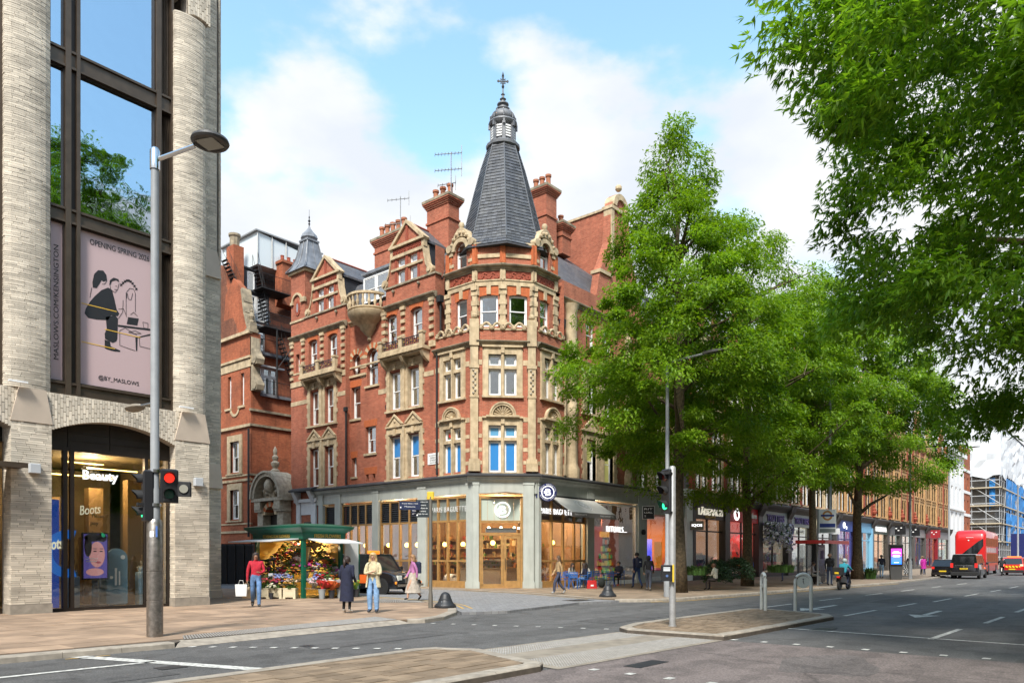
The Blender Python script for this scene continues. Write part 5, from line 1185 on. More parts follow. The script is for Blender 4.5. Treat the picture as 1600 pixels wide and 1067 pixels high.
pal=[(.45,.22,.06),(.5,.32,.12),(.35,.05,.03),(.55,.45,.25),(.12,.25,.05),(.30,.12,.05)]
mb=[MB(Tr(31.4,28.3,0)@Rz(RD(-45)))for _ in pal]
for i in range(70):mb[i%6].ball((-1.55+3.1*rnd.random(),-.2+.4*rnd.random(),rnd.choice((1.02,1.24,1.44))+.03),.055,6)
for i,m in enumerate(mb):m.build('pastry',plain('pastry_%s'%'abcdef'[i],pal[i]),ctr)
shv=thing('bakery_shelves','timber wall shelves of packets and jars behind the bakery counter','shelves',(33.3,30,0))
mb=MB()
for y0 in(28.2,31.0,33.6):
 for z in(.6,1.1,1.6,2.1,2.6):mb.box(33.1,33.55,y0,y0+2.4,z,z+.04)
 for y in(y0,y0+2.4):mb.box(33.1,33.55,y-.03,y+.03,0,3.0)
for x0 in(31.0,33.0):
 for z in(1.0,1.6,2.2):mb.box(x0,x0+1.7,26.8,27.1,z,z+.04)
mb.build('shelf',WOOD,shv)
mbs=[MB()for _ in pal]
for i in range(150):
 z=rnd.choice((.64,1.14,1.64,2.14,2.64));y=28.3+rnd.random()*7.5;h=rnd.uniform(.12,.3);mbs[i%6].box(33.15,33.3,y,y+rnd.uniform(.08,.2),z,z+h)
for i in range(40):x=rnd.choice((31.0,33.0))+rnd.random()*1.5;z=rnd.choice((1.04,1.64,2.24));mbs[i%6].box(x,x+.15,26.82,26.95,z,z+rnd.uniform(.1,.3))
for i,m in enumerate(mbs):m.build('packet',plain('pastry_%s'%'abcdef'[i],pal[i]),shv)
for i,(x,y)in enumerate(((29.4,31.8),(29.3,34.2),(29.4,37.0),(29.3,29.2))):
 t=thing('cafe_chair','pale upholstered tub chair inside the bakery window','chair',(x,y,0),group='tub chairs inside the bakery')
 mb=MB(Tr(x,y,0));mb.cbox(-.3,.3,-.3,.3,.25,.48,.04);mb.build('seat',BLIND,t);mb=MB(Tr(x,y,0));mb.ring((0,-.3,.3),.3,.38,.55,10,0,math.pi);mb.build('backrest',BLIND,t)
 mb=MB(Tr(x,y,0))
 for a in(-.25,.25):
  for b in(-.25,.25):mb.tube([(a,b,0),(a,b,.26)],.02,5)
 mb.build('leg',WOOD,t)
AWN=mat('awning_cloth',(.58,.56,.52),.9,noise=.08,nscale=3)
aw=MB(FH);aw.loft([[(.95,-.14,4.80),(5.1,-.14,4.80),(5.1,-.14,4.77),(.95,-.14,4.77)],[(.95,-1.55,3.93),(5.1,-1.55,3.93),(5.1,-1.55,3.90),(.95,-1.55,3.90)]]);ao=aw.build('awning',AWN,cb)
aw=MB(FH);aw.box(.95,5.1,-1.57,-1.54,3.68,3.92);aw.build('valance',mat('valance_cloth',(.20,.19,.185),.9),ao)
aw=MB(FH);aw.box(.95,5.1,-.2,-.1,4.74,4.86)
for x in(1.1,4.95):aw.tube([(x,-.15,4.6),(x,-.9,4.1),(x,-1.5,3.9)],.02,5)
aw.build('awning_arm',BLACKM,ao)
text('valance_lettering','PARIS BAGUETTE',LETTERW,ao,FH@Tr(1.75,-1.575,3.81),.085,1.1,ext=.002);text('valance_lettering','PARIS BAGUETTE',LETTERW,ao,FH@Tr(4.2,-1.575,3.81),.085,1.3,ext=.002)
MA=FH@Tr(3.0,-.87,4.385)@Rx(-math.atan2(1.41,.87))
mb=MB(MA);mb.ring((0,0,0),.40,.44,.006,24);mb.ring((0,0,0),.52,.55,.006,24);mb.build('awning_roundel',LETTERW,ao)
text('awning_monogram','B',LETTERW,ao,MA@Tr(0,0,0),.42,.36,ext=.003)
sg=thing('hanging_sign','round navy projecting sign with a white monogram above the awning','sign',(30.6,23.6,4.9))
MS=Tr(30.55,23.45,4.93)@Rz(RD(-58))
mb=MB(MS);mb.disc((0,0,0),.46,.12,28);mb.build('disc',NAVY,sg)
mb=MB(MS);mb.box(-.62,-.35,.02,.10,-.28,.28);mb.tube([(-.3,.06,.2),(-.75,.06,.2)],.02,6);mb.build('bracket',NAVY,sg)
mb=MB(MS);mb.ring((0,-.012,0),.30,.325,.012,24);mb.build('inner_ring',LETTERL,sg)
for i,ch in enumerate('PARIS BAGUETTE'):
 A=RD(170-160*i/13);text('rim_lettering',ch,LETTERW,sg,MS@Tr(.39*math.cos(A),-.01,.39*math.sin(A))@Ry(-(A-math.pi/2)),.075,ext=.004)if ch!=' ' else None
for i,ch in enumerate('BAKERY CAFE'):
 A=RD(205+130*i/10);text('rim_lettering',ch,LETTERW,sg,MS@Tr(.39*math.cos(A),-.01,.39*math.sin(A))@Ry(-(A+math.pi/2)),.065,ext=.004)if ch!=' ' else None
text('monogram','B',LETTERL,sg,MS@Tr(.02,-.012,0),.34,.28,ext=.01,bold=.01);mb=MB(MS);mb.box(-.2,-.1,-.02,0,.02,.06);mb.box(-.2,-.1,-.02,0,-.06,-.02);mb.build('monogram',LETTERL,sg)
mb=MB(FH)
for a,b in((5.1,5.18),(9.85,9.93)):mb.box(a,b,-.02,.14,.2,4.74)
mb.box(5.1,9.93,-.015,.135,4.66,4.76);mb.box(5.1,9.93,-.05,.2,0,.22)
w2=mb.build('shop_window',WHITE,cb);p=MB(FH);p.box(5.18,9.85,.05,.06,.22,4.66);p.build('pane',glassmat('dark_shop_glass',(.85,.85,.85),.14,.6),w2)
mb=MB();mb.box(35.0,40.9,24.5,30,0,.03);mb.quad((35,29,0),(41,29,0),(41,29,4.85),(35,29,4.85));mb.quad((40.9,24.4,0),(40.9,29,0),(40.9,29,4.85),(40.9,24.4,4.85));mb.quad((35.0,24.4,0),(35.0,29,0),(35.0,29,4.85),(35.0,24.4,4.85));mb.build('shop_floor',mat('cosmetics_interior',(.11,.085,.06),.8,noise=.3,nscale=2),cb)
mb=MB(FH);mb.box(5.2,6.9,.5,.55,.2,3.4);mb.build('display_wall',mat('scarlet_panel',(.5,.02,.014),.6,emit=(.5,.02,.014),es=.5),cb)  # display panels here emit their own colour to look brighter, no lamp behind
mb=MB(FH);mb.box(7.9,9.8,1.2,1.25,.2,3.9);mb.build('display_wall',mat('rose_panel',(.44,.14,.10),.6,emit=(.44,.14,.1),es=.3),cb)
text('shop_lettering','RITUALS...',LETTERL,cb,FH@Tr(7.75,.03,3.25),.34,2.2,ext=.01,spacing=1.2,bold=-.018)
pyr=thing('window_display','stepped pyramid of bright cosmetics on black shelves behind the shop glass','display',(36.9,24.9,.2))
mb=MB(FH)
for k in range(6):hw=1.5-k*.2;mb.box(7.2-hw+.1,7.2+hw*.8,.35,.75,.22+k*.42,.26+k*.42)
mb.box(6.5,7.9,.72,.78,.2,2.8);mb.build('shelf',BLACKM,pyr)
cols=[(.25,.5,.05),(.6,.35,.02),(.05,.35,.12),(.65,.5,.08),(.55,.1,.02),(.3,.3,.25)]
ms=[MB(FH)for _ in cols]
for k in range(6):
 hw=1.4-k*.2;n=int(hw*9)
 for i in range(n):x=7.2-hw+.12+(hw*1.75)*i/n;ms[rnd.randrange(6)].box(x,x+.1,.4,.55,.26+k*.42,.26+k*.42+rnd.uniform(.16,.34))
for i,m in enumerate(ms):m.build('bottle',mat('bottle_%s'%'abcdef'[i],cols[i],.4,emit=cols[i],es=.5),pyr)
mb=MB(FH);mb.box(6.6,7.5,.4,.7,2.78,3.1);mb.build('lit_box',mat('amber_box',(.8,.35,.06),.5,emit=(.9,.4,.06),es=.9),pyr)
ds=thing('hanging_sign','small square black projecting sign with white characters on the grey pilaster','sign',(40.9,23.5,4.4));MS=Tr(40.75,23.45,4.35)@Rz(RD(-55))
mb=MB(MS);mb.box(-.34,.34,0,.1,-.38,.38);mb.build('panel',BLACK,ds);mb=MB(MS);mb.box(-.37,.37,.02,.08,-.41,-.38);mb.box(-.37,.37,.02,.08,.38,.41);mb.box(-.37,-.34,.02,.08,-.38,.38);mb.box(.34,.37,.02,.08,-.38,.38);mb.build('rim',LETTERW,ds)
for i,row in enumerate(('RIT','UAL','S')):text('sign_lettering',row,LETTERW,ds,MS@Tr(-.0 if i<2 else-.2,-.005,.22-.22*i),.11,.5 if i<2 else .09,ext=.004)
mb=MB(FH);mb.lathe([(.02,0),(.17,0),(.17,.12),(.05,.16)],14,T=Tr(10.4,-.18,3.15)@Rx(math.pi/2));mb.build('alarm_bell',BLACKM,cb)
mb=MB(FH)
mb.box(10.95,17.1,-.05,.4,4.3,5.5)
for k in range(18):mb.box(11+k*.34,11.05+k*.34,-.075,-.05,4.35,5.4)
mb.build('fascia',SAGE,cb)
mb=MB(FH);mb.sweep([(.3,5.5),(-.2,5.55),(-.3,5.75),(.3,5.8)],10.95,17.2);mb.build('shop_cornice',SAGE,cb)
def grad(name,stops,axis='Z',es=.9):
 m=bpy.data.materials.new(name);m.use_nodes=True;t=m.node_tree;b=t.nodes['Principled BSDF'];l=t.links.new
 c=t.nodes.new('ShaderNodeTexCoord');s_=t.nodes.new('ShaderNodeSeparateXYZ');r=t.nodes.new('ShaderNodeValToRGB');l(c.outputs['Generated'],s_.inputs[0]);l(s_.outputs[axis],r.inputs[0])
 while len(r.color_ramp.elements)<len(stops):r.color_ramp.elements.new(.5)
 for e_,(p_,c_)in zip(r.color_ramp.elements,stops):e_.position=p_;e_.color=(*c_,1)
 l(r.outputs[0],b.inputs['Base Color']);l(r.outputs[0],b.inputs['Emission Color']);b.inputs['Emission Strength'].default_value=es
 return m
mb=MB(FH);mb.box(11.2,15.9,.3,.35,.75,4.25);mb.build('lit_screen',grad('sunset_screen',[(0,(.12,.012,.03)),(.35,(.50,.11,.015)),(.7,(.42,.10,.02)),(1,(.10,.03,.02))],es=.7),cb)
mb=MB(FH);mb.box(11.25,12.3,.26,.29,.8,2.75);mb.build('lit_screen',grad('violet_screen',[(0,(.03,.03,.45)),(.6,(.05,.05,.5)),(1,(.3,.2,.6))],es=.8),cb)
mb=MB(FH);mb.box(14.2,14.9,.26,.29,.8,3.1);mb.box(12.6,13.6,.26,.29,.9,2.6);mb.build('lit_screen',mat('amber_screen',(.6,.2,.02),.5,emit=(.65,.22,.02),es=.7),cb)
mb=MB(FH)
for a,b in((11.1,11.2),(15.9,16.0)):mb.box(a,b,-.02,.2,0,4.3)
mb.box(11.1,16,0,.2,.0,.1);mb.box(11.2,15.9,.0,.1,.1,.72);w3=mb.build('shop_window',mat('pale_stall',(.46,.44,.45),.6),cb);p=MB(FH);p.box(11.2,15.9,.06,.07,.72,4.25);p.build('pane',GLASSS,w3)
mb=MB(FH);mb.box(11.2,15.9,-.03,0,.1,.35);mb.build('notice_strip',WHITE,cb)
mb=MB(FH);mb.cbox(16.2,17.1,-.2,.3,0,6.2,.03);mb.box(16.1,17.2,-.26,.3,6.0,6.25);mb.build('white_pilaster',WHITE,cb)
qs=thing('hanging_sign','small beige projecting sign with dark letters on the white pilaster','sign',(47.0,23.3,3.6));MS=Tr(47.0,23.3,3.75)@Rz(RD(-50))
mb=MB(MS);mb.box(-.45,.45,0,.12,-.3,.3);mb.build('panel',mat('taupe_sign',(.20,.17,.12),.5),qs);text('sign_lettering','IQOS',LETTERL,qs,MS@Tr(0,-.005,0),.2,.7,ext=.006,bold=.01)
pl_=thing('street_nameplate','white street nameplate fixed to the brick above the bakery','sign',(27.95,29.4,6.8))
mb=MB(FS@Tr(13.4,-.03,6.9));mb.cbox(-.42,.42,0,.02,-.3,.3,.008);mb.build('plate',WHITE,pl_)
for i,(tx,hh_,ww)in enumerate((('ROYAL BOROUGH',.05,.6),('DERRY',.09,.42),('STREET',.09,.48),('LONDON W8',.06,.5))):text('plate_lettering',tx,INK,pl_,FS@Tr(13.4,-.032,7.08-i*.13),hh_,ww,ext=.002)
mb=MB(FS);mb.box(.75,1.15,-.12,.2,0,5.1);mb.box(2.35,2.85,-.12,.2,0,5.1);mb.box(1.15,2.35,-.05,.2,4.3,5.1);mb.box(.6,3.0,-.2,.2,5.1,5.3)
for x in(.75,2.45):
 mb.loft([[(x,-.1,4.9),(x+.35,-.1,4.9),(x+.35,.1,4.9),(x,.1,4.9)],[(x,-.3,5.3),(x+.35,-.3,5.3),(x+.35,.1,5.3),(x,.1,5.3)],[(x,-.55,5.75),(x+.35,-.55,5.75),(x+.35,.1,5.75),(x,.1,5.75)]])
dw=mb.build('doorcase',mat('doorcase_white',(.62,.64,.66),.5,noise=.1,nscale=3),cb)
mb=MB(FS);mb.sweep([(.2,5.75),(-.6,5.75),(-.62,5.85),(-.3,6.0),(.2,6.05)],.6,3.05);mb.build('porch_roof',LEADR,cb)
mb=MB(FS);mb.box(1.15,2.35,.15,.2,0,4.3)
for z0,z1 in((.3,1.5),(1.7,3.2),(3.4,4.1)):
 for a,b in((1.25,1.7),(1.8,2.25)):mb.box(a,b,.13,.15,z0,z1)
mb.build('door',mat('brown_door',(.055,.035,.03),.4),cb)
# mansion block behind, with fire escape
mn=thing('mansion_block','dark red brick mansion block with roof dormers, down the side street','building',(28.1,47.66,0))
YC=47.66;FM=frame(28.1,62,0,-1);FN=frame(28.1,YC,1,0);LM=62-YC
hm=[]
for c in(12.25,9.0,5.5):
 hm+=[(c-.62,c+.62,4.3,6.4),(c-.62,c+.62,7.65,9.85),(c-1.0,c-.55,12.3,14.6),(c+.75,c+1.2,12.3,14.6)]
mb=MB(FM);mb.wall(0,LM,0,17.3,hm);mb.build('brick_wall',BRICKM,mn)
for h in hm:win(mn,FM,(h[0]+h[1])/2,h[2],h[1]-h[0]-.02,h[3]-h[2],y=.18,curtain=h[1]-h[0]>1)
mb=MB(FM)
for c in(12.25,9.0,5.5):
 for z0,z1 in((4.3,6.4),(7.65,9.85)):
  for a,b in((c-1.0,c-.62),(c+.62,c+1.0)):mb.box(a,b,-.08,.1,z0-.1,z1+.45)
  mb.box(c-.62,c+.62,-.075,.1,z1,z1+.45);mb.box(c-1.1,c+1.1,-.14,.1,z0-.2,z0-.1)
 mb.ring((c,-.06,12.3),.5,.68,.1,12,math.pi,2*math.pi);mb.box(c-1.3,c-.45,-.1,.1,12.15,12.3);mb.box(c+.5,c+1.35,-.1,.1,12.15,12.3)
for z,h,o_ in((3.3,.16,.1),(6.95,.16,.1),(3.9,.1,.06),(7.3,.12,.08),(10.72,.2,.14),(14.9,.55,.05),(15.5,.16,.14),(17.2,.22,.2)):mb.box(0,LM+.05,-o_,.1,z,z+h)
mb.build('stone_band',STONE,mn)
mb=MB(FN);mb.quad((0,0,0),(9,0,0),(9,0,13.05),(0,0,13.05));mb.quad((0,0,13.05),(.75,0,13.05),(.75,0,17.3),(0,0,17.3));mb.quad((.75,0,13),(.75,1.4,13),(.75,1.4,17.3),(.75,0,17.3));mb.wall(.75,9,13.0,16.3,[(1.25,3.0,13.2,15.4)],y=1.4);mb.wall(.5,9,16.3,19.2,[(.75,2.3,16.5,18.4)],y=1.9);mb.build('brick_wall',BRICKM,mn)
mb=MB(FN)
for z,h in((6.65,.14),(7.3,.14),(10.75,.16),(11.8,.16),(3.6,.12)):mb.box(-.1,9,-.12,.05,z,z+h)
mb.build('stone_band',STONED,mn)
mb=MB(FN);mb.box(.7,9,-.18,1.5,12.95,13.15);mb.box(.6,9,.9,2.0,16.2,16.4);mb.build('balcony_ledge',LEADL,mn)
for(x0,x1,z0,z1,yy)in((1.25,3.0,13.2,15.4,1.4),(.75,2.3,16.5,18.4,1.9)):
 for i in range(3):
  a=x0+(x1-x0)*i/3;b=x0+(x1-x0)*(i+1)/3
  win(mn,FN,(a+b)/2,z0,b-a,(z1-z0)*.72,y=yy+.1,kind='light',curtain=True);win(mn,FN,(a+b)/2,z0+(z1-z0)*.72,b-a,(z1-z0)*.28,y=yy+.1,kind='light')
 mb=MB(FN);mb.box(x0-.1,x1+.4,yy-.3,yy,z1+.02,z1+.12);mb.build('blind_box',WHITE,mn)
def rail(M,pts,z0,h,m,parent,name='railing',n=.12):
 mb=MB(M)
 for(a,b),(c,d)in zip(pts[:-1],pts[1:]):
  L_=math.hypot(c-a,d-b);k=int(L_/n)
  mb.tube([(a,b,z0+h),(c,d,z0+h)],.02,4);mb.tube([(a,b,z0+.08),(c,d,z0+.08)],.015,4)
  for i in range(k+1):t=i/max(1,k);mb.tube([(a+(c-a)*t,b+(d-b)*t,z0),(a+(c-a)*t,b+(d-b)*t,z0+h)],.009,3)
 return mb.build(name,m,parent)
rail(FN,[(.75,1.3),(.8,-.1),(6,-.1)],13.15,.95,IRON,mn);rail(FN,[(.75,1.0),(6,1.0)],16.4,.95,IRON,mn)
mb=MB(FN);mb.poly([(.3,1.6,18.4),(9,1.6,18.4),(9,4.6,23.2),(.3,4.6,23.2)]);mb.poly([(.3,1.6,18.4),(.3,4.6,23.2),(.3,12,23.2),(-.1,12,17.3),(-.1,1.6,17.3)]);mb.quad((.3,4.6,23.2),(9,4.6,23.2),(9,14,23.2),(.3,14,23.2));mb.build('roof',BRICKW,mn)
def dorm(x0,x1,z0,z1,y0,wins):
 mb=MB(FN);mb.box(x0,x1,y0,y0+3,z0,z1);mb.box(x0-.08,x1+.08,y0-.12,y0+3,z1,z1+.12);d_=mb.build('dormer',DARKLEAD,mn)
 for a,b,c,d in wins:win(mn,FN,(a+b)/2,c,b-a,d-c,y=y0-.06,kind='light',curtain=True)
dorm(.35,2.5,18.55,20.75,1.75,((.5,1.4,18.75,20.5),(1.45,2.35,18.75,20.5)));dorm(1.3,2.3,21.0,22.9,3.1,((1.5,2.1,21.1,22.75),))
mb=MB(FM);mb.prism([(LM-4.2,17.3),(LM-.4,17.3),(LM-.9,18.6),(LM-1.2,20.6),(LM-2.3,21.6),(LM-3.4,20.6),(LM-3.7,18.6)],.0,.5);mb.build('gable',BRICKM,mn)
mb=MB(FM)
for pts in([(LM-.2,17.4),(LM-.5,18.0),(LM-.8,18.8),(LM-1.0,19.6),(LM-1.2,20.6)],):
 for(p,q),(r,s_)in zip(pts[:-1],pts[1:]):mb.loft([[(p,-.1,q-.1),(p+.25,-.1,q),(p+.25,.6,q),(p,.6,q-.1)],[(r,-.1,s_-.1),(r+.2,-.1,s_),(r+.2,.6,s_),(r,.6,s_-.1)]])
mb.box(LM-.5,LM+.1,-.15,.5,17.3,17.55);mb.lathe([(.2,18.0),(.22,18.1),(.1,18.2),(.2,18.45),(.16,18.65),(.05,18.75),(.1,18.85),(0,19.0)],10,(LM-.25,.2));mb.box(LM-.5,LM,-.05,.45,17.55,18.0)
mb.lathe([(.3,24.2),(.34,24.4),(.36,25.0),(.44,25.1),(.44,25.25),(.3,25.3)],10,(LM-3.4,.7))
mb.build('gable_stonework',STONED,mn)
sx=MB(FM)
for z0 in(13.2,15.0):
 sx.prism([(LM-.1,z0),(LM+.75,z0),(LM+.8,z0+.35),(LM+.55,z0+.75),(LM+.3,z0+1.1),(LM+.22,z0+1.9),(LM-.1,z0+2.0)],.0,.55)
 sx.lathe([(.08,-.05),(.30,-.05),(.30,.62),(.08,.62)],14,T=Tr(LM+.45,0,z0+.35)@Rx(-math.pi/2))
sx.build('scroll_bracket',STONED,mn,smooth=True)
mb=MB();mb.box(28.3,29.1,50.3,51.3,19,24.2);mb.box(31.6,34.0,49.2,50.2,20.5,23.6);mb.box(31.5,34.1,49.1,50.3,23.6,23.8);mb.build('chimney',BRICKM,mn)
mb=MB()
for i in range(4):mb.lathe([(.14,23.8),(.16,23.85),(.13,24.2),(.15,24.3)],8,(31.9+i*.55,49.7))
mb.build('chimney_pot',TERRA,mn)
mb=MB(FN);mb.tube([(-.25,-.12,3),(-.25,-.12,10.5)],.07,6);mb.build('downpipe',BLACKM,mn)
mb=MB();mb.loft([[(30.0,50.0,23.2),(35.5,50.0,23.2),(35.5,55,23.2),(30.0,55,23.2)],[(30.0,50.0,25.6),(35.5,50.0,25.0),(35.5,55,25.0),(30.0,55,25.6)]]);mb.build('roof_cabin',mat('translucent_sheet',(.62,.68,.70),.4),mn)
mb=MB();mb.box(29.8,35.7,49.85,55.1,25.6,25.7,T=None)
for x in(30.0,31.2,32.4):mb.tube([(x,49.95,23.2),(x,49.95,25.6)],.05,4)
mb.build('roof_frame',GALV,mn)
rail(FN,[(.35,4.3),(.35,1.75+2.7),(5,4.45)],23.2,1.0,GALV,mn,n=.6)
fe=thing('fire_escape','black iron fire escape stair zigzagging down the roof of the mansion block','stair',(30.2,47.5,13))
def flight(a,b,n,wd=.7):
 mb=MB(FN);A,B=Vector(a),Vector(b);d=B-A
 for o_ in(0,wd):
  q=Vector((0,o_,0));mb.tube([A+q,B+q],.03,4);mb.tube([A+q+Vector((0,0,.9)),B+q+Vector((0,0,.9))],.016,4)
  for i in range(0,n,3):p=A+d*(i/n)+q;mb.tube([p,p+Vector((0,0,.9))],.015,4)
 mb.build('stringer',BLACKM,fe)
 for i in range(n):p=A+d*((i+.5)/n);mb=MB(FN);mb.box(p.x-.11,p.x+.11,p.y,p.y+wd,p.z,p.z+.02);mb.build('tread',BLACKM,fe)
flight((1.2,1.1,22.6),(2.1,.9,18.6),16);flight((2.3,-.2,17.4),(4.1,-.2,13.2),15);flight((-.4,2.6,23),(.4,2.0,20.8),9)
mb=MB(FN);mb.box(1.2,3.6,.6,2.2,20.9,20.96);mb.build('landing',BLACKM,fe);mb=MB(FN);mb.box(.9,3.4,-.3,1.4,17.85,17.92)
for x,y in((1.9,-.25),(3.3,-.25)):mb.tube([(x,y,13.15),(x,y,17.9)],.06,5)
mb.tube([(1.9,-.25,17.6),(3.6,-.25,14.0)],.035,4);mb.tube([(1.9,-.25,15.0),(3.3,-.25,17.0)],.03,4);mb.build('landing',BLACKM,fe)
rail(FN,[(.9,1.3),(.9,-.28),(3.4,-.28)],17.92,1.0,BLACKM,fe);rail(FN,[(1.2,.6),(3.6,.6)],20.96,1.0,BLACKM,fe)
# stone gateway between the two buildings
gw=thing('stone_gateway','carved stone archway with a curved pediment and finial between the brick buildings','gateway',(27.8,44.3,0))
G=frame(27.6,46.0,0,-1)
mb=MB(G);
for a,b in((.2,.85),(2.55,3.2)):mb.box(a,b,-.1,.9,0,4.6);mb.box(a-.08,b+.08,-.3,.9,4.6,4.75);mb.box(a-.02,b+.02,-.35,.6,4.75,5.3)
mb.box(-.1,3.5,-.4,.9,5.3,5.5);n=14
mb.ring((1.7,-.45,5.5),1.42,1.72,1.3,n,0,math.pi);mb.ring((1.7,-.55,5.5),1.66,1.8,1.5,n,0,math.pi)
mb.prism([(1.7+1.45*math.cos(math.pi*i/n),5.5+1.45*math.sin(math.pi*i/n))for i in range(n+1)],.2,.8)
mb.build('pediment',STONEG,gw)
cv=MB(G)
for i in range(26):A=rnd.uniform(.3,2.85);r=rnd.uniform(.1,1.1);cv.ball((1.7+r*math.cos(A),.1,5.55+r*math.sin(A)),rnd.uniform(.1,.2),7)
cv.ball((1.7,-.1,6.3),.4,10,1.3);cv.build('carving',STONEG,gw,smooth=True)
fi=MB(G);fi.lathe([(.3,7.2),(.32,7.35),(.14,7.5),(.26,7.7),(.3,7.85),(.14,8.0),(.2,8.15),(.22,8.25),(.1,8.4),(.14,8.6),(.12,8.75),(.0,9.0)],10,(1.7,.3));fi.build('finial',STONEG,gw)
for i in range(9):
 vs=MB(G);vs.ring((1.7,-.12,4.4),.55,.86,.8,2,math.pi*i/9+.01,math.pi*(i+1)/9-.01);vs.build('arch_stone',RUBBED if i%2 else STONE,gw)
mb=MB(G);mb.box(.85,2.55,.5,.55,0,5.2);mb.build('gate_door',mat('dark_door',(.03,.025,.02),.7),gw)  # near-black door fills the arch opening
# high street terrace
TER=[(47.4,53.0,(.035,.022,.018),'LÄDERACH',(.8,.75,.62),(.20,.10,.05),(.02,.018,.016)),(53.0,59.3,(.62,.008,.010),'vodafone',(.85,.85,.85),(.30,.05,.04),(.045,.04,.04)),(59.3,65.8,(.36,.37,.34),'TROTTERS',(.08,.05,.22),(.14,.12,.09),(.06,.05,.05)),(65.8,72.0,(.36,.37,.34),'TROTTERS',(.08,.05,.22),(.12,.12,.09),(.06,.05,.05)),(72.0,79.0,(.10,.13,.12),'LANDO',(.8,.8,.78),(.15,.15,.14),(.05,.05,.05)),(79.0,85.7,(.012,.05,.26),'O2',(.85,.85,.9),(.05,.06,.2),(.03,.03,.12)),(85.7,92.0,(.16,.40,.60),'',(.8,.8,.8),(.20,.24,.26),(.20,.44,.62)),(92.0,98.8,(.06,.085,.07),'CALZEDONIA',(.8,.8,.78),(.50,.42,.33),(.05,.045,.04)),(98.8,105.0,(.12,.12,.12),'',(.8,.8,.8),(.30,.34,.32),(.06,.055,.05)),(105.0,112.0,(.20,.20,.20),'',(.8,.8,.8),(.45,.50,.50),(.07,.065,.06)),(112.0,119.0,(.24,.235,.23),'',(.8,.8,.8),(.06,.06,.07),(.08,.075,.07)),(119.0,127.0,(.22,.012,.02),'',(.8,.8,.8),(.25,.12,.06),(.20,.012,.02)),(127.0,136.0,(.20,.19,.19),'',(.85,.85,.85),(.45,.48,.42),(.07,.06,.06))]
TLAB=['terrace house of brick and stone over the dark chocolate shop','terrace house over the red phone shop with a white roundel','terrace house over the grey shop hung with a white wisteria garland','terrace house over the grey shop with purple letters and a bare window','terrace house over the dark green shop with bold white letters behind the bus stop','terrace house over the dark blue phone shop','terrace house over the pale blue painted shopfront','terrace house over the shop with cream interior and a dark green fascia','terrace house over the shop behind the lit information totem','terrace house over the shop with pale mint windows','terrace house over the grey shop with a black doorway','terrace house over the dark red shopfront','ochre stone terrace house at the far end of the row, beside the bus']
STONEO=mat('ochre_stone',(.55,.34,.15),.85,noise=.35,nscale=2,col2=(.34,.19,.08))
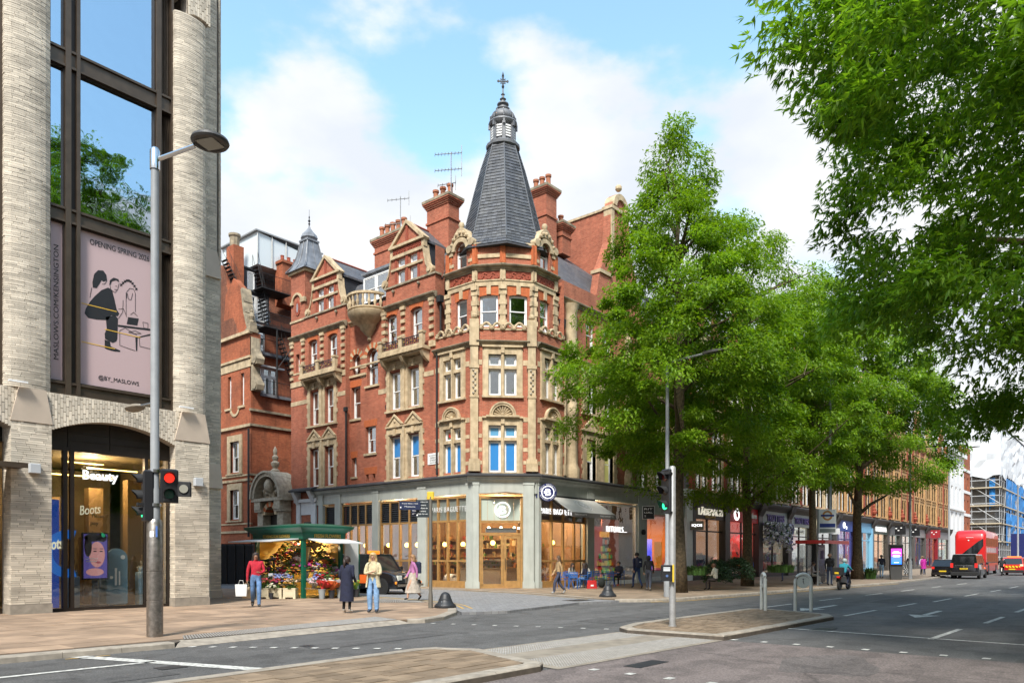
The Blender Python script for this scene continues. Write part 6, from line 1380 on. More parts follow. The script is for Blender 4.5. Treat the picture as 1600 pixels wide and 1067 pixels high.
for i,(x0,x1,fc,sg_,lc,ic,frc)in enumerate(TER):
 T=thing('terrace_house',TLAB[i],'building',((x0+x1)/2,24,0));F=frame(x0,24,1,0);wd=x1-x0;far=i>=7
 bm=BRICK if i<6 else(BRICKY if i%2 else BRICK);stn=STONE if i<5 else STONEO
 cols=[wd*.2,wd*.36,wd*.64,wd*.8];hl=[]
 for c in cols:
  for z0,z1 in((6.4,8.9),(9.9,12.2),(13.2,15.2)):hl.append((c-.42,c+.42,z0,z1))
 mb=MB(F);mb.wall(0,wd,5.6,16.8,hl,dp=.2);mb.build('wall',bm,T)
 mb=MB(F);mb.box(.05,wd-.05,1.2,1.25,5.8,16.8);mb.build('dark_room_sheet',ROOM,T)
 for a,b,z0,z1 in hl:win(T,F,(a+b)/2,z0,.82,z1-z0,y=.12,kind='light' if far else 'sash',simple=far)
 st=MB(F)
 for k in(0,2):
  a,b=cols[k]-.75,cols[k+1]+.75
  for z0,z1 in((6.3,9.3),(9.8,12.6),(13.1,15.5)):
   for p,q in((a,cols[k]-.42),(cols[k]+.42,cols[k+1]-.42),(cols[k+1]+.42,b)):st.box(p,q,-.07,.15,z0,z1)
   for c in(cols[k],cols[k+1]):st.box(c-.42,c+.42,-.065,.15,z1-.4,z1)
   st.box(a-.1,b+.1,-.16,.05,z0-.12,z0);st.box(a-.08,b+.08,-.15,.05,z1,z1+.1)
  for c in(cols[k],cols[k+1]):tri_ped(st,c,9.4,1.0,.45)
 st.build('stone_surround',stn,T)
 st=MB(F)
 for x in(.18,wd-.18,wd*.5):st.box(x-.22,x+.22,-.16,.1,5.9,16.2)
 st.build('pilaster',stn if i%3 else TERRA,T)
 cn=MB(F);cornice(cn,0,wd,16.2,.4,.35);cornice(cn,0,wd,12.85,.26,.2);cn.box(0,wd,-.03,.4,16.6,17.3);cn.build('cornice',stn,T)
 gp=MB(F);m=wd/2;gp.prism([(m-1.9,17.3),(m+1.9,17.3),(m+1.7,18.6),(m+1.1,19.2),(m+1.0,20.6),(m,21.6),(m-1.0,20.6),(m-1.1,19.2),(m-1.7,18.6)],.05,.4);gp.build('gable',bm,T)
 gp=MB(F);gp.box(m-1.2,m+1.2,-.05,.5,19.1,19.3)
 for sx_ in(-1,1):gp.prism([(m+sx_*1.1,20.55),(m,21.8),(m,21.55),(m+sx_*.9,20.5)][::sx_],-.1,.5)
 gp.build('gable_coping',stn,T);win(T,F,m,17.5,.9,1.4,y=-.02,kind='light',simple=True)
 rf=MB(F);rf.poly([(0,.4,17.2),(wd,.4,17.2),(wd,1.6,19.4),(0,1.6,19.4)]);rf.poly([(0,1.6,19.4),(wd,1.6,19.4),(wd,6,21.6),(0,6,21.6)]);rf.quad((0,0,0),(0,7,0),(0,7,19),(0,0,17));rf.quad((wd,0,0),(wd,7,0),(wd,7,19),(wd,0,17));rf.build('roof',SLATE,T)
 fm=plain('shop_frame_%d'%i,frc,.45);sh=MB(F)
 for a,b in((0,.42),(wd-.42,wd)):sh.box(a,b,-.22,.3,0,5.7)
 sh.box(.42,wd-.42,-.0,.2,0,.35)
 for x in(wd*.5,):sh.box(x-.06,x+.06,.06,.2,.35,4.3)
 sh.box(.42,wd-.42,.06,.2,3.4,3.5);so=sh.build('shopfront',fm,T)
 for a,b in((.42,wd*.5-.06),(wd*.5+.06,wd-.42)):
  for z0,z1 in((.35,3.4),(3.5,4.3)):p=MB(F);p.box(a,b,.12,.13,z0,z1);p.build('pane',GLASSS,so)
 fa=MB(F);fa.box(.42,wd-.42,-.14,.2,4.3,5.4);fa.build('fascia',plain('fascia_%d'%i,fc,.5),T)
 cn=MB(F);cn.sweep([(.3,5.4),(-.2,5.4),(-.28,5.55),(-.5,5.75),(-.55,5.9),(.0,6.15),(.3,6.15)],0,wd)
 for x in(.21,wd-.21):cn.loft([[(x-.24,-.22,4.9),(x+.24,-.22,4.9),(x+.24,.1,4.9),(x-.24,.1,4.9)],[(x-.27,-.55,5.5),(x+.27,-.55,5.5),(x+.27,.1,5.5),(x-.27,.1,5.5)],[(x-.27,-.65,6.0),(x+.27,-.65,6.0),(x+.27,.1,6.0),(x-.27,.1,6.0)]])
 cn.build('shop_cornice',mat('shop_cornice_dark',(.05,.045,.042),.6),T)
 if i>=7:
  ur=MB(F);ur.lathe([(.1,6.1),(.2,6.2),(.12,6.3),(.3,6.6),(.34,6.8),(.2,6.95),(.28,7.05),(.12,7.2),(.16,7.5),(.0,7.75)],10,(.21,-.25));ur.build('urn',TERRA,T)
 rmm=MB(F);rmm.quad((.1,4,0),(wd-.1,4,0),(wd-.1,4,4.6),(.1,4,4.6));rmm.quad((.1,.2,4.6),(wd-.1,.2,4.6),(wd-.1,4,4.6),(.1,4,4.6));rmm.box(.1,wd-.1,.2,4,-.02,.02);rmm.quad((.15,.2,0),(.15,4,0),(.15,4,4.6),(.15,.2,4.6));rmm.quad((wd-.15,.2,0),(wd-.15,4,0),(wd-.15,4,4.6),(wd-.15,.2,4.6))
 rmm.build('shop_room',mat('shop_room_%d'%i,ic,.8,noise=.3,nscale=.8,emit=ic,es=1.5),T)  # room walls emit their own colour so the shop looks lit
 cl=MB(F)
 for k in range(4):x=.8+(wd-1.8)*k/3.3;cl.box(x,x+.9,1.0,1.1,4.5,4.55)
 cl.build('ceiling_light',mat('shop_ceiling_light',(1,.95,.85),.5,emit=(1,.92,.78),es=5.0),T)
 dsp=[MB(F)for _ in range(5)]
 for k in range(26):x=.6+rnd.random()*(wd-1.5);h=rnd.uniform(.3,1.7);dsp[k%5].cbox(x,x+rnd.uniform(.2,.6),.4+rnd.random(),1.6+rnd.random()*.6,.35,.35+h,.03)
 for k,m_ in enumerate(dsp):m_.build('window_display',plain('display_goods_%d'%k,((.6,.55,.45),(.35,.04,.05),(.08,.12,.25),(.45,.28,.12),(.12,.2,.1))[k],emit=None),T)
 if sg_ and sg_!='O2' and sg_!='vodafone':text('shop_lettering',sg_,mat('letter_%d'%i,lc,.5,emit=lc,es=.5 if max(lc)>.5 else .0),T,F@Tr(wd*.5,-.15,4.86),.58,min(wd-1.4,.48*len(sg_)),ext=.04,bold=.02)
 if sg_=='LÄDERACH':text('shop_lettering','CHOCOLATIER',GOLD,T,F@Tr(wd*.5,-.15,4.46),.16,1.6,ext=.02)
 if sg_=='vodafone':
  text('shop_lettering','vodafone',LETTERW,T,F@Tr(wd*.72,-.15,4.86),.42,1.9,ext=.03,bold=.02)
  lg=MB(F);lg.disc((wd*.27,-.2,4.86),.46,.06,20);lg.build('roundel',LETTERL,T);lg=MB(F);lg.ring((wd*.27,-.22,4.80),.0,.2,.03,14);lg.tube([(wd*.27-.17,-.21,4.88),(wd*.27-.05,-.21,5.12),(wd*.27+.12,-.21,5.2)],.06,5);lg.build('roundel_mark',plain('vodafone_red',(.62,.008,.010)),T)
 if sg_=='O2':text('shop_lettering','O',LETTERL,T,F@Tr(wd*.35,-.15,4.9),.62,.62,ext=.03,bold=.01);text('shop_lettering','2',LETTERL,T,F@Tr(wd*.47,-.15,4.66),.28,ext=.03,bold=.01)
tga=thing('wisteria_garland','thick garland of white and lilac artificial flowers hanging over the grey shop window','garland',(62.5,23.6,4.2))
for nm,m_ in(('blossom',mat('wisteria_white',(.78,.76,.80),.8)),('lilac_blossom',mat('wisteria_lilac',(.30,.26,.48),.8)),('leaf',mat('garland_leaf',(.06,.12,.03),.8))):
 mb=MB()
 for k in range(900 if nm=='blossom' else 260):
  x=59.6+rnd.random()*6.0;z=4.4-abs(rnd.gauss(0,.9))*(1.1 if abs(x-62.6)>1.6 else .8);s_=rnd.uniform(.05,.13);y=23.7-rnd.random()*.35
  T=Tr(x,y,z)@Rz(rnd.random()*6)@Rx(rnd.random()*3);mb.add([(-s_,0,-s_),(s_,0,-s_*1.6),(s_,.02,s_),(-s_,.01,s_*1.6)],[(0,1,2,3)],T)
 mb.build(nm,m_,tga,kind='stuff')
bl=thing('red_display_shape','glossy red airship shape hung inside the second grey shop window','display',(68.7,24.8,2.6))
mb=MB(Tr(68.7,24.9,3.0));mb.ball((0,0,0),1.0,16,T=Matrix.Diagonal((1.9,.5,.85,1)));mb.build('hull',mat('glossy_red',(.6,.02,.02),.3,emit=(.6,.02,.02),es=.25),bl,smooth=True);mb=MB(Tr(68.7,24.9,3.0));mb.loft([[(-1.6,0,-.2),(-1.3,.1,-.2),(-1.3,0,-2.4),(-1.9,0,-2.4)],[(-1.0,0,-.3),(-.9,.1,-.3),(-.5,0,-2.4),(-.9,0,-2.4)]]);mb.build('tail',mat('glossy_red',(.6,.02,.02),.3),bl)
for x,tx,c in((100.5,'',BLACK),(108.0,'',BLACK),(120.5,'',plain('sign_red',(.3,.012,.02)))):
 s_=thing('hanging_sign',{100.5:'black box sign projecting over the shop behind the information totem',108.0:'black box sign projecting beside the far lamp column',120.5:'small red projecting sign above the dark red shop'}[x],'sign',(x,23.3,4.9));mb=MB(Tr(x,23.2,4.9));mb.box(-.08,.08,-.9,.3,-.55,.55);mb.build('panel',c,s_)
 mb=MB(Tr(x,23.2,4.9))
 for a,b in((-.5,.2),(-.2,-.1),(.05,.15)):mb.box(-.095,-.08,a,a+.18,b,b+.12)
 mb.build('sign_mark',LETTERW,s_)
 # far end of the street
wb=thing('stucco_house','white stucco house with tall windows past the end of the terrace','building',(143,24,0));F=frame(136.2,24,1,0)
hl=[(x,x+1.2,z,z+3)for x in(2,5.5,9)for z in(6,10.2,14)]
mb=MB(F);mb.wall(0,13,0,18.6,hl,dp=.3);mb.box(-.05,13,-.5,.1,18.4,19.2);mb.box(0,13,-.25,.1,9.3,9.6);mb.quad((0,0,0),(0,8,0),(0,8,18),(0,0,18));mb.build('wall',WHITE,wb)
for a,b,c,d in hl:win(wb,F,(a+b)/2,c,1.18,d-c,y=.2,kind='light',simple=True)
mb=MB(F);mb.box(.2,12.8,1.5,1.6,1,18);mb.build('dark_room_sheet',ROOM,wb)
rb2=thing('brick_house','tall plain red brick house with white string courses beside the scaffolded building','building',(157,24,0));F=frame(149.6,24.3,1,0)
hl=[(x,x+1.1,z,z+2.2)for x in(1.5,4.8)for z in(5.5,9.5,13.5)]
mb=MB(F);mb.wall(0,7.5,0,21,hl,dp=.3);mb.quad((0,0,0),(0,9,0),(0,9,21),(0,0,21));mb.build('wall',BRICKM,rb2)
for a,b,c,d in hl:win(rb2,F,(a+b)/2,c,1.08,d-c,y=.2,kind='light',simple=True)
mb=MB(F)
for z in(4.6,8.8,12.8,16.6):mb.box(-.1,7.5,-.12,.1,z,z+.5)
mb.build('string_course',WHITE,rb2);mb=MB(F);mb.box(.2,7.3,1.5,1.6,1,20);mb.build('dark_room_sheet',ROOM,rb2)
sb=thing('scaffolded_building','large building wrapped in white sheeting above tiers of scaffolding and blue netting','building',(178,24,0))
mb=MB();mb.box(178,262,23.2,60,0,19);mb.build('wall',mat('stripped_wall',(.20,.19,.18),.9,noise=.3,nscale=.4),sb)
def wrap(p0,p1,z0,z1,nx,nz):
 mb=MB();P0,P1=Vector(p0),Vector(p1);d=P1-P0;nn=Vector((d.y,-d.x,0)).normalized();g=[]
 for j in range(nz+1):
  for i in range(nx+1):p=P0+d*(i/nx)+nn*(rnd.uniform(-.28,.28)if 0<j<nz and 0<i<nx else 0);g.append((p.x,p.y,z0+(z1-z0)*j/nz+(rnd.uniform(-.2,.2)if 0<j<nz else(rnd.uniform(-1.2,.4)if j==0 else 0))))
 return mb.add(g,[(j*(nx+1)+i,j*(nx+1)+i+1,(j+1)*(nx+1)+i+1,(j+1)*(nx+1)+i)for j in range(nz)for i in range(nx)])
SHT=mat('white_sheeting',(.66,.68,.70),.5,noise=.12,nscale=.5)
wrap((176,34,0),(176,22,0),18.4,27.6,10,7).build('sheeting',SHT,sb);wrap((176,22,0),(258,22,0),18.4,27.6,34,7).build('sheeting',SHT,sb)
mb=MB();mb.box(175.9,258,21.9,36,27.6,27.9);mb.build('scaffold_roof',BLACKM,sb)
mb=MB()
for k in range(12):z=1.5+k*1.55*1;mb.tube([(176.2,33,z),(176.2,22.2,z),(258,22.2,z)],.09,4)if z<19 else None
for y in(22.2,24.5,27,29.5,32):mb.tube([(176.2,y,0),(176.2,y,19)],.09,4)
for x in range(179,258,3):mb.tube([(x,22.2,0),(x,22.2,19)],.09,4)
for k in range(5):z=1.5+k*3.6;mb.tube([(176.15,22.2,z),(176.15,27,z+3.6)],.07,4);mb.tube([(176.15,32,z),(176.15,27,z+3.6)],.07,4)
for x in range(179,250,9):mb.tube([(x,22.1,4),(x+6,22.1,18)],.07,4)
mb.build('scaffold_tube',mat('scaffold_steel',(.42,.42,.42),.5,metal=.4),sb)
mb=MB()
for z in(4.6,8.2,11.8,15.4):mb.box(175.8,177.9,21.9,33,z,z+.22);mb.box(177,258,21.9,23.1,z,z+.22)
mb.build('scaffold_board',mat('scaffold_plank',(.48,.40,.28),.8),sb)
NET=mat('blue_netting',(.03,.20,.50),.9,noise=.3,nscale=.6)
for z0,z1 in((11.9,17.9),(5.0,10.8)):wrap((184,22.05,0),(256,22.05,0),z0,z1,30,4).build('netting',NET,sb)
wrap((176.6,24.0,0),(176.6,23.0,0),12,17.4,2,4).build('netting',NET,sb)
hb=thing('site_hoarding','tall blue site hoarding with a small red notice at the foot of the scaffolding','hoarding',(172,19.5,0))
mb=MB(Tr(176,15.5,0));mb.box(0,.15,-4.4,4.8,0,6.2);mb.build('panel',NAVY,hb);mb=MB(Tr(175.9,15.5,0));mb.box(-.05,.05,-1.1,.8,3.2,4.6);mb.build('notice',plain('notice_red',(.6,.03,.04)),hb);mb=MB(Tr(175.84,15.5,0));mb.box(-.03,.0,-.8,.5,3.5,3.7);mb.box(-.03,.0,-.8,.5,4.0,4.2);mb.build('notice_lines',LETTERW,hb)
sb2=thing('site_board','white contractor board with a green roof mark fixed to the scaffolding','sign',(175,17,8));mb=MB(Tr(175.2,13.6,8.8));mb.box(0,.1,-3.4,3.4,-1.2,1.6);mb.build('board',WHITE,sb2);mb=MB(Tr(175.1,16.0,8.6));mb.tube([(0,.8,0),(0,0,1),(0,-.8,0)],.15,5);mb.build('mark',mat('mark_green',(.02,.2,.08)),sb2)
fb=thing('far_block','grey brick block closing the far end of the street','building',(300,10,0));mb=MB();mb.box(300,320,-40,22,0,15);mb.build('wall',BRICKM,fb)
op=thing('opposite_terrace','pale stone terrace across the road, mirrored in the shop windows','building',(40,-16,0));F=frame(150,-15,-1,0)
hl=[(x,x+1.5,z,z+2.4)for x in range(3,180,5)for z in(7,11,15)]
mb=MB(F);mb.wall(0,184,0,20,hl,dp=.3);mb.box(0,184,-.5,.2,19.6,20.4);mb.box(0,184,-.3,.2,5.4,5.9);mb.box(0,184,1,1.2,.5,20);mb.build('wall',STONEW,op)
mb=MB(F)
for h in hl:mb.box(h[0],h[1],.25,.28,h[2],h[3])
mb.build('pane',CARGLASS,op,kind='stuff')
# lamp columns and traffic signals
LENSR=mat('red_lens_lit',(.8,.03,.02),.3,emit=(1,.03,.015),es=1.1);LENSG=mat('green_lens_lit',(.05,.7,.35),.3,emit=(.04,1,.42),es=1.3)
LENSD=mat('lens_dark',(.05,.03,.02),.2,spec=.7);LENSDR=mat('lens_dark_red',(.12,.015,.012),.2,spec=.7);LENSDG=mat('lens_dark_green',(.01,.08,.05),.2,spec=.7)
def signal_head(parent,M,lit,n=3,name='signal_head'):
 """lamp box facing -y of M, aspects counted from the top"""
 mb=MB(M);mb.cbox(-.17,.17,0,.2,-.33*n,.02,.03)
 h=mb.build(name,BLACK,parent)
 for i in range(n):
  z=-.165-.33*i;on=i==lit
  m=(LENSR if i==0 else LENSG)if on else(LENSDR if i==0 else(LENSDG if i==n-1 else LENSD))
  l=MB(M);l.lathe([(.0,0),(.06,-.003),(.095,.0),(.1,.03),(.1,.05)],16,T=Tr(0,-.01,z)@Rx(-math.pi/2)@Tr(0,0,-.0));l.build('lens',m,h)
  v_=MB(M);n_=12;rings=[]
  for k in range(n_+1):
   A=RD(-28+236*k/n_);c,s_=math.cos(A),math.sin(A);d=.20*(.45+.55*max(0,s_))
   rings.append([(c*.115,0,z+s_*.115),(c*.115,-d,z+s_*.115),(c*.108,-d,z+s_*.108),(c*.108,0,z+s_*.108)])
  v_.loft(rings);v_.build('visor',BLACKM,h)
 return h
SC=thing('lamp_column','tall steel lamp column carrying two traffic signals on the west pavement','lamp column',(6.87,15.25,0))
M0=Tr(6.87,15.25,0)
mb=MB(M0);mb.lathe([(.155,0),(.155,.72),(.148,.725),(.148,.74),(.155,.745),(.155,1.3),(.148,1.305),(.148,1.32),(.155,1.325),(.155,2.3),(.12,2.36)],24);mb.build('steel_sleeve',mat('sleeve_steel',(.30,.27,.24),.38,metal=.85,noise=.35,nscale=14),SC,smooth=True)
mb=MB(M0);mb.lathe([(.1,2.3),(.1,2.95),(.085,3.0),(.075,9.5)],16);mb.build('pole',GREYP,SC,smooth=True)
mb=MB(M0);mb.lathe([(.095,9.4),(.095,9.78),(.06,9.84),(0,9.85)],16);mb.tube([(.02,-.02,9.6),(.52,-.61,9.88)],.045,8);mb.tube([(0,.05,4.70),(0,.6,4.72)],.035,6);mb.lathe([(.125,2.62),(.125,2.68)],14);mb.lathe([(.125,3.3),(.125,3.36)],14);mb.build('bracket_arm',CHROME,SC,smooth=True)
def luminaire(parent,M,r=.37):
 mb=MB(M);mb.lathe([(0,.10),(r*.6,.09),(r*.95,.05),(r,.0),(r*.93,-.04),(r*.75,-.05),(r*.72,-.03),(0,-.03)],28);h=mb.build('lamp_head',mat('lamp_head_grey',(.05,.047,.045),.5),parent,smooth=True)
 mb=MB(M@Rz(.4));mb.box(-.2,.2,-.2,.2,-.045,-.028);mb.build('lamp_glass',mat('lamp_diffuser',(.30,.30,.27),.4),h)
luminaire(SC,M0@Tr(.72,-.85,9.96))
mb=MB(M0@Tr(0,.92,4.72));mb.ball((0,0,0),.2,12,T=Matrix.Diagonal((.8,1.75,.4,1)));mb.build('low_lamp_head',mat('lamp_head_bronze',(.20,.17,.13),.5),SC,smooth=True)
signal_head(SC,Tr(6.87,15.25,0)@Tr(-.20,.12,3.32)@Rz(RD(-107)),2)
signal_head(SC,Tr(6.87,15.25,0)@Tr(.20,-.2,3.36)@Rz(RD(-22)),0,2)
mb=MB(Tr(6.87,15.25,0)@Tr(.42,-.36,2.98)@Rz(RD(-35)));mb.cbox(-.13,.13,0,.12,-.15,.15,.02);mb.lathe([(.0,-.02),(.09,-.02),(.105,.0)],16,T=Rx(-math.pi/2));b_=mb.build('detector_box',BLACKM,SC)
mb=MB(Tr(6.87,15.25,0)@Tr(.42,-.36,2.98)@Rz(RD(-35)));mb.disc((0,-.03,0),.085,.01,16);mb.build('detector_lens',mat('detector_grey',(.25,.24,.2),.4),b_)
mb=MB(M0)
mb.box(-.35,-.09,-.03,.03,2.62,2.68);mb.box(.09,.3,-.22,.06,2.72,2.78);mb.build('clamp',BLACKM,SC)
mb=MB(M0@Rz(RD(-52)));mb.box(-.02,.06,-.16,-.155,2.0,2.12);mb.build('sticker',LETTERW,SC);mb=MB(M0@Rz(RD(-52)));mb.box(.09,.13,-.145,-.14,2.0,2.22);mb.build('sticker',plain('sticker_blue',(.05,.12,.35)),SC)
P2=thing('signal_post','grey traffic signal post showing green on the crossing island','traffic signal',(15.6,8.35,0));M0=Tr(15.6,8.35,0)
mb=MB(M0);mb.lathe([(.075,0),(.075,3.66),(.05,3.7)],16);mb.lathe([(.09,0),(.09,.03)],16);mb.build('post',mat('post_grey',(.36,.36,.36),.45,metal=.3,noise=.15,nscale=12),P2,smooth=True)
signal_head(P2,M0@Tr(-.06,.16,3.62)@Rz(RD(-114)),2)
mb=MB(M0)
for z in(2.6,3.5):mb.box(-.2,.05,-.04,.12,z,z+.05)
mb.build('clamp',BLACKM,P2)
mb=MB(M0@Rz(RD(-62))@Tr(-.12,-.12,0));mb.cbox(-.14,.12,-.06,.04,1.05,1.42,.015);pb=mb.build('push_button_box',BLACK,P2)
mb=MB(M0@Rz(RD(-62))@Tr(-.12,-.12,0));mb.box(.12,.16,-.05,.05,1.03,1.43);mb.build('yellow_panel',mat('signal_yellow',(.62,.42,.03),.5),pb)
mb=MB(M0@Rz(RD(-62))@Tr(-.12,-.12,0));mb.box(-.08,.07,-.066,-.06,1.28,1.33);mb.box(-.08,.07,-.066,-.06,1.34,1.37);mb.build('button_plate',mat('plate_pale',(.55,.58,.6),.5),pb);mb=MB(M0@Rz(RD(-62))@Tr(-.12,-.12,0));mb.disc((0,-.075,1.17),.03,.02,12);mb.build('button',mat('button_blue',(.08,.14,.3),.4),pb)
def lamp_post(loc,top,arm,label,r=.09,arm_dir=(0,-1),head=True):
 t=thing('street_lamp',label,'street lamp',loc,'street lamps along the far pavement');M0=Tr(*loc)
 mb=MB(M0);mb.lathe([(r*1.6,0),(r*1.6,1.3),(r,1.4),(r*.7,top)],12);mb.build('pole',GREYP,t,smooth=True)
 dx,dy=arm_dir;mb=MB(M0);mb.tube([(0,0,top-.3),(dx*.25,dy*.25,top),(dx*arm,dy*arm,top+.08)],.04,6);mb.build('arm',GREYP,t)
 mb=MB(M0@Tr(dx*(arm+.3),dy*(arm+.3),top+.08)@Rz(math.atan2(dy,dx)));mb.loft([[(-.45,-.08,-.03),(-.45,.08,-.03),(-.45,.08,.05),(-.45,-.08,.05)],[(.0,-.17,-.04),(.0,.17,-.04),(.0,.17,.06),(.0,-.17,.06)],[(.42,-.12,-.02),(.42,.12,-.02),(.42,.12,.03),(.42,-.12,.03)]]);mb.build('lamp_head',mat('lamp_head_grey',(.05,.047,.045),.5),t)
 return t
lamp_post((26.95,14.65,0),9.4,1.7,'slim grey street lamp on the kerb in front of the first plane tree')
lamp_post((46.25,14.35,0),12.2,1.4,'grey street lamp standing by the bus shelter')
lamp_post((60.94,13.23,0),9.5,1.4,'dark street lamp on the pavement beside the information totem')
lamp_post((92,10.0,0),9.0,1.6,'far street lamp beyond the red bus in front of the scaffolding')
lamp_post((75,13.2,0),11.0,1.6,'street lamp beyond the third plane tree with its head clear of the leaves')
# fingerpost, bell bollards, hoops
fp=thing('fingerpost','pedestrian fingerpost with dark direction blades on the west kerb corner','signpost',(16.35,17.2,0));M0=Tr(16.35,17.2,0)
mb=MB(M0);mb.lathe([(.075,0),(.07,.4),(.055,.5),(.055,3.5)],12);mb.build('pole',mat('post_bronze_grey',(.17,.155,.13),.5,metal=.4),fp,smooth=True)
mb=MB(M0@Rz(RD(-50)));mb.cbox(-.11,.11,-.05,.05,3.42,3.66,.02);mb.build('finial',mat('signal_yellow',(.62,.42,.03),.5),fp)
for k,(ang,x0,x1,z0,z1,lines)in enumerate(((-50,-.46,-.04,2.85,3.4,5),(-35,-.98,-.32,3.08,3.34,2),(-62,-.64,-.40,2.9,3.3,4))):
 Mb=M0@Rz(RD(ang));mb=MB(Mb);mb.box(x0,x1,-.02+.03*k,.02+.03*k,z0,z1);b_=mb.build('blade',mat('blade_navy' if k else 'blade_black',(.012,.02,.06)if k else(.012,.02,.025),.5),fp)
 for j in range(lines):text('blade_lettering',('Royal Albert Hall','Museums','Palace','Gardens','High Street')[j],LETTERW,b_,Mb@Tr((x0+x1)/2,-.022+.03*k,z1-.07-j*(z1-z0-.08)/lines),.04,(x1-x0)*(.75 if j%2==0 else .5),ext=.002)
 mb=MB(Mb);mb.box(x0+.02,x0+.06,-.024+.03*k,-.02+.03*k,z0+.05,z0+.09);mb.build('blade_arrow',LETTERW,b_)
def bell(loc,label):
 t=thing('bell_bollard',label,'bollard',loc,'cast iron bell bollards');mb=MB(Tr(*loc));mb.lathe([(.33,0),(.34,.06),(.32,.1),(.25,.16),(.2,.26),(.17,.36),(.13,.44),(.06,.49),(0,.5)],18);b_=mb.build('bell',IRON,t,smooth=True)
 mb=MB(Tr(*loc))
 for k in range(8):mb.box(.22,.345,-.05,.05,0,.07,T=Rz(k*math.pi/4))
 mb.lathe([(.205,.25),(.215,.265),(.2,.28)],18);mb.build('rib',IRON,t)
bell((16.75,16.95,0),'cast iron bell bollard at the foot of the fingerpost');bell((25.6,16.6,0),'cast iron bell bollard on the kerb outside the bakery tables')
HOOP=mat('hoop_paint',(.50,.51,.47),.45,noise=.1,nscale=10)
def hoop(loc,az,label,w_=.44,glyph=True):
 t=thing('pedestrian_hoop',label,'hoop',loc,'pale steel hoops on the crossing island');M=Tr(*loc)@Rz(az);r=w_/2;mb=MB(M)
 mb.tube([(-r,0,0),(-r,0,1.1-r)]+[(-r*math.cos(math.pi*i/10),0,1.1-r+r*math.sin(math.pi*i/10))for i in range(1,10)]+[(r,0,1.1-r),(r,0,0)],.05,10);mb.build('hoop',HOOP,t,smooth=True)
 mb=MB(M);mb.disc((0,-.02,1.1-r-.02),r-.04,.04,22);pl=mb.build('plate',mat('hoop_plate',(.46,.48,.44),.5),t)
 mb=MB(M)
 for y0,y1 in((-.026,-.021),(.021,.026)):mb.disc((.0,y0,.95),.02,.005,10);mb.box(-.012,.012,y0,y1,.85,.92);mb.tube([(.0,(y0+y1)/2,.86),(.03,(y0+y1)/2,.80)],.008,4)
 mb.build('walking_mark',INK,pl)
hoop((22.25,8.85,0),RD(36),'pale hoop seen edge-on at the far end of the island');hoop((22.5,7.75,0),RD(-62),'pale hoop facing the road with a round plate and small mark')
# planters, benches, bicycle
def frond_mesh(name,n,r,h,m,droop=.5,wd=.03,seed=1):
 q=random.Random(seed);mb=MB()
 for i in range(n):
  a=q.random()*6.283;rr=r*math.sqrt(q.random());x,y=rr*math.cos(a),rr*math.sin(a);b=a+q.uniform(-.6,.6);L_=h*q.uniform(.6,1.1);lean=q.uniform(.1,droop)
  d=Vector((math.cos(b),math.sin(b),0));s_=Vector((-d.y,d.x,0))*wd*q.uniform(.6,1.3);p0=Vector((x,y,0));p1=p0+d*L_*lean*.4+Vector((0,0,L_*.7));p2=p0+d*L_*lean*1.1+Vector((0,0,L_*(.95-.3*lean)))
  mb.add([tuple(p0-s_*.5),tuple(p0+s_*.5),tuple(p1+s_),tuple(p1-s_),tuple(p2)],[(0,1,2,3),(3,2,4)])
 return mb
LEAFG=mat('planter_leaf',(.055,.13,.022),.6,isl=.4);LEAFD=mat('shrub_leaf',(.022,.055,.014),.6,isl=.5)
def planter(loc,r,h,label,kind):
 t=thing('planter',label,'planter',loc,'round rusted steel planters');mb=MB();mb.lathe([(r*.68,0),(r*.82,h*.25),(r*.95,h*.6),(r,h*.95),(r,h),(r*.96,h),(r*.94,h*.92),(0,h*.9)],28);mb.build('bowl',CORTEN,t,smooth=True)
 if kind=='grass':mb=frond_mesh('x',420,r*.85,.5,LEAFG,seed=int(loc[0]));
 else:
  mb=MB();q=random.Random(5)
  for i in range(2600):
   a,e_=q.random()*6.283,q.uniform(-.2,1.5);rr=q.uniform(.6,1.0)**.5;p=Vector((math.cos(a)*math.cos(e_)*r*1.5,math.sin(a)*math.cos(e_)*r*1.5,math.sin(e_)*.95))*rr*q.uniform(.8,1.05);s_=q.uniform(.04,.075)
   T=Tr(*p)@Rz(q.random()*6.3)@Rx(q.random()*3)@Ry(q.random());mb.add([(-s_,0,0),(0,-s_*.5,0),(s_,0,.01),(0,s_*.5,0)],[(0,1,2,3)],T)
 me=mb.mesh('foliage',LEAFG if kind=='grass' else LEAFD);f=link('foliage',me,t,kind='stuff');f.location=(0,0,h*.88 if kind=='grass' else h*.75)
planter((32.35,16.1,0),.56,.86,'rusted steel planter of spiky grass beside the first plane trunk','grass')
planter((36.2,15.75,0),.60,.86,'rusted steel planter with a dense dark shrub between the two benches','shrub')
planter((34.9,16.2,0),.52,.70,'smaller planter of dark evergreen shrub behind the near bench','shrub')
planter((40.9,15.3,0),.82,.86,'widest rusted planter of low grass below the wisteria window','grass')
def bench(loc,rz,label):
 t=thing('bench',label,'bench',loc,'timber benches between the planters');t.rotation_euler.z=rz
 for i in range(4):mb=MB();mb.cbox(-.85,.85,-.24+i*.125,-.13+i*.125,.40,.46,.008);mb.build('slat',TIMBER,t)
 for i in range(3):mb=MB();mb.cbox(-.85,.85,.26,.31,.52+i*.12,.62+i*.12,.008);mb.build('back_slat',TIMBER,t)
 for x in(-.78,0,.78):
  for y in(-.2,.2):mb=MB();mb.box(x-.05,x+.05,y-.05,y+.05,0,.40 if y<0 else .9);mb.build('leg',mat('bench_concrete',(.36,.33,.29),.9),t)
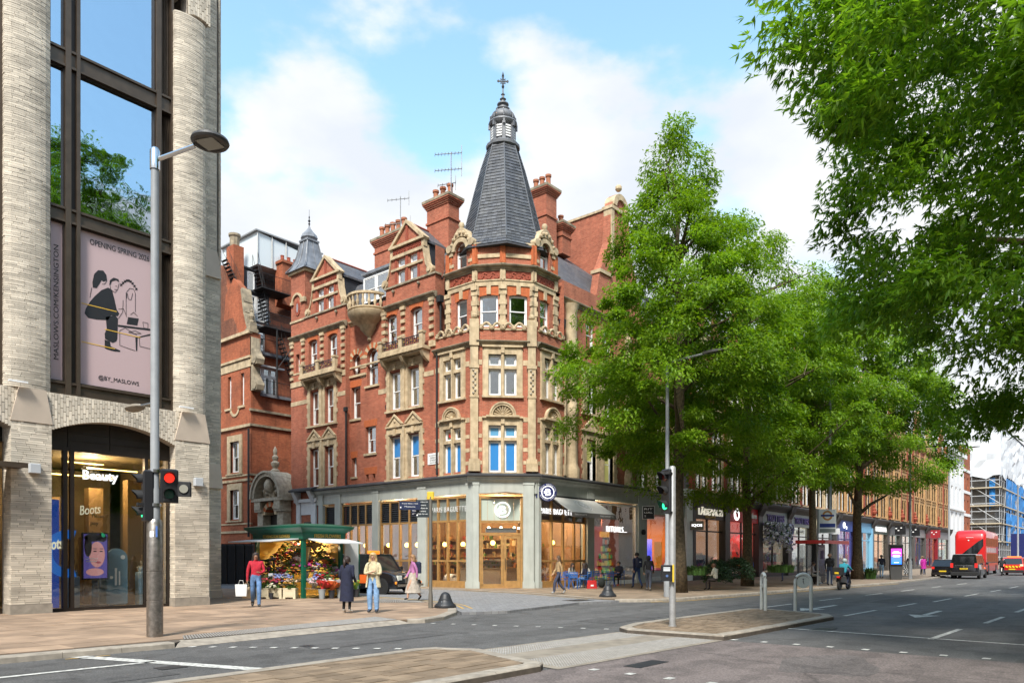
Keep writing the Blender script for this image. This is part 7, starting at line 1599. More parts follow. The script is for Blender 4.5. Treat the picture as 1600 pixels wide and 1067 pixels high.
bench((34.0,15.35,0),RD(0),'timber bench between the grass planter and the dark shrub');bench((38.6,15.1,0),RD(0),'timber bench between the dark shrub and the widest planter')
def bike(parent,M,m,k=1.0):
 for x in(-.52,.52):
  mb=MB(M);mb.ring((x,-.02,.34),.30,.345,.04,20);w_=mb.build('wheel',RUBBER,parent)
  mb=MB(M);
  for i in range(8):A=i*math.pi/8;mb.tube([(x+.3*math.cos(A),0,.34+.3*math.sin(A)),(x-.3*math.cos(A),0,.34-.3*math.sin(A))],.004,3)
  mb.build('spokes',CHROME,w_)
  mb=MB(M);mb.ring((x,-.03,.34),.36,.372,.06,14,.2,2.9);mb.build('mudguard',mat('cream_guard',(.5,.48,.4),.4),parent)
 mb=MB(M)
 for a,b in(((-.52,0,.34),(-.1,0,.30)),((-.1,0,.30),(-.22,0,.85)),((-.52,0,.34),(-.2,0,.78)),((-.1,0,.30),(.36,0,.72)),((-.2,0,.78),(.34,0,.86)),((.52,0,.34),(.33,0,.98))):mb.tube([a,b],.018,6)
 mb.build('frame',m,parent)
 mb=MB(M);mb.ball((-.23,0,.9),.11,8,T=None,sz=.4);mb.build('saddle',BLACK,parent)
 mb=MB(M);mb.tube([(.26,-.28,1.02),(.36,-.2,1.04),(.33,0,1.0),(.36,.2,1.04),(.26,.28,1.02)],.014,5);mb.build('handlebar',BLACK,parent)
 mb=MB(M);mb.lathe([(.02,-.02),(.08,-.02),(.08,.02),(.02,.02)],10,T=Tr(-.1,0,.3)@Rx(math.pi/2));mb.box(-.17,-.03,-.12,-.04,.18,.2);mb.build('crank',CHROME,parent)
pb_=thing('bicycle','parked town bicycle with cream mudguards beside the first plane trunk','bicycle',(29.1,16.45,0));bike(pb_,Rz(RD(28)),BLACK)
mb=MB(Rz(RD(28)));mb.box(.38,.62,-.15,.15,.75,.98);mb.build('basket',IRON,pb_);pb_.location=(29.0,16.2,0)
gt=thing('black_gate','black panelled street cabinet standing behind the flower kiosk','cabinet',(22.6,39.8,0))
for k in range(4):mb=MB(Tr(22.0+k*.35,40.3-k*.33,0)@Rz(RD(-44)));mb.cbox(-.22,.22,-.04,.4,.05,2.3,.02);mb.build('panel',mat('cabinet_black',(.016,.017,.02),.5,noise=.3,nscale=5),gt)
mb=MB(Tr(22.6,39.8,0)@Rz(RD(-44)));mb.box(-.85,.85,-.06,.42,2.3,2.36);mb.build('lid',BLACK,gt)
rl=thing('iron_railing','low black iron railing at the back of the side street pavement','railing',(21.6,42.5,0));rail(frame(20.9,43.3,.7,-.5),[(0,0),(2.2,0)],0,1.1,BLACKM,rl,'bars',.14)
# flower kiosk
KX,KY=16.95,24.95
ks=thing('flower_kiosk','green flower kiosk with open flaps and gilt lettering on the pavement corner','kiosk',(KX,KY,0));K=Tr(KX,KY,0);KW,KD=1.75,3.3
mb=MB(K);mb.loft([[(-.12,-.12,2.3),(KW+.12,-.12,2.3),(KW+.12,KD+.12,2.3),(-.12,KD+.12,2.3)],[(-.14,-.14,2.55),(KW+.14,-.14,2.55),(KW+.14,KD+.14,2.55),(-.14,KD+.14,2.55)],[(-.38,-.38,2.74),(KW+.38,-.38,2.74),(KW+.38,KD+.38,2.74),(-.38,KD+.38,2.74)],[(-.40,-.40,2.82),(KW+.40,-.40,2.82),(KW+.40,KD+.40,2.82),(-.40,KD+.40,2.82)],[(.2,.2,2.92),(KW-.2,.2,2.92),(KW-.2,KD-.2,2.92),(.2,KD-.2,2.92)]]);mb.build('roof',GREENK,ks)
for x,y in((0,0),(KW,0),(0,KD),(KW,KD)):mb=MB(K);mb.box(x-.07,x+.07,y-.07,y+.07,0,2.3);mb.build('corner_post',GREENK,ks)
IN=mat('kiosk_inside',(.62,.43,.12),.7,noise=.15,nscale=1.5)
mb=MB(K);mb.box(.07,KW-.07,KD-.03,KD,.0,2.3);mb.box(KW-.03,KW,.07,KD-.07,.0,2.3);mb.box(.0,KW,.0,KD,2.24,2.29);mb.box(0,KW,0,KD,0,.06);mb.build('back_panel',IN,ks)
mb=MB(K);mb.box(-.0,.05,KD*.45,KD-.07,0,.75);mb.box(.02,.05,KD*.62,KD*.66,.75,1.5);mb.box(.02,.05,KD*.62,KD-.1,1.44,1.5);mb.build('side_board',GREENK,ks)
FLAP=mat('kiosk_flap',(.62,.63,.63),.6,noise=.1,nscale=3)
mb=MB(K);mb.loft([[(-.15,.1,2.33),(-.15,KD-.1,2.33),(-.15,KD-.1,2.29),(-.15,.1,2.29)],[(-1.35,.1,2.22),(-1.35,KD-.1,2.22),(-1.35,KD-.1,2.18),(-1.35,.1,2.18)]]);mb.build('flap',FLAP,ks)
mb=MB(K);mb.loft([[(.1,-.15,2.33),(KW+.2,-.15,2.33),(KW+.2,-.15,2.29),(.1,-.15,2.29)],[(.1,-1.2,2.16),(KW+.2,-1.2,2.16),(KW+.2,-1.2,2.12),(.1,-1.2,2.12)]]);mb.build('flap',FLAP,ks)
mb=MB(K);mb.box(KW+.08,KW+.75,-.20,-.14,.05,2.2);mb.build('side_door',mat('kiosk_door_white',(.60,.60,.58),.6,noise=.12,nscale=2.5),ks);mb=MB(K);mb.box(KW+.75,KW+.80,-.21,-.13,0,2.28);mb.build('door_edge',GREENK,ks)
text('kiosk_lettering','FRESH FLOWERS',GOLD,ks,Tr(KX+KW*.58,KY-.15,2.43),.15,1.25,ext=.01,bold=.015)
text('kiosk_lettering','KENSINGTON FLOWERS',GOLD,ks,Tr(KX-.15,KY+KD*.5,2.43)@Rz(-math.pi/2),.13,1.9,ext=.01)
mb=MB(K);mb.box(.5,.7,.5,.7,2.9,3.0);mb.build('roof_vent',BLACKM,ks)
CRATE=mat('cream_crate',(.60,.52,.36),.6);BUCK=mat('grey_bucket',(.28,.30,.30),.5);BUCKB=mat('black_bucket',(.03,.03,.035),.6)
def crate_mesh():
 mb=MB();mb.box(-.24,.24,-.18,-.16,.06,.4);mb.box(-.24,.24,.16,.18,.06,.4);mb.box(-.24,-.22,-.16,.16,.06,.4);mb.box(.22,.24,-.16,.16,.06,.4);mb.box(-.22,.22,-.16,.16,.06,.08);mb.box(-.25,.25,-.19,.19,.36,.41)
 for x in(-.2,.2):
  for y in(-.15,.15):mb.box(x-.05,x+.05,y-.045,y+.045,0,.06)
 mb.box(-.17,.17,-.186,-.18,.12,.14);mb.box(-.17,.17,-.186,-.18,.3,.32);mb.box(-.17,-.15,-.186,-.18,.14,.3);mb.box(.15,.17,-.186,-.18,.14,.3)
 return mb.mesh('crate',CRATE)
CM=crate_mesh()
bkm=MB();bkm.lathe([(.10,0),(.15,.36),(.16,.36),(.16,.38),(.14,.38),(.10,.05)],14);BM1=bkm.mesh('bucket',BUCK,smooth=True);BM2=bkm.mesh('bucket',BUCKB,smooth=True)
FC_={}
def flower_mat(c):
 k='petal_%02d_%02d_%02d'%tuple(int(q*99)for q in c)
 return mat(k,c,.7,isl=.35)
def bouquet_mesh(key,col,wrap=None,r=.17,h=.34,n=26,seed=0,leaf=True,fl=.035):
 q=random.Random(seed);head=MB();lv=MB();wr=MB()
 for i in range(n):
  a=q.random()*6.283;rr=r*math.sqrt(q.random());z=h*(.98-.35*(rr/r)**2)+q.uniform(-.03,.03);p=(rr*math.cos(a),rr*math.sin(a),z);s_=fl*q.uniform(.7,1.25)
  head.lathe([(0,-s_*.5),(s_*.8,-s_*.2),(s_,s_*.25),(s_*.35,s_*.5),(0,s_*.3)],6,T=Tr(*p)@Rx(q.uniform(-.6,.6))@Ry(q.uniform(-.6,.6)))
 for i in range(int(n*1.4)):
  a=q.random()*6.283;rr=r*q.uniform(.5,1.15);z=h*q.uniform(.35,.95);s_=q.uniform(.03,.06);T=Tr(rr*math.cos(a),rr*math.sin(a),z)@Rz(a)@Ry(q.uniform(-1,.3));lv.add([(-s_,0,0),(0,-s_*.4,0),(s_*1.2,0,.01),(0,s_*.4,0)],[(0,1,2,3)],T)
 if wrap:
  k=14;wr.loft([[(rr*math.cos(6.283*i/k),rr*math.sin(6.283*i/k),z+(.03 if i%2 else-.02)*(z>.1))for i in range(k)]for rr,z in((.05,.0),(.08,.1),(r*.8,h*.55),(r*1.12,h*.85))],cap=False)
 return head.mesh('blooms',flower_mat(col)),lv.mesh('leaves',LEAFG),(wr.mesh('wrapping',wrap)if wrap else None)
WRAPK=mat('kraft_wrap',(.42,.27,.10),.8);WRAPR=mat('red_wrap',(.5,.03,.025),.6);WRAPS=mat('silver_wrap',(.45,.45,.46),.4);WRAPG=mat('green_wrap',(.20,.42,.06),.6);WRAPO=mat('orange_wrap',(.6,.12,.03),.6)
def bouquet(loc,label,col,wrap=None,r=.17,h=.34,n=26,tilt=0,cat='flowers',grp='bunches of cut flowers on the kiosk',fl=.035,rz=0):
 h_,l_,w_=bouquet_mesh(0,col,wrap,r,h,n,seed=len(FC_),fl=fl);FC_[len(FC_)]=1
 t=thing('flower_bunch',label,cat,loc,grp);t.rotation_euler=(tilt,0,rz)
 link('bloom',h_,t);link('leaf',l_,t)
 if w_:link('wrapping',w_,t)
stock=[]
fxs=K
cr=[(-.62,2.6),(-1.0,1.15),(-.72,.70),(-.40,.26),(-.75,1.9)]
for i,(x,y)in enumerate(cr):
 lab=('small cream crate of greenery, end of the row by the red-jacketed woman','cream crate beside the tall grey bucket of mixed stems','cream crate behind the small black pot of white flowers','cream crate nearest the kiosk corner post','cream crate half hidden behind the tall grey bucket')[i]
 t=link('crate',CM,None,label=lab,category='crate',group='cream crates in front of the kiosk');t.location=(KX+x,KY+y,0);t.rotation_euler.z=RD(-52)if i in(1,2,3)else-math.pi/2
 fo=frond_mesh('x',90,.2,.22,LEAFG,.8,.03,i);g_=thing('potted_greenery','leafy pot plants filling the %s cream crate'%('end','second','third','corner','hidden')[i],'plant',(KX+x,KY+y,.36),'pot plants in the cream crates');link('foliage',fo.mesh('foliage',LEAFG),g_,kind='stuff')
bk=[(-1.2,1.62,0,BM1,'tall grey bucket of mixed stems between the crates',1.15),(-1.08,.52,0,BM2,'small black pot of white flowers before the crates',.62),(.25,-.85,0,BM1,'grey bucket below the red-wrapped bunch at the kiosk corner',1),(.62,-.95,0,BM2,'black bucket under the orange-wrapped bunch',.85),(1.02,-.95,0,BM1,'grey bucket holding silver-wrapped stems',1),(1.42,-.95,0,BM2,'black bucket of lime green wrapped flowers',.85),(1.85,-.9,0,BM2,'black bucket of yellow and violet flowers behind the navy coat',.85),(.2,.12,.75,BM1,'grey bucket of pink stems on the kiosk ledge by the corner post',.8),(.62,.14,.75,BM1,'grey bucket of violet stems on the kiosk ledge',.8)]
for x,y,z,me,lab,s_ in bk:t=link('bucket',me,None,label=lab,category='bucket',group='flower buckets around the kiosk');t.location=(KX+x,KY+y,z);t.scale=(s_,s_,s_)
mb=MB(K)
mb.box(.05,KW-.1,.02,.5,.70,.75);mb.box(.05,KW-.1,.3,.8,1.1,1.15);mb.box(.05,KW-.1,.55,1.0,1.5,1.55);mb.box(.0,.5,.4,2.4,.62,.67);mb.box(.2,.8,.4,2.0,1.0,1.05);mb.box(.5,1.0,.4,1.7,1.4,1.45);mb.box(-.75,-.1,.3,2.6,.5,.55);mb.box(.0,1.75,-.65,-.1,.36,.41);mb.box(.9,1.3,.3,1.4,1.75,1.8);mb.build('stepped_shelf',mat('shelf_timber',(.16,.11,.06),.8),ks)
BQ=[(-1.2,1.62,.42,(.55,.10,.05),None,.22,'mixed red and yellow stems in the tall grey bucket'),(-1.08,.52,.22,(.62,.60,.45),None,.16,'white flowers in the small black pot'),(.25,-.85,.34,(.55,.03,.03),WRAPR,.24,'dark red bunch in red wrap at the kiosk corner'),(.62,-.95,.30,(.60,.12,.03),WRAPO,.22,'orange-wrapped bunch, lowest in front of the ledge'),(1.02,-.95,.36,(.60,.35,.42),WRAPS,.20,'silver-wrapped pale pink bunch'),(1.42,-.95,.30,(.35,.10,.45),WRAPG,.22,'violet bunch in lime green wrap'),(1.85,-.9,.30,(.62,.42,.02),WRAPG,.20,'yellow bunch behind the navy coat'),(.2,.12,1.02,(.58,.05,.28),None,.22,'bright pink bunch on the ledge by the corner post'),(.62,.14,1.02,(.26,.16,.52),None,.22,'violet bunch beside the bright pink one'),(1.05,.15,.95,(.60,.04,.30),None,.22,'magenta bunch, middle of the ledge'),(1.45,.15,.9,(.30,.28,.42),WRAPS,.2,'grey-blue bunch in silver wrap on the ledge'),(.25,.5,1.30,(.60,.30,.30),WRAPS,.26,'salmon pink bunch on the second shelf'),(.75,.5,1.28,(.55,.52,.28),None,.22,'cream and green bunch on the second shelf'),(1.25,.5,1.25,(.10,.22,.06),None,.26,'plain green foliage bunch on the second shelf'),(.3,.75,1.70,(.62,.54,.26),None,.26,'creamy yellow hydrangea-like bunch on the top shelf'),(.8,.75,1.68,(.22,.03,.42),None,.22,'deep purple bunch on the top shelf'),(1.3,.8,1.75,(.05,.09,.03),None,.34,'dark leafy bunch filling the top corner'),(.75,.95,1.95,(.30,.26,.04),None,.30,'high olive green bunch under the kiosk roof'),(.2,-.35,.40,(.60,.38,.40),WRAPS,.24,'blush bunch in front of the corner post'),(.65,-.4,.40,(.58,.40,.46),WRAPS,.22,'pale rose bunch beside the price cards'),(1.1,-.4,.40,(.62,.42,.06),WRAPO,.24,'golden bunch in orange wrap'),(1.55,-.4,.42,(.60,.06,.03),WRAPR,.24,'scarlet wrapped bunch by the white door'),(1.0,-.1,.62,(.52,.52,.54),WRAPS,.24,'white bunch in clear wrap above the golden one'),(1.45,-.1,.66,(.40,.44,.44),WRAPS,.24,'silver grey bunch next to the white door'),(-.45,.65,.58,(.24,.28,.55),None,.28,'blue hydrangea nearest the corner post'),(-.45,1.1,.58,(.28,.33,.60),None,.28,'blue hydrangea, second from the corner post'),(-.45,1.6,.55,(.20,.25,.08),None,.26,'green bunch beside the blue hydrangeas'),(-.45,2.1,.55,(.25,.10,.08),None,.26,'russet and green bunch on the low shelf'),(-.45,2.5,.55,(.14,.20,.05),None,.24,'leafy bunch behind the red-jacketed woman'),(-.40,.26,.42,(.55,.40,.30),None,.2,'peach bunch in the corner crate'),(-.72,.70,.42,(.58,.06,.10),None,.22,'crimson bunch in the middle crate'),(-1.0,1.15,.42,(.55,.10,.12),None,.22,'red bunch in the crate by the grey bucket'),(.15,.8,.70,(.22,.03,.04),None,.28,'maroon bunch inside by the corner post'),(.15,1.4,.70,(.40,.22,.26),None,.26,'dusty pink bunch on the inner shelf'),(.2,2.0,.70,(.55,.40,.05),WRAPK,.26,'yellow bunch in brown paper, far end of the inner shelf'),(.4,.8,1.08,(.18,.10,.03),WRAPK,.28,'dark bunch in brown paper on the middle shelf'),(.4,1.4,1.08,(.45,.30,.05),WRAPK,.28,'amber bunch in brown paper on the middle shelf'),(.6,.8,1.48,(.50,.20,.03),WRAPK,.28,'orange bunch in brown paper on the high shelf'),(.6,1.3,1.48,(.28,.14,.03),WRAPK,.26,'brown bunch in brown paper on the high shelf'),(.9,.6,1.85,(.5,.35,.06),WRAPK,.26,'yellow bunch tilted high under the roof'),(.9,1.1,1.82,(.35,.05,.16),None,.22,'plum bunch high under the roof')]
for i,(x,y,z,c,wr,r,lab)in enumerate(BQ):bouquet((KX+x,KY+y,z),lab,c,wr,r*1.2,.36,44 if r>.2 else 32,rz=i*.7,tilt=.35 if y<0 else 0,fl=.05 if 'hydrangea' in lab else .036)
bkm={}
PALF=((.42,.02,.03),(.55,.36,.04),(.5,.14,.03),(.32,.05,.22),(.46,.3,.3),(.2,.22,.45),(.5,.48,.4),(.06,.12,.02),(.09,.16,.03),(.05,.1,.02),(.38,.24,.06),(.28,.04,.06))
for i in range(1300):
 if rnd.random()<.55:x=rnd.uniform(-.85,.9);y=rnd.uniform(.45,2.75);z=.52+max(0,x+.75)*.95+rnd.uniform(-.05,.18)
 else:y=rnd.uniform(-.8,.85);x=rnd.uniform(.12,1.65);z=.50+max(0,y+.7)*.86+rnd.uniform(-.05,.18)
 c=PALF[(int(x*3.1+40)*7+int(y*3.1+40)*5+int(z*4))%12]if rnd.random()<.85 else PALF[7];s_=rnd.uniform(.035,.075)
 bkm.setdefault(c,MB()).lathe([(0,-s_*.6),(s_*.9,-s_*.2),(s_,s_*.3),(s_*.3,s_*.5),(0,s_*.3)],6,T=Tr(KX+x,KY+y,z)@Rx(rnd.uniform(-.7,.7)))
fbk=thing('flower_bank','dense sloping bank of mixed loose blooms packed between the bunches inside the kiosk','flowers',(KX+.5,KY+.8,.5))
for c,m_ in bkm.items():m_.build('loose_blooms',flower_mat(c),fbk,kind='stuff')
kl=thing('kiosk_lamp','bare warm lamp under the roof of the flower kiosk','lamp',(KX+.95,KY+1.5,2.1));mb=MB();mb.ball((0,0,0),.06,8);mb.build('bulb',DOWN,kl);mb=MB();mb.tube([(0,0,.05),(0,0,.16)],.015,5);mb.build('cap',BLACKM,kl)
l=bpy.data.lights.new('kiosk_bulb','POINT');l.energy=32;l.color=(1,.80,.55);l.shadow_soft_size=.1;o=bpy.data.objects.new('kiosk_bulb',l);C.objects.link(o);o.location=(KX+.95,KY+1.5,1.98)
for i,(x,y,z,lab)in enumerate(((.35,-.72,.62,'white price card above the red-wrapped bunch'),(.8,-.72,.60,'white price card over the orange bunch'),(1.3,-.7,.66,'white price card beside the golden bunch'),(1.75,-.72,.60,'white price card by the violet bunch'),(-.72,1.15,.86,'white price card below the blue hydrangeas'),(1.5,-.3,.98,'white price card stuck in the silver bunch'))):
 t=thing('price_card',lab,'price card',(KX+x,KY+y,z),'price cards among the flowers');mb=MB(Rz(RD(-35)));mb.box(-.08,.08,-.003,.003,0,.11);link('card',mb.mesh('card',WHITE),t);mb=MB(Rz(RD(-35)));mb.box(-.006,.006,.003,.006,-.2,.08);link('stick',mb.mesh('stick',TIMBER),t)
mb=MB(K);mb.loft([[(.15,.15,2.0),(.35,.05,2.0),(.4,.1,2.0)],[(.05,.1,.95),(.12,.05,.9),(.14,.1,.95)]]);pr=thing('paper_roll','torn length of brown paper hanging by the kiosk corner post','paper',(KX+.1,KY+.1,.9));mb.build('sheet',WRAPK,pr)
# cafe tables and chairs
BLUE=mat('cafe_blue',(.02,.11,.36),.45)
def cafe_chair():
 t=thing('cafe_chair','c','chair',(0,0,0))
 for i in range(5):mb=MB();mb.box(-.2,.2,-.2+i*.082,-.135+i*.082,.44,.46);mb.build('seat_slat',BLUE,t)
 for i in range(4):mb=MB();mb.box(-.215,-.195,-.2,.2,.56+i*.08,.61+i*.08);mb.build('back_slat',BLUE,t)
 for x in(-.2,.2):
  for y in(-.2,.2):mb=MB();mb.tube([(x*1.12,y*1.08,0),(x,y,.45),(x-(.04 if x<0 else 0),y,.88 if x<0 else .45)],.015,6);mb.build('leg',BLUE,t)
 for y in(-.22,.22):mb=MB();mb.tube([(-.22,y,.68),(.2,y,.66),(.2,y,.45)],.013,5);mb.build('arm',BLUE,t)
 return t
def cafe_table():
 t=thing('cafe_table','t','table',(0,0,0));mb=MB();mb.lathe([(0,.71),(.33,.71),(.345,.725),(.33,.74),(0,.74)],22);mb.build('top',BLUE,t)
 for k in range(3):A=k*2.094;mb=MB();mb.tube([(.06*math.cos(A),.06*math.sin(A),.71),(.03*math.cos(A),.03*math.sin(A),.35),(.26*math.cos(A),.26*math.sin(A),0)],.016,6);mb.build('leg',BLUE,t)
 return t
c0,t0=cafe_chair(),cafe_table()
def relabel(o,lab,grp):o['label']=lab;o['group']=grp;return o
for i,(x,y,rz,lab)in enumerate(((30.9,22.75,10,'empty blue chair at the bakery corner, turned to the table'),(31.85,22.0,95,'blue chair under the woman in the dark jacket'),(32.9,22.7,190,'blue chair under the woman holding a red bag'),(32.45,23.35,250,'blue chair under the pale-topped woman by the glass'),(33.75,21.85,60,'empty blue chair with its back to the road, in the middle of the terrace'),(34.4,22.9,250,'empty blue chair against the grey pilaster'),(35.55,22.3,185,'blue chair under the man in the dark jumper'),(30.6,21.9,40,'blue chair hidden behind the woman in tan'))):
 o=c0 if i==0 else copy_tree(c0);place(o,(x,y,0),RD(rz));relabel(o,lab,'blue cafe chairs outside the bakery')
for i,(x,y,lab)in enumerate(((31.6,22.7,'blue round table by the bakery corner'),(32.35,22.45,'blue round table between the seated women'),(34.75,22.2,'blue round table in front of the man in the dark jumper'))):
 o=t0 if i==0 else copy_tree(t0);place(o,(x,y,0));relabel(o,lab,'blue cafe tables outside the bakery')
bg_=thing('shopping_bag','red carrier bag on the ground by the cafe table','bag',(31.75,21.55,0));mb=MB(Tr(31.75,21.55,0)@Rz(RD(-40)));mb.loft([[(-.26,-.08,0),(.26,-.08,0),(.26,.08,0),(-.26,.08,0)],[(-.22,-.05,.42),(.22,-.05,.42),(.22,.05,.42),(-.22,.05,.42)]]);mb.build('bag',plain('bag_red',(.5,.015,.015)),bg_);mb=MB(Tr(31.75,21.55,0)@Rz(RD(-40)));mb.tube([(-.1,0,.4),(-.08,0,.55),(.08,0,.55),(.1,0,.4)],.012,4);mb.build('handle',plain('bag_red',(.5,.015,.015)),bg_);mb=MB(Tr(31.75,21.55,0)@Rz(RD(-40)));mb.box(-.08,.08,-.085,-.075,.12,.2);mb.build('mark',LETTERW,bg_)
bg2=thing('rucksack','grey-green rucksack slumped beside the cafe chairs','bag',(33.0,21.9,0));mb=MB(Tr(33.1,21.85,0));mb.ball((0,0,.25),.2,10,1.3);mb.build('body',mat('rucksack_cloth',(.04,.045,.04),.9),bg2,smooth=True)
# bus shelter, totem, stop flag
bs=thing('bus_shelter','bus shelter with a red roof edge and a black advertising end panel','bus shelter',(45.2,14.3,0));M=Tr(43.3,13.9,0)
mb=MB(M);mb.box(-.1,4.3,-.2,1.4,2.42,2.5);mb.build('roof',DARKLEAD,bs);mb=MB(M);mb.box(-.12,4.32,-.24,-.2,2.36,2.56);mb.box(-.14,-.1,-.24,1.4,2.36,2.56);mb.build('roof_edge',RED,bs)
mb=MB(M)
for x in(0,1.4,2.8,4.2):mb.tube([(x,1.3,0),(x,1.3,2.42)],.05,6)
for x in(.4,2.2):mb.box(x,x+1.4,.9,1.2,.5,.55);mb.box(x+.65,x+.75,1.0,1.1,0,.5)
mb.build('frame',DARKLEAD,bs)
for x in(.05,1.45):mb=MB(M);mb.box(x,x+1.3,1.28,1.30,.3,2.3);mb.build('pane',GLASSS,bs)
mb=MB(M);mb.box(2.6,4.25,1.15,1.45,.1,2.36);mb.build('advert_panel',BLACK,bs);mb=MB(M);mb.box(2.75,4.1,1.13,1.15,.4,2.2);mb.build('advert_face',mat('dark_advert',(.012,.012,.03),.25),bs);mb=MB(M);mb.box(3.4,3.9,1.12,1.13,1.5,2.0);mb.build('advert_print',plain('advert_violet',(.06,.03,.12)),bs)
sf=thing('bus_stop_flag','bus stop sign with a red ring on a tall pole by the shelter','sign',(43.6,14.2,0));mb=MB(Tr(43.6,14.2,0));mb.tube([(0,0,0),(0,0,4.3)],.05,6);mb.build('pole',GREYP,sf);M=Tr(43.6,14.2,0)@Rz(RD(-55));mb=MB(M);mb.box(.05,1.0,-.03,.03,2.95,4.3);pf=mb.build('panel',WHITE,sf);mb=MB(M);mb.ring((.52,-.04,3.95),.18,.28,.01,20);mb.build('ring',plain('ring_ochre',(.55,.25,.06)),pf);mb=MB(M);mb.box(.16,.88,-.045,-.03,3.9,4.0);mb.box(.1,.95,-.035,-.03,3.28,3.5);mb.build('bar',plain('bar_blue',(.02,.04,.2)),pf);mb=MB(M);mb.box(.1,.95,-.035,-.03,3.0,3.2);mb.build('route_panel',plain('route_grey',(.2,.22,.2)),pf)
bn=thing('bus_stop_boards','stacked white and yellow stop boards hung over the dark green shop','sign',(72.5,23.3,4.5));M=Tr(72.6,23.2,4.8)@Rz(RD(-50));mb=MB(M);mb.loft([[(-1.3,0,.1),(-.5,0,-.55),(.7,0,-.4),(1.2,0,.35),(.4,0,.75),(-.6,0,.6)],[(-1.3,.1,.1),(-.5,.1,-.55),(.7,.1,-.4),(1.2,.1,.35),(.4,.1,.75),(-.6,.1,.6)]]);mb.build('board',mat('cream_board',(.62,.55,.36),.6),bn);mb=MB(M);mb.box(-.3,1.6,-.05,.0,-1.05,-.5);mb.build('lower_board',WHITE,bn);mb=MB(M);mb.disc((.9,-.07,-.78),.2,.02,14);mb.box(-.2,.5,-.06,-.05,-.85,-.7);mb.build('board_mark',NAVY,bn)
tt=thing('information_totem','dark information totem with a magenta and blue lit screen on the kerb','totem',(58.6,13.65,0));M=Tr(58.6,13.65,0)@Rz(RD(-62))
mb=MB(M);mb.loft([[(-.36,-.16,0),(.36,-.16,0),(.36,.16,0),(-.36,.16,0)],[(-.42,-.14,.9),(.42,-.14,.9),(.42,.14,.9),(-.42,.14,.9)],[(-.46,-.13,2.5),(.46,-.13,2.5),(.46,.13,2.5),(-.46,.13,2.5)]]);mb.build('case',mat('totem_grey',(.055,.055,.055),.4),tt)
mb=MB(M);mb.box(-.40,.40,-.152,-.13,.95,2.42);mb.build('glass',BLACK,tt);mb=MB(M);mb.box(-.34,.34,-.158,-.153,1.1,2.2);mb.build('screen',grad('magenta_blue',[(0,(.01,.10,.85)),(.5,(.05,.08,.75)),(.55,(.45,.04,.5)),(1,(.55,.03,.45))],es=1.1),tt);mb=MB(M);mb.cbox(-.22,.22,-.166,-.16,1.62,1.74,.004);mb.box(-.28,.28,-.166,-.16,1.86,1.92);mb.box(-.2,.15,-.166,-.16,1.95,2.0);mb.box(-.16,.16,-.166,-.16,1.2,1.23);mb.build('screen_print',LETTERL,tt)
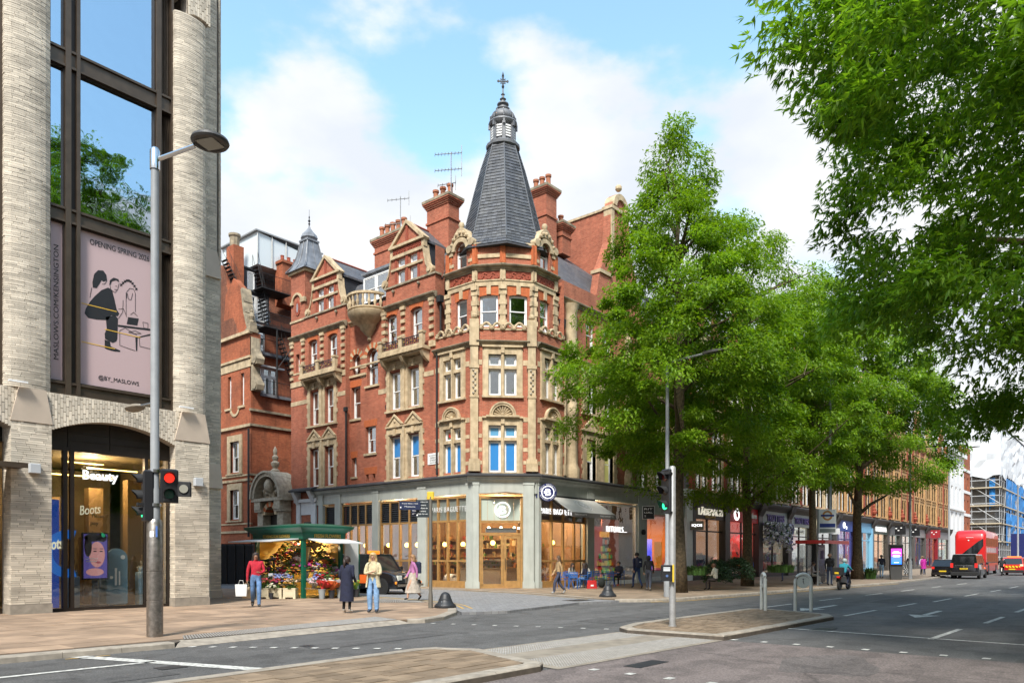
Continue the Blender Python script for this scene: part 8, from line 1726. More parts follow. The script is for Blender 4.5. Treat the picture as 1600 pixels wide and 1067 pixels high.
# vehicles (built nose to +x, then turned)
def wheel(parent,x,y,r,wd=.2,rim=CHROME):
 s_=1 if y>0 else-1;T=Tr(x,y,r)@Rx(-s_*math.pi/2)
 mb=MB();mb.lathe([(r*.62,-wd/2),(r*.94,-wd/2),(r,-wd/2+.03),(r,wd/2-.03),(r*.94,wd/2),(r*.62,wd/2),(r*.6,wd/2-.03),(0,wd/2-.05)],20,T=T);w_=mb.build('wheel',RUBBER,parent,smooth=True)
 mb=MB();mb.lathe([(r*.6,wd/2-.028),(r*.55,wd/2-.01),(r*.5,wd/2-.05),(.05,wd/2-.045),(.05,wd/2-.01),(0,wd/2-.01)],20,T=T)
 for k in range(5):mb.box(.04,r*.56,-.03,.03,wd/2-.05,wd/2-.012,T=T@Rz(k*1.2566))
 mb.build('rim',rim,w_)
def vehicle(name,label,cat,loc,rz,W,prof,gh,wheels,wr,paint,roofm=None,zb=.24,group=None,endtap=.86):
 """prof: (x, z of the body top) from tail to nose; gh: x/z of the cabin: (xr0, xr1, xf1, xf0, zbelt, zroof)"""
 t=thing(name,label,cat,(0,0,0),group);hw=W/2;rings=[];x0,x1=prof[0][0],prof[-1][0]
 for x,z in prof:
  e_=min(x-x0,x1-x)/.5;k=endtap+(1-endtap)*min(1,max(0,e_))**.5;h_=hw*k;lo=zb+(.10 if e_<=.01 else 0)
  rings.append([(x,-h_*.94,lo),(x,h_*.94,lo),(x,h_,lo+.16),(x,h_,z*.62+.1),(x,h_*.955,z-.05),(x,h_*.86,z),(x,-h_*.86,z),(x,-h_*.955,z-.05),(x,-h_,z*.62+.1),(x,-h_,lo+.16)])
 mb=MB();mb.loft(rings);body=mb.build('body',paint,t,smooth=True)
 xr0,xr1,xf1,xf0,zb_,zr=gh;wb,wt=hw*.93,hw*.80
 mb=MB();mb.loft([[(xr0,-wb,zb_),(xf0,-wb,zb_),(xf0,wb,zb_),(xr0,wb,zb_)],[(xr1,-wt,zr),(xf1,-wt,zr),(xf1,wt,zr),(xr1,wt,zr)]]);mb.build('window',CARGLASS,t)
 mb=MB();rr=[]
 for k,dz,ins in((0,-.05,-.015),(.5,.03,.02),(1,.06,.12)):
  rr.append([(xr1-.02+ins,-wt+ins,zr+dz),(xf1+.02-ins,-wt+ins,zr+dz),(xf1+.02-ins,wt-ins,zr+dz),(xr1-.02+ins,wt-ins,zr+dz)])
 mb.loft(rr);mb.build('roof',roofm or paint,t,smooth=True)
 for s_ in(-1,1):
  for f in(0,.36,.68,1):
   xa,xb=xr0+(xf0-xr0)*f,xr1+(xf1-xr1)*f;mb=MB();d=.05 if f in(0,1)else .035
   mb.loft([[(xa-d,s_*(wb+.008),zb_-.02),(xa+d,s_*(wb+.008),zb_-.02),(xa+d,s_*(wb-.05),zb_-.02),(xa-d,s_*(wb-.05),zb_-.02)],[(xb-d,s_*(wt+.008),zr),(xb+d,s_*(wt+.008),zr),(xb+d,s_*(wt-.05),zr),(xb-d,s_*(wt-.05),zr)]]);mb.build('pillar',paint,t)
 for x in wheels:
  for y in(-1,1):
   mb=MB();mb.lathe([(wr*1.12,-.02),(wr*1.12,.03),(0,.03)],20,T=Tr(x,y*(hw-.02),wr)@Rx(-y*math.pi/2));mb.build('wheel_arch',BLACKM,t);wheel(t,x,y*(hw-.08),wr)
 return t
def lamp(t,nm,x,y,z,dy,dz,m,dx=.03):mb=MB();mb.cbox(x-dx,x+dx,y-dy,y+dy,z-dz,z+dz,.008);return mb.build(nm,m,t)
HEAD=mat('headlamp',(.65,.65,.58),.15,spec=.8);AMB=mat('amber_lamp',(.7,.2,.02),.3,emit=(1,.25,.02),es=.8)
cabt=vehicle('taxi','black cab with an orange advert on its flank pulling out of the side street','taxi',0,0,1.8,[(-2.25,.75),(-2.2,1.0),(-1.5,1.06),(.7,1.06),(.9,1.06),(1.7,.98),(2.15,.84),(2.28,.6)],(-2.1,-1.75,.55,1.0,1.04,1.72),(-1.4,1.45),.34,CARBLK)
for y in(-.62,.62):
 lamp(cabt,'headlight',2.2,y,.72,.13,.11,HEAD,.06);lamp(cabt,'indicator',2.2,y*1.25,.52,.08,.05,AMB);lamp(cabt,'tail_light',-2.26,y*1.2,.8,.07,.14,TAIL)
mb=MB();mb.cbox(2.2,2.3,-.32,.32,.5,.82,.02);mb.box(2.2,2.33,-.85,.85,.36,.46);mb.build('grille',CHROME,cabt)
mb=MB();mb.cbox(.0,.22,-.3,.3,1.78,1.92,.02);mb.build('roof_sign',AMB,cabt)
for s_ in(-1,1):
 mb=MB();mb.box(-1.0,.85,s_*.905-.004,s_*.905+.004,.48,.86);mb.build('door_advert',mat('orange_advert',(.70,.13,.02),.5),cabt)
 mb=MB();mb.disc((0,0,0),1,.012,18,T=Tr(1.0-.15,s_*.91,.72)@Matrix.Diagonal((.30,1,.13,1)));mb.build('white_badge',LETTERW,cabt)
 mb=MB();mb.cbox(.75,.9,s_*1.02-.1,s_*1.02+.1,1.05,1.2,.02);mb.build('mirror',CARBLK,cabt)
 for x in(-.5,.3):mb=MB();mb.box(x,x+.16,s_*.91-.01,s_*.91+.012,.92,.95);mb.build('door_handle',CHROME,cabt)
place(cabt,(21.9,26.9,-.03),RD(-83))
van=vehicle('people_carrier','black people carrier seen from behind with a yellow plate in the near lane','van',0,0,1.94,[(-2.58,.7),(-2.55,1.12),(-2.0,1.16),(.9,1.14),(1.6,1.05),(2.2,.95),(2.55,.75),(2.6,.55)],(-2.5,-2.35,.95,1.75,1.12,1.88),(-1.6,1.6),.35,CARBLK)
for y in(-.82,.82):lamp(van,'tail_light',-2.56,y,1.05,.09,.17,TAIL,.05)
mb=MB();mb.box(-2.62,-2.57,-.27,.27,.73,.85);mb.build('number_plate',PLATEY,van);text('plate_lettering','LK72 XWM',INK,van,Tr(-2.625,0,.79)@Rz(-math.pi/2),.07,.46,ext=.002)
mb=MB();mb.box(-2.6,-2.56,-.6,.6,1.02,1.06);mb.disc((0,0,0),.06,.02,12,T=Tr(-2.6,0,.95)@Rz(-math.pi/2));mb.build('chrome_trim',CHROME,van);mb=MB();mb.cbox(-2.62,-2.4,-.92,.92,.3,.55,.03);mb.build('bumper',BLACKM,van);mb=MB();mb.box(-2.5,-2.38,-.68,.68,1.2,1.75);mb.build('rear_window',CARGLASS,van)
for s_ in(-1,1):mb=MB();mb.cbox(1.2,1.36,s_*1.1-.1,s_*1.1+.1,1.1,1.28,.02);mb.build('mirror',CARBLK,van)
place(van,(70.0,10.9,-.1),RD(1))
car=vehicle('hatchback','black hatchback half hidden by the people carrier at the kerb','car',0,0,1.76,[(-2.05,.65),(-2.0,.95),(-1.5,.98),(.7,.95),(1.5,.85),(2.0,.62),(2.05,.5)],(-1.95,-1.3,.2,.95,.93,1.46),(-1.3,1.3),.31,CARBLK)
for y in(-.7,.7):lamp(car,'tail_light',-2.03,y,.82,.1,.09,TAIL)
mb=MB();mb.box(-2.09,-2.04,-.26,.26,.5,.61);mb.build('number_plate',PLATEY,car)
place(car,(71.5,12.75,-.1),RD(2))
rc=vehicle('response_car','red estate car with yellow rear markings at the edge of the frame','car',0,0,1.86,[(-2.3,.7),(-2.25,1.02),(-1.8,1.05),(.8,1.0),(1.6,.92),(2.2,.7),(2.3,.5)],(-2.2,-1.85,.3,1.1,1.0,1.62),(-1.4,1.45),.34,RED)
for y in(-.74,.74):lamp(rc,'tail_light',-2.28,y,.95,.12,.09,mat('tail_lamp_lit',(.9,.1,.05),.3,emit=(1,.12,.08),es=4))
mb=MB();mb.box(-2.33,-2.27,-.62,.62,.72,.9);mb.build('yellow_panel',mat('chevron_yellow',(.72,.6,.02),.5),rc)
for k in range(5):mb=MB();mb.loft([[(-2.335,-.6+k*.26,.72),(-2.335,-.5+k*.26,.72),(-2.34,-.5+k*.26,.72),(-2.34,-.6+k*.26,.72)],[(-2.335,-.5+k*.26,.9),(-2.335,-.4+k*.26,.9),(-2.34,-.4+k*.26,.9),(-2.34,-.5+k*.26,.9)]]);mb.build('chevron',plain('chevron_red',(.45,.01,.01)),rc)
mb=MB();mb.box(-2.35,-2.28,-.26,.26,.52,.63);mb.build('number_plate',PLATEY,rc);mb=MB();mb.cbox(-2.34,-2.1,-.9,.9,.28,.5,.03);mb.build('bumper',BLACKM,rc);mb=MB();mb.cbox(-.9,-.6,-.55,.55,1.68,1.78,.02);mb.build('light_bar',AMB,rc)
place(rc,(85.5,9.5,-.1),RD(0))
bus=thing('double_decker_bus','red double-decker bus seen from behind with a slanting black rear window','bus',(0,0,0));BL_,BW,BH=11.2,2.52,4.3
rings=[]
for x,hs,zt in((-5.6,.62,3.2),(-5.52,.86,3.75),(-5.3,.97,4.1),(-4.8,1.0,4.28),(5.2,1.0,4.28),(5.5,.95,4.1),(5.6,.9,3.6)):
 hw=BW/2*(1 if hs>.9 else .93);rings.append([(x,-hw,.35),(x,hw,.35),(x,hw,zt-.35),(x,hw*.93,zt-.12),(x,hw*.75,zt),(x,-hw*.75,zt),(x,-hw*.93,zt-.12),(x,-hw,zt-.35)])
mb=MB();mb.loft(rings);bb=mb.build('body',RED,bus,smooth=True)
BR=Tr(-5.62,0,0)@Rz(-math.pi/2)
mb=MB(BR);mb.loft([[(-1.1,0,1.15),(.05,0,1.15),(1.1,0,2.75),(1.1,0,3.45),(.7,0,3.2),(-1.1,0,1.6)],[(-1.1,.1,1.15),(.05,.1,1.15),(1.1,.1,2.75),(1.1,.2,3.45),(.7,.1,3.2),(-1.1,.1,1.6)]]);mb.build('rear_window',CARGLASS,bus)
text('route_number','9',mat('route_amber',(.75,.85,.7),.4,emit=(.7,.9,.75),es=1.2),bus,BR@Tr(-.1,-.01,1.55),.3,.2,ext=.004)
mb=MB(BR);mb.cbox(-1.1,1.1,-.08,.1,.3,.6,.03);mb.build('bumper',BLACKM,bus);mb=MB(BR);mb.box(-.26,.26,-.03,0,.68,.8);mb.build('number_plate',PLATEY,bus)
for y in(-1,1):mb=MB(BR);mb.cbox(y*1.0-.09,y*1.0+.09,-.03,.05,.75,1.05,.01);mb.build('tail_light',TAIL,bus)
mb=MB(BR);mb.box(-.3,.3,-.02,0,3.55,3.58);mb.disc((-.1,-.025,3.3),.06,.02,12);mb.build('rear_mark',LETTERW,bus)
for s_ in(-1,1):
 for z0,z1,n,x0,x1 in((2.75,3.55,7,-5.0,5.2),(1.15,2.05,6,-4.2,5.2)):
  for i in range(n):a=x0+(x1-x0)*i/n;b=x0+(x1-x0)*(i+1)/n-.12;mb=MB();mb.box(a,b,s_*BW/2-.012,s_*BW/2+.012,z0,z1);mb.build('window',CARGLASS,bus)
 mb=MB();mb.box(-4.6,3.5,s_*BW/2-.006,s_*BW/2+.008,2.15,2.62);mb.build('side_advert',mat('pale_advert',(.58,.42,.42),.5,noise=.3,nscale=1),bus)
 for x in(-3.2,3.3):wheel(bus,x,s_*(BW/2-.1),.48,.28)
place(bus,(88.2,13.0,-.1),RD(2))
# people (body grown from a jointed skeleton, facing +x)
PJ=dict(pel=(0,0,.96),spi=(.0,0,1.13),che=(0,0,1.31),nec=(.0,0,1.47),chin=(.015,0,1.53),hea=(.02,0,1.60),top=(.01,0,1.675),hl=(0,.095,.91),kl=(.02,.10,.50),al=(-.02,.10,.09),tl=(.13,.12,.04),hr=(0,-.095,.91),kr=(.02,-.10,.50),ar=(-.02,-.10,.09),tr=(.13,-.12,.04),sl=(0,.175,1.41),el=(-.03,.235,1.13),wl=(.05,.24,.89),fl=(.08,.235,.81),sr=(0,-.175,1.41),er=(-.03,-.235,1.13),wr=(.05,-.24,.89),fr=(.08,-.235,.81))
PE=[('pel','spi'),('spi','che'),('che','nec'),('nec','chin'),('chin','hea'),('hea','top'),('pel','hl'),('hl','kl'),('kl','al'),('al','tl'),('pel','hr'),('hr','kr'),('kr','ar'),('ar','tr'),('che','sl'),('sl','el'),('el','wl'),('wl','fl'),('che','sr'),('sr','er'),('er','wr'),('wr','fr')]
PR=dict(pel=.135,spi=.12,che=.135,nec=.055,chin=.065,hea=.092,top=.06,hl=.088,kl=.058,al=.042,tl=.036,sl=.062,el=.047,wl=.033,fl=.03,hr=.088,kr=.058,ar=.042,tr=.036,sr=.062,er=.047,wr=.033,fr=.03)
WALK=dict(kl=(.20,.09,.52),al=(.22,.09,.10),tl=(.36,.10,.07),kr=(-.05,-.09,.50),ar=(-.33,-.09,.16),tr=(-.22,-.10,.04),el=(-.10,.23,1.14),wl=(-.10,.22,.90),fl=(-.09,.21,.82),er=(.06,-.23,1.13),wr=(.20,-.21,.93),fr=(.25,-.2,.86))
SIT=dict(pel=(0,0,.53),spi=(.0,0,.72),che=(.03,0,.90),nec=(.06,0,1.06),chin=(.09,0,1.12),hea=(.11,0,1.19),top=(.10,0,1.265),hl=(.02,.10,.52),kl=(.42,.12,.52),al=(.42,.12,.10),tl=(.56,.13,.04),hr=(.02,-.10,.52),kr=(.42,-.12,.52),ar=(.38,-.12,.10),tr=(.52,-.13,.04),sl=(.03,.175,1.0),el=(.08,.22,.74),wl=(.30,.14,.74),fl=(.37,.10,.75),sr=(.03,-.175,1.0),er=(.08,-.22,.74),wr=(.30,-.14,.74),fr=(.37,-.10,.75))
FOLD=dict(el=(.04,.235,1.12),wl=(.19,.03,1.13),fl=(.16,-.08,1.14),er=(.04,-.235,1.12),wr=(.20,-.02,1.18),fr=(.17,.09,1.19))
BAGS=dict(er=(-.0,-.24,1.13),wr=(.02,-.25,.88),fr=(.02,-.25,.80),el=(.03,.25,1.14),wl=(.20,.12,1.08),fl=(.24,.06,1.12))
RIDE=dict(pel=(-.05,0,.88),spi=(.02,0,1.04),che=(.10,0,1.2),nec=(.15,0,1.36),chin=(.18,0,1.42),hea=(.2,0,1.5),top=(.19,0,1.57),hl=(-.03,.1,.86),kl=(.32,.13,.80),al=(.20,.12,.36),tl=(.33,.13,.31),hr=(-.03,-.1,.86),kr=(.30,-.13,.62),ar=(.12,-.12,.22),tr=(.25,-.13,.17),sl=(.10,.18,1.3),el=(.28,.26,1.12),wl=(.46,.27,1.06),fl=(.53,.26,1.04),sr=(.10,-.18,1.3),er=(.28,-.26,1.12),wr=(.46,-.27,1.06),fr=(.53,-.26,1.04))
CLO={}
def cloth(c,r=.85):
 k='cloth_%02d_%02d_%02d'%tuple(int(q*200)for q in c);return mat(k,c,r,noise=.32,nscale=11,bump=.9,bscale=9)
def person(label,loc,az,pose,top,legs,shoe=(.03,.03,.03),hair=(.03,.018,.012),h=1.7,skin=(.46,.26,.17),hairstyle='short',coat=None,skirt=None,wide=0,baggy=0,fem=True,bag=None,hood=False,group=None,faced=True):
 t=thing('person',label,'person',(0,0,0),group);J=dict(PJ);J.update(pose)
 names=list(J);idx={n:i for i,n in enumerate(names)}
 me=bpy.data.meshes.new('body');me.from_pydata([J[n]for n in names],[(idx[a],idx[b])for a,b in PE],[])
 ob=bpy.data.objects.new('body',me);C.objects.link(ob);md=ob.modifiers.new('skin','SKIN');md.use_smooth_shade=True
 sub=ob.modifiers.new('sub','SUBSURF');sub.levels=1;sub.render_levels=1
 for n in names:
  r=PR[n]
  if fem and n in('sl','sr','che'):r*=.92
  if wide and n[0]in 'ka' and n[1]in 'lr':r*=1+wide
  if baggy and n in('che','spi','sl','sr','el','er'):r*=1+baggy
  sv=me.skin_vertices[0].data[idx[n]];sv.radius=(r,r*(1.0 if n not in('che','spi','pel')else 1.0));sv.use_root=(n=='pel')
 bpy.context.view_layer.update();dg=bpy.context.evaluated_depsgraph_get()
 nm=bpy.data.meshes.new_from_object(ob.evaluated_get(dg));bpy.data.objects.remove(ob);bpy.data.meshes.remove(me)
 V=np.array([v.co[:]for v in nm.vertices]);F=[list(p.vertices)for p in nm.polygons];nm_=nm
 tz=(J['pel'][2]+J['nec'][2])/2;
 for i,v in enumerate(V):
  if J['pel'][2]-.1<v[2]<J['nec'][2]-.02 and abs(v[1])<.2:
   f=min(1,max(0,(v[2]-J['pel'][2])/(J['nec'][2]-J['pel'][2])));cx_=J['pel'][0]+(J['nec'][0]-J['pel'][0])*f;V[i,0]=cx_+(v[0]-cx_)*.82
 segs=[(a,b)for a,b in PE];A=np.array([J[a]for a,b in segs]);B=np.array([J[b]for a,b in segs]);cen=np.array([V[f].mean(0)for f in F])
 d=B-A;tt_=np.clip(((cen[:,None]-A)*d).sum(2)/(d*d).sum(1),0,1);rad=np.array([(PR[a]+PR[b])/2 for a,b in segs]);ds_=np.linalg.norm(cen[:,None]-(A+tt_[...,None]*d),axis=2)/rad;near=ds_.argmin(1)
 reg=[]
 for a,b in segs:
  if a in('nec','chin','hea'):reg.append(0)
  elif a in('wl','wr'):reg.append(0)
  elif a in('al','ar'):reg.append(3)
  elif a in('hl','hr','kl','kr')or b in('hl','hr'):reg.append(2)
  else:reg.append(1)
 mi=[reg[k]for k in near]
 for i,f in enumerate(F):
  a,b=segs[near[i]]
  if a=='pel' and b=='spi' and cen[i][2]<J['pel'][2]+.02:mi[i]=2
  if a in('kl','kr')and cen[i][2]<J['a'+a[1]][2]+.02:mi[i]=3
  if skirt and mi[i]==2:mi[i]=0
 ex=MB()
 for s_,sg in(('l',1),('r',-1)):
  w_,f_=Vector(J['w'+s_]),Vector(J['f'+s_]);dr=(f_-w_).normalized();sd_=Vector((0,0,1)).cross(dr);sd_=sd_.normalized()if sd_.length>.1 else Vector((1,0,0));dn=dr.cross(sd_).normalized()
  for k,(o_,L_)in enumerate(((-.030,.062),(-.011,.075),(.009,.07),(.027,.055))):
   p=f_+sd_*o_-dr*.02;ex.tube([p,p+dr*L_*.5,p+dr*L_*.85-dn*.018*sg,p+dr*L_-dn*.034*sg],[.0098,.009,.0085,.007],5)
  p=w_+(f_-w_)*.35+sd_*.03*sg;ex.tube([p,p+sd_*.025*sg+dr*.025,p+sd_*.03*sg+dr*.055],[.012,.0105,.008],5)
 hd=Vector(J['hea']);T=Tr(*hd)
 ex.tube([(.08,0,.015),(.104,0,-.015),(.09,0,-.03)],[.010,.016,.012],5,T=T)
 for sg in(-1,1):ex.ball((.0,.083*sg,-.005),.024,6,1.3,T=T)
 n0=len(V);V=np.vstack([V,np.array([v[:]for v in ex.v])]);F+=[[i+n0 for i in f]for f in ex.f];mi+=[0]*len(ex.f)
 fin=bpy.data.meshes.new('body');fin.from_pydata([tuple(v)for v in V],[],F)
 sk=mat('skin_%02d'%int(skin[0]*100),skin,.55);hm_=cloth(hair,.6)
 for m in(sk,cloth(top),cloth(legs),cloth(shoe,.5)):fin.materials.append(m)
 fin.polygons.foreach_set('material_index',mi);fin.polygons.foreach_set('use_smooth',[True]*len(F));fin.update();bpy.data.meshes.remove(nm_)
 link('body',fin,t)
 if faced and not hood:
  for sg in(-1,1):
   mb=MB();mb.ball((.083,.034*sg,.012),.0135,6,.8,T=T);mb.build('eye',mat('eye_dark',(.03,.02,.015),.3),t)
  mb=MB();mb.ball((0,0,0),.02,6,.35,T=T@Tr(.082,0,-.048));mb.build('mouth',mat('lip',(.36,.10,.08),.5),t)
 mb=MB();n=14;rings=[]
 if hood:
  for k in range(7):
   ph_=math.pi*k/6;rings.append([(-.02+.13*math.sin(ph_)*math.cos(6.283*i/n),.115*math.sin(ph_)*math.sin(6.283*i/n),-.02-.15*math.cos(ph_))for i in range(n)])
  mb.loft(rings,cap=False,T=T);mb.build('hood',cloth(top),t,smooth='all')
 elif hairstyle=='helmet':
  mb.ball((0,0,.03),.125,14,1.0,T=T);mb.build('helmet',cloth(hair,.3),t,smooth='all')
 else:
  lo={'short':-.02,'long':-.30,'bob':-.14,'pony':-.05,'bun':-.05}[hairstyle]
  for k in range(9):
   u=k/8;z=.138-(.138-lo)*u;r=.124*math.sin(math.acos(max(-1,min(1,z/.142))))if z>0 else .118+.02*min(1,-z/.12);rr=[]
   for i in range(n):
    a=6.283*i/n;c_,s_=math.cos(a),math.sin(a);q=r*(1+.04*math.sin(i*2.4+k))
    if z<.055 and c_>.25:q*=.55 if abs(s_)<.75 else .9
    x_=q*c_*.98-.012
    if z<.0 and c_>-.15:x_=(.035*(abs(s_)-.45)if abs(s_)>.45 else-.03)if z<-.035 else x_*.6
    rr.append((x_,q*s_*.92,z))
   rings.append(rr)
  mb.loft(rings,T=T);mb.build('hair',hm_,t,smooth='all')
  if hairstyle=='pony':mb=MB();mb.tube([(-.09,0,.05),(-.16,0,.02),(-.17,0,-.12),(-.13,.01,-.26)],[.03,.045,.04,.015],8,T=T);mb.build('ponytail',hm_,t,smooth='all')
  if hairstyle=='bun':mb=MB();mb.ball((-.08,0,.09),.05,8,T=T);mb.build('hair_bun',hm_,t,smooth='all')
 def garment(nm,stops,m,open_front=False):
  mb=MB();n=18;rg=[]
  for z,rx,ry,cx_ in stops:rg.append([(cx_+rx*math.cos(6.283*i/n)*(1+.05*math.sin(i*3.1+z*9)),ry*math.sin(6.283*i/n)*(1+.05*math.sin(i*2.3+z*7)),z)for i in range(n)])
  if open_front:rg=[r_[2:-1]for r_ in rg]
  mb.loft(rg,cap=False,closed=not open_front);return mb.build(nm,m,t,smooth='all')
 if coat:
  c,hem,op=coat;z0=J['nec'][2];pz=J['pel'][2]
  garment('coat',[(z0-.0,.075,.085,J['nec'][0]),(z0-.06,.125,.19,J['nec'][0]),(z0-.22,.15,.19,0),(pz+.10,.15,.18,0),(pz-.08,.17,.20,0),((pz+hem)/2,.18,.21,0),(hem,.19,.23,-.01)],cloth(c),op)
 if skirt:
  c,hem=skirt;pz=J['pel'][2];garment('skirt',[(pz+.10,.125,.145,0),(pz-.05,.16,.18,0),(pz-.3,.20,.19,0),(hem+.2,.27,.20,0),(hem,.31,.22,.0)],cloth(c))
 if bag=='backpack':
  mb=MB();pz=J['che'];mb.cbox(pz[0]-.30,pz[0]-.10,-.15,.15,pz[2]-.28,pz[2]+.16,.05)
  bo=mb.build('backpack',cloth((.015,.02,.05)),t,smooth=True)
  mb=MB();mb.box(pz[0]-.31,pz[0]-.30,-.04,.04,pz[2]-.05,pz[2]-.01);mb.build('backpack_mark',LETTERW,bo)
 k=h/1.70;place(t,loc,RD(az));t.scale=(k,k,k)
 return t
JEAN=(.10,.19,.36);DJEAN=(.035,.065,.16);NAVYC=(.012,.015,.04);BLK=(.012,.012,.014)
def away(p):return math.degrees(math.atan2(p[1],p[0]))
p=person('woman in a red jacket and jeans with a navy coat over her arm',(12.85,21.5,0),-120,{**WALK,**BAGS},(.42,.012,.03),JEAN,hair=(.02,.012,.01),skin=(.30,.15,.09),hairstyle='long',wide=.35,baggy=.12,h=1.72)
mb=MB();mb.ball((0,0,0),.2,10,T=Tr(.16,.22,.98)@Matrix.Diagonal((.9,.6,1.6,1)));mb.ball((0,0,0),.16,10,T=Tr(.2,.05,.78)@Matrix.Diagonal((.6,.9,1.7,1)));mb.build('draped_coat',cloth((.012,.02,.085)),p,smooth='all')
def held_bag(label,loc,rz,w_,h_,c):
 t=thing('carrier_bag',label,'bag',(0,0,0));mb=MB();mb.loft([[(-w_/2,-.07,0),(w_/2,-.07,0),(w_/2,.07,0),(-w_/2,.07,0)],[(-w_/2-.02,-.05,h_),(w_/2+.02,-.05,h_),(w_/2+.02,.05,h_),(-w_/2-.02,.05,h_)]]);mb.build('bag',c,t);mb=MB();mb.tube([(-.08,0,h_),(-.05,0,h_+.13),(.05,0,h_+.13),(.08,0,h_)],.008,4);mb.build('handle',c,t);place(t,loc,RD(rz));t.rotation_euler.x=.12
held_bag('white paper carrier bag held out by the woman in red',(12.5,21.75,.38),-40,.32,.36,mat('bag_white',(.66,.66,.64),.6));held_bag('brown paper bag hanging behind the white one',(12.75,21.85,.30),-50,.26,.34,mat('bag_brown',(.40,.31,.2),.7))
p=person('woman in a long navy coat with a dark ponytail, seen from behind',(13.3,17.45,0),22,dict(wr=(.18,-.20,.95),fr=(.25,-.16,.95),wl=(.12,.2,.93),fl=(.2,.17,.94)),NAVYC,BLK,(.55,.52,.48),(.03,.014,.010),1.60,hairstyle='pony',coat=(NAVYC,.36,False),baggy=.12)
p=person('blonde woman with folded arms in a cream jacket and pale blue jeans',(13.85,16.95,0),-146,FOLD,(.60,.52,.33),(.20,.34,.55),(.02,.03,.05),(.52,.36,.17),1.70,hairstyle='bob',coat=((.62,.54,.36),.74,True),wide=.65,baggy=.1)
mb=MB();mb.ball((0,0,0),.14,12,T=Tr(.045,0,1.02)@Matrix.Diagonal((.92,1.05,1.5,1)));mb.build('jumper',cloth((.55,.50,.14)),p,smooth='all')
p=person('striding woman in a pink patterned top and long pale skirt with a navy backpack',(18.6,20.5,0),150,WALK,(.42,.16,.34),(.45,.40,.34),BLK,(.28,.15,.07),1.66,hairstyle='bob',skirt=((.46,.40,.335),.30),bag='backpack',baggy=.1)
p=person('woman in a tan jacket and dark flared trousers walking past the bakery',(25.9,19.3,0),140,WALK,(.36,.24,.12),(.045,.05,.085),(.3,.3,.3),(.09,.05,.025),1.64,hairstyle='long',baggy=.18,wide=.35)
mb=MB();mb.box(.10,.14,-.07,.07,1.0,1.42);mb.build('pink_top',cloth((.55,.33,.45)),p)
person('seated woman in a dark jacket and jeans facing left at the first blue table',(31.85,22.0,0),100,SIT,NAVYC,JEAN,(.6,.6,.6),(.03,.018,.012),1.68,hairstyle='long',baggy=.08)
person('seated woman in a cream jumper holding a maroon bag at the cafe',(32.9,22.7,0),200,SIT,(.58,.54,.46),(.10,.24,.42),(.6,.58,.55),(.02,.013,.01),1.66,hairstyle='long',baggy=.1)
person('seated woman in a grey cardigan beside the bakery glass',(32.45,23.35,0),260,SIT,(.42,.39,.34),(.05,.05,.06),BLK,(.03,.02,.015),1.66,hairstyle='long',baggy=.08)
person('seated man in a dark jumper with red socks at the last blue table',(35.55,22.3,0),190,SIT,(.012,.014,.03),BLK,(.5,.03,.03),(.06,.04,.03),1.76,fem=False,baggy=.1)
person('man in navy with a dark rucksack walking away past the scarlet shop display',(33.0,19.65,0),60,WALK,(.015,.02,.06),(.02,.05,.15),BLK,(.02,.015,.012),1.80,fem=False,bag='backpack',baggy=.18)
person('person in a black hooded top and grey trousers walking along the kerb side',(31.55,18.15,0),25,WALK,(.010,.010,.013),(.055,.062,.085),(.4,.4,.4),(.012,.01,.01),1.66,hood=True,baggy=.12,wide=.4)
person('person in a cream jacket with a lime bag strap sitting behind the grass planter',(33.7,15.75,0),85,SIT,(.50,.47,.38),(.06,.05,.05),BLK,(.16,.07,.035),1.68,hairstyle='short',baggy=.15)
person('person in a bright blue top passing the red phone shop',(44.5,18.6,0),10,WALK,(.02,.10,.36),(.03,.035,.06),BLK,(.02,.015,.012),1.66,fem=False,baggy=.1)
person('child in a dark top beside the window of the wisteria shop',(49.5,18.4,0),100,{},(.03,.03,.08),(.05,.06,.12),BLK,(.05,.03,.02),1.25,baggy=.05)
person('bald man in a black jacket standing at the bus shelter',(43.6,13.55,0),-10,dict(wr=(.2,-.1,1.0),fr=(.27,-.05,1.02)),(.014,.014,.018),(.03,.045,.09),BLK,(.28,.15,.09),1.78,fem=False,baggy=.2)
person('seated person in pale trousers on the bus shelter bench',(44.6,14.85,.03),-80,SIT,(.42,.36,.34),(.48,.44,.38),(.5,.5,.5),(.09,.06,.04),1.68,baggy=.1)
person('man in a dark jacket and light jeans beyond the information totem',(61.0,15.2,0),10,WALK,(.012,.014,.03),(.22,.34,.48),BLK,(.02,.015,.012),1.74,fem=False,baggy=.15,faced=False)
person('person in a black coat half behind the far lamp column',(62.5,14.6,0),190,{},BLK,BLK,BLK,(.04,.025,.02),1.70,coat=(BLK,.5,False),faced=False)
person('person in a white top and blue jeans walking beyond the far lamp column',(64.0,15.0,0),20,WALK,(.55,.53,.5),(.03,.08,.22),BLK,(.10,.05,.03),1.68,hairstyle='long',faced=False)
person('person in a dark blue jacket by the black shop doorway',(70.5,16.3,0),190,{},(.02,.03,.10),(.04,.05,.08),BLK,(.3,.3,.3),1.66,faced=False)
person('grey-haired man in black with pale trousers pulling a checked trolley',(71.2,15.5,0),15,WALK,(.014,.014,.016),(.42,.40,.36),BLK,(.35,.34,.33),1.74,fem=False,baggy=.12,faced=False)
person('woman in a magenta coat near the kerb by the black hatchback',(72.5,14.7,0),20,WALK,(.45,.02,.28),(.02,.02,.03),(.4,.4,.4),(.12,.07,.04),1.64,coat=((.48,.02,.30),.62,False),baggy=.12,faced=False)
person('person in a pale lilac top beside the woman in magenta',(74.5,15.2,0),200,WALK,(.50,.47,.58),(.10,.12,.2),BLK,(.30,.2,.1),1.66,hairstyle='long',faced=False)
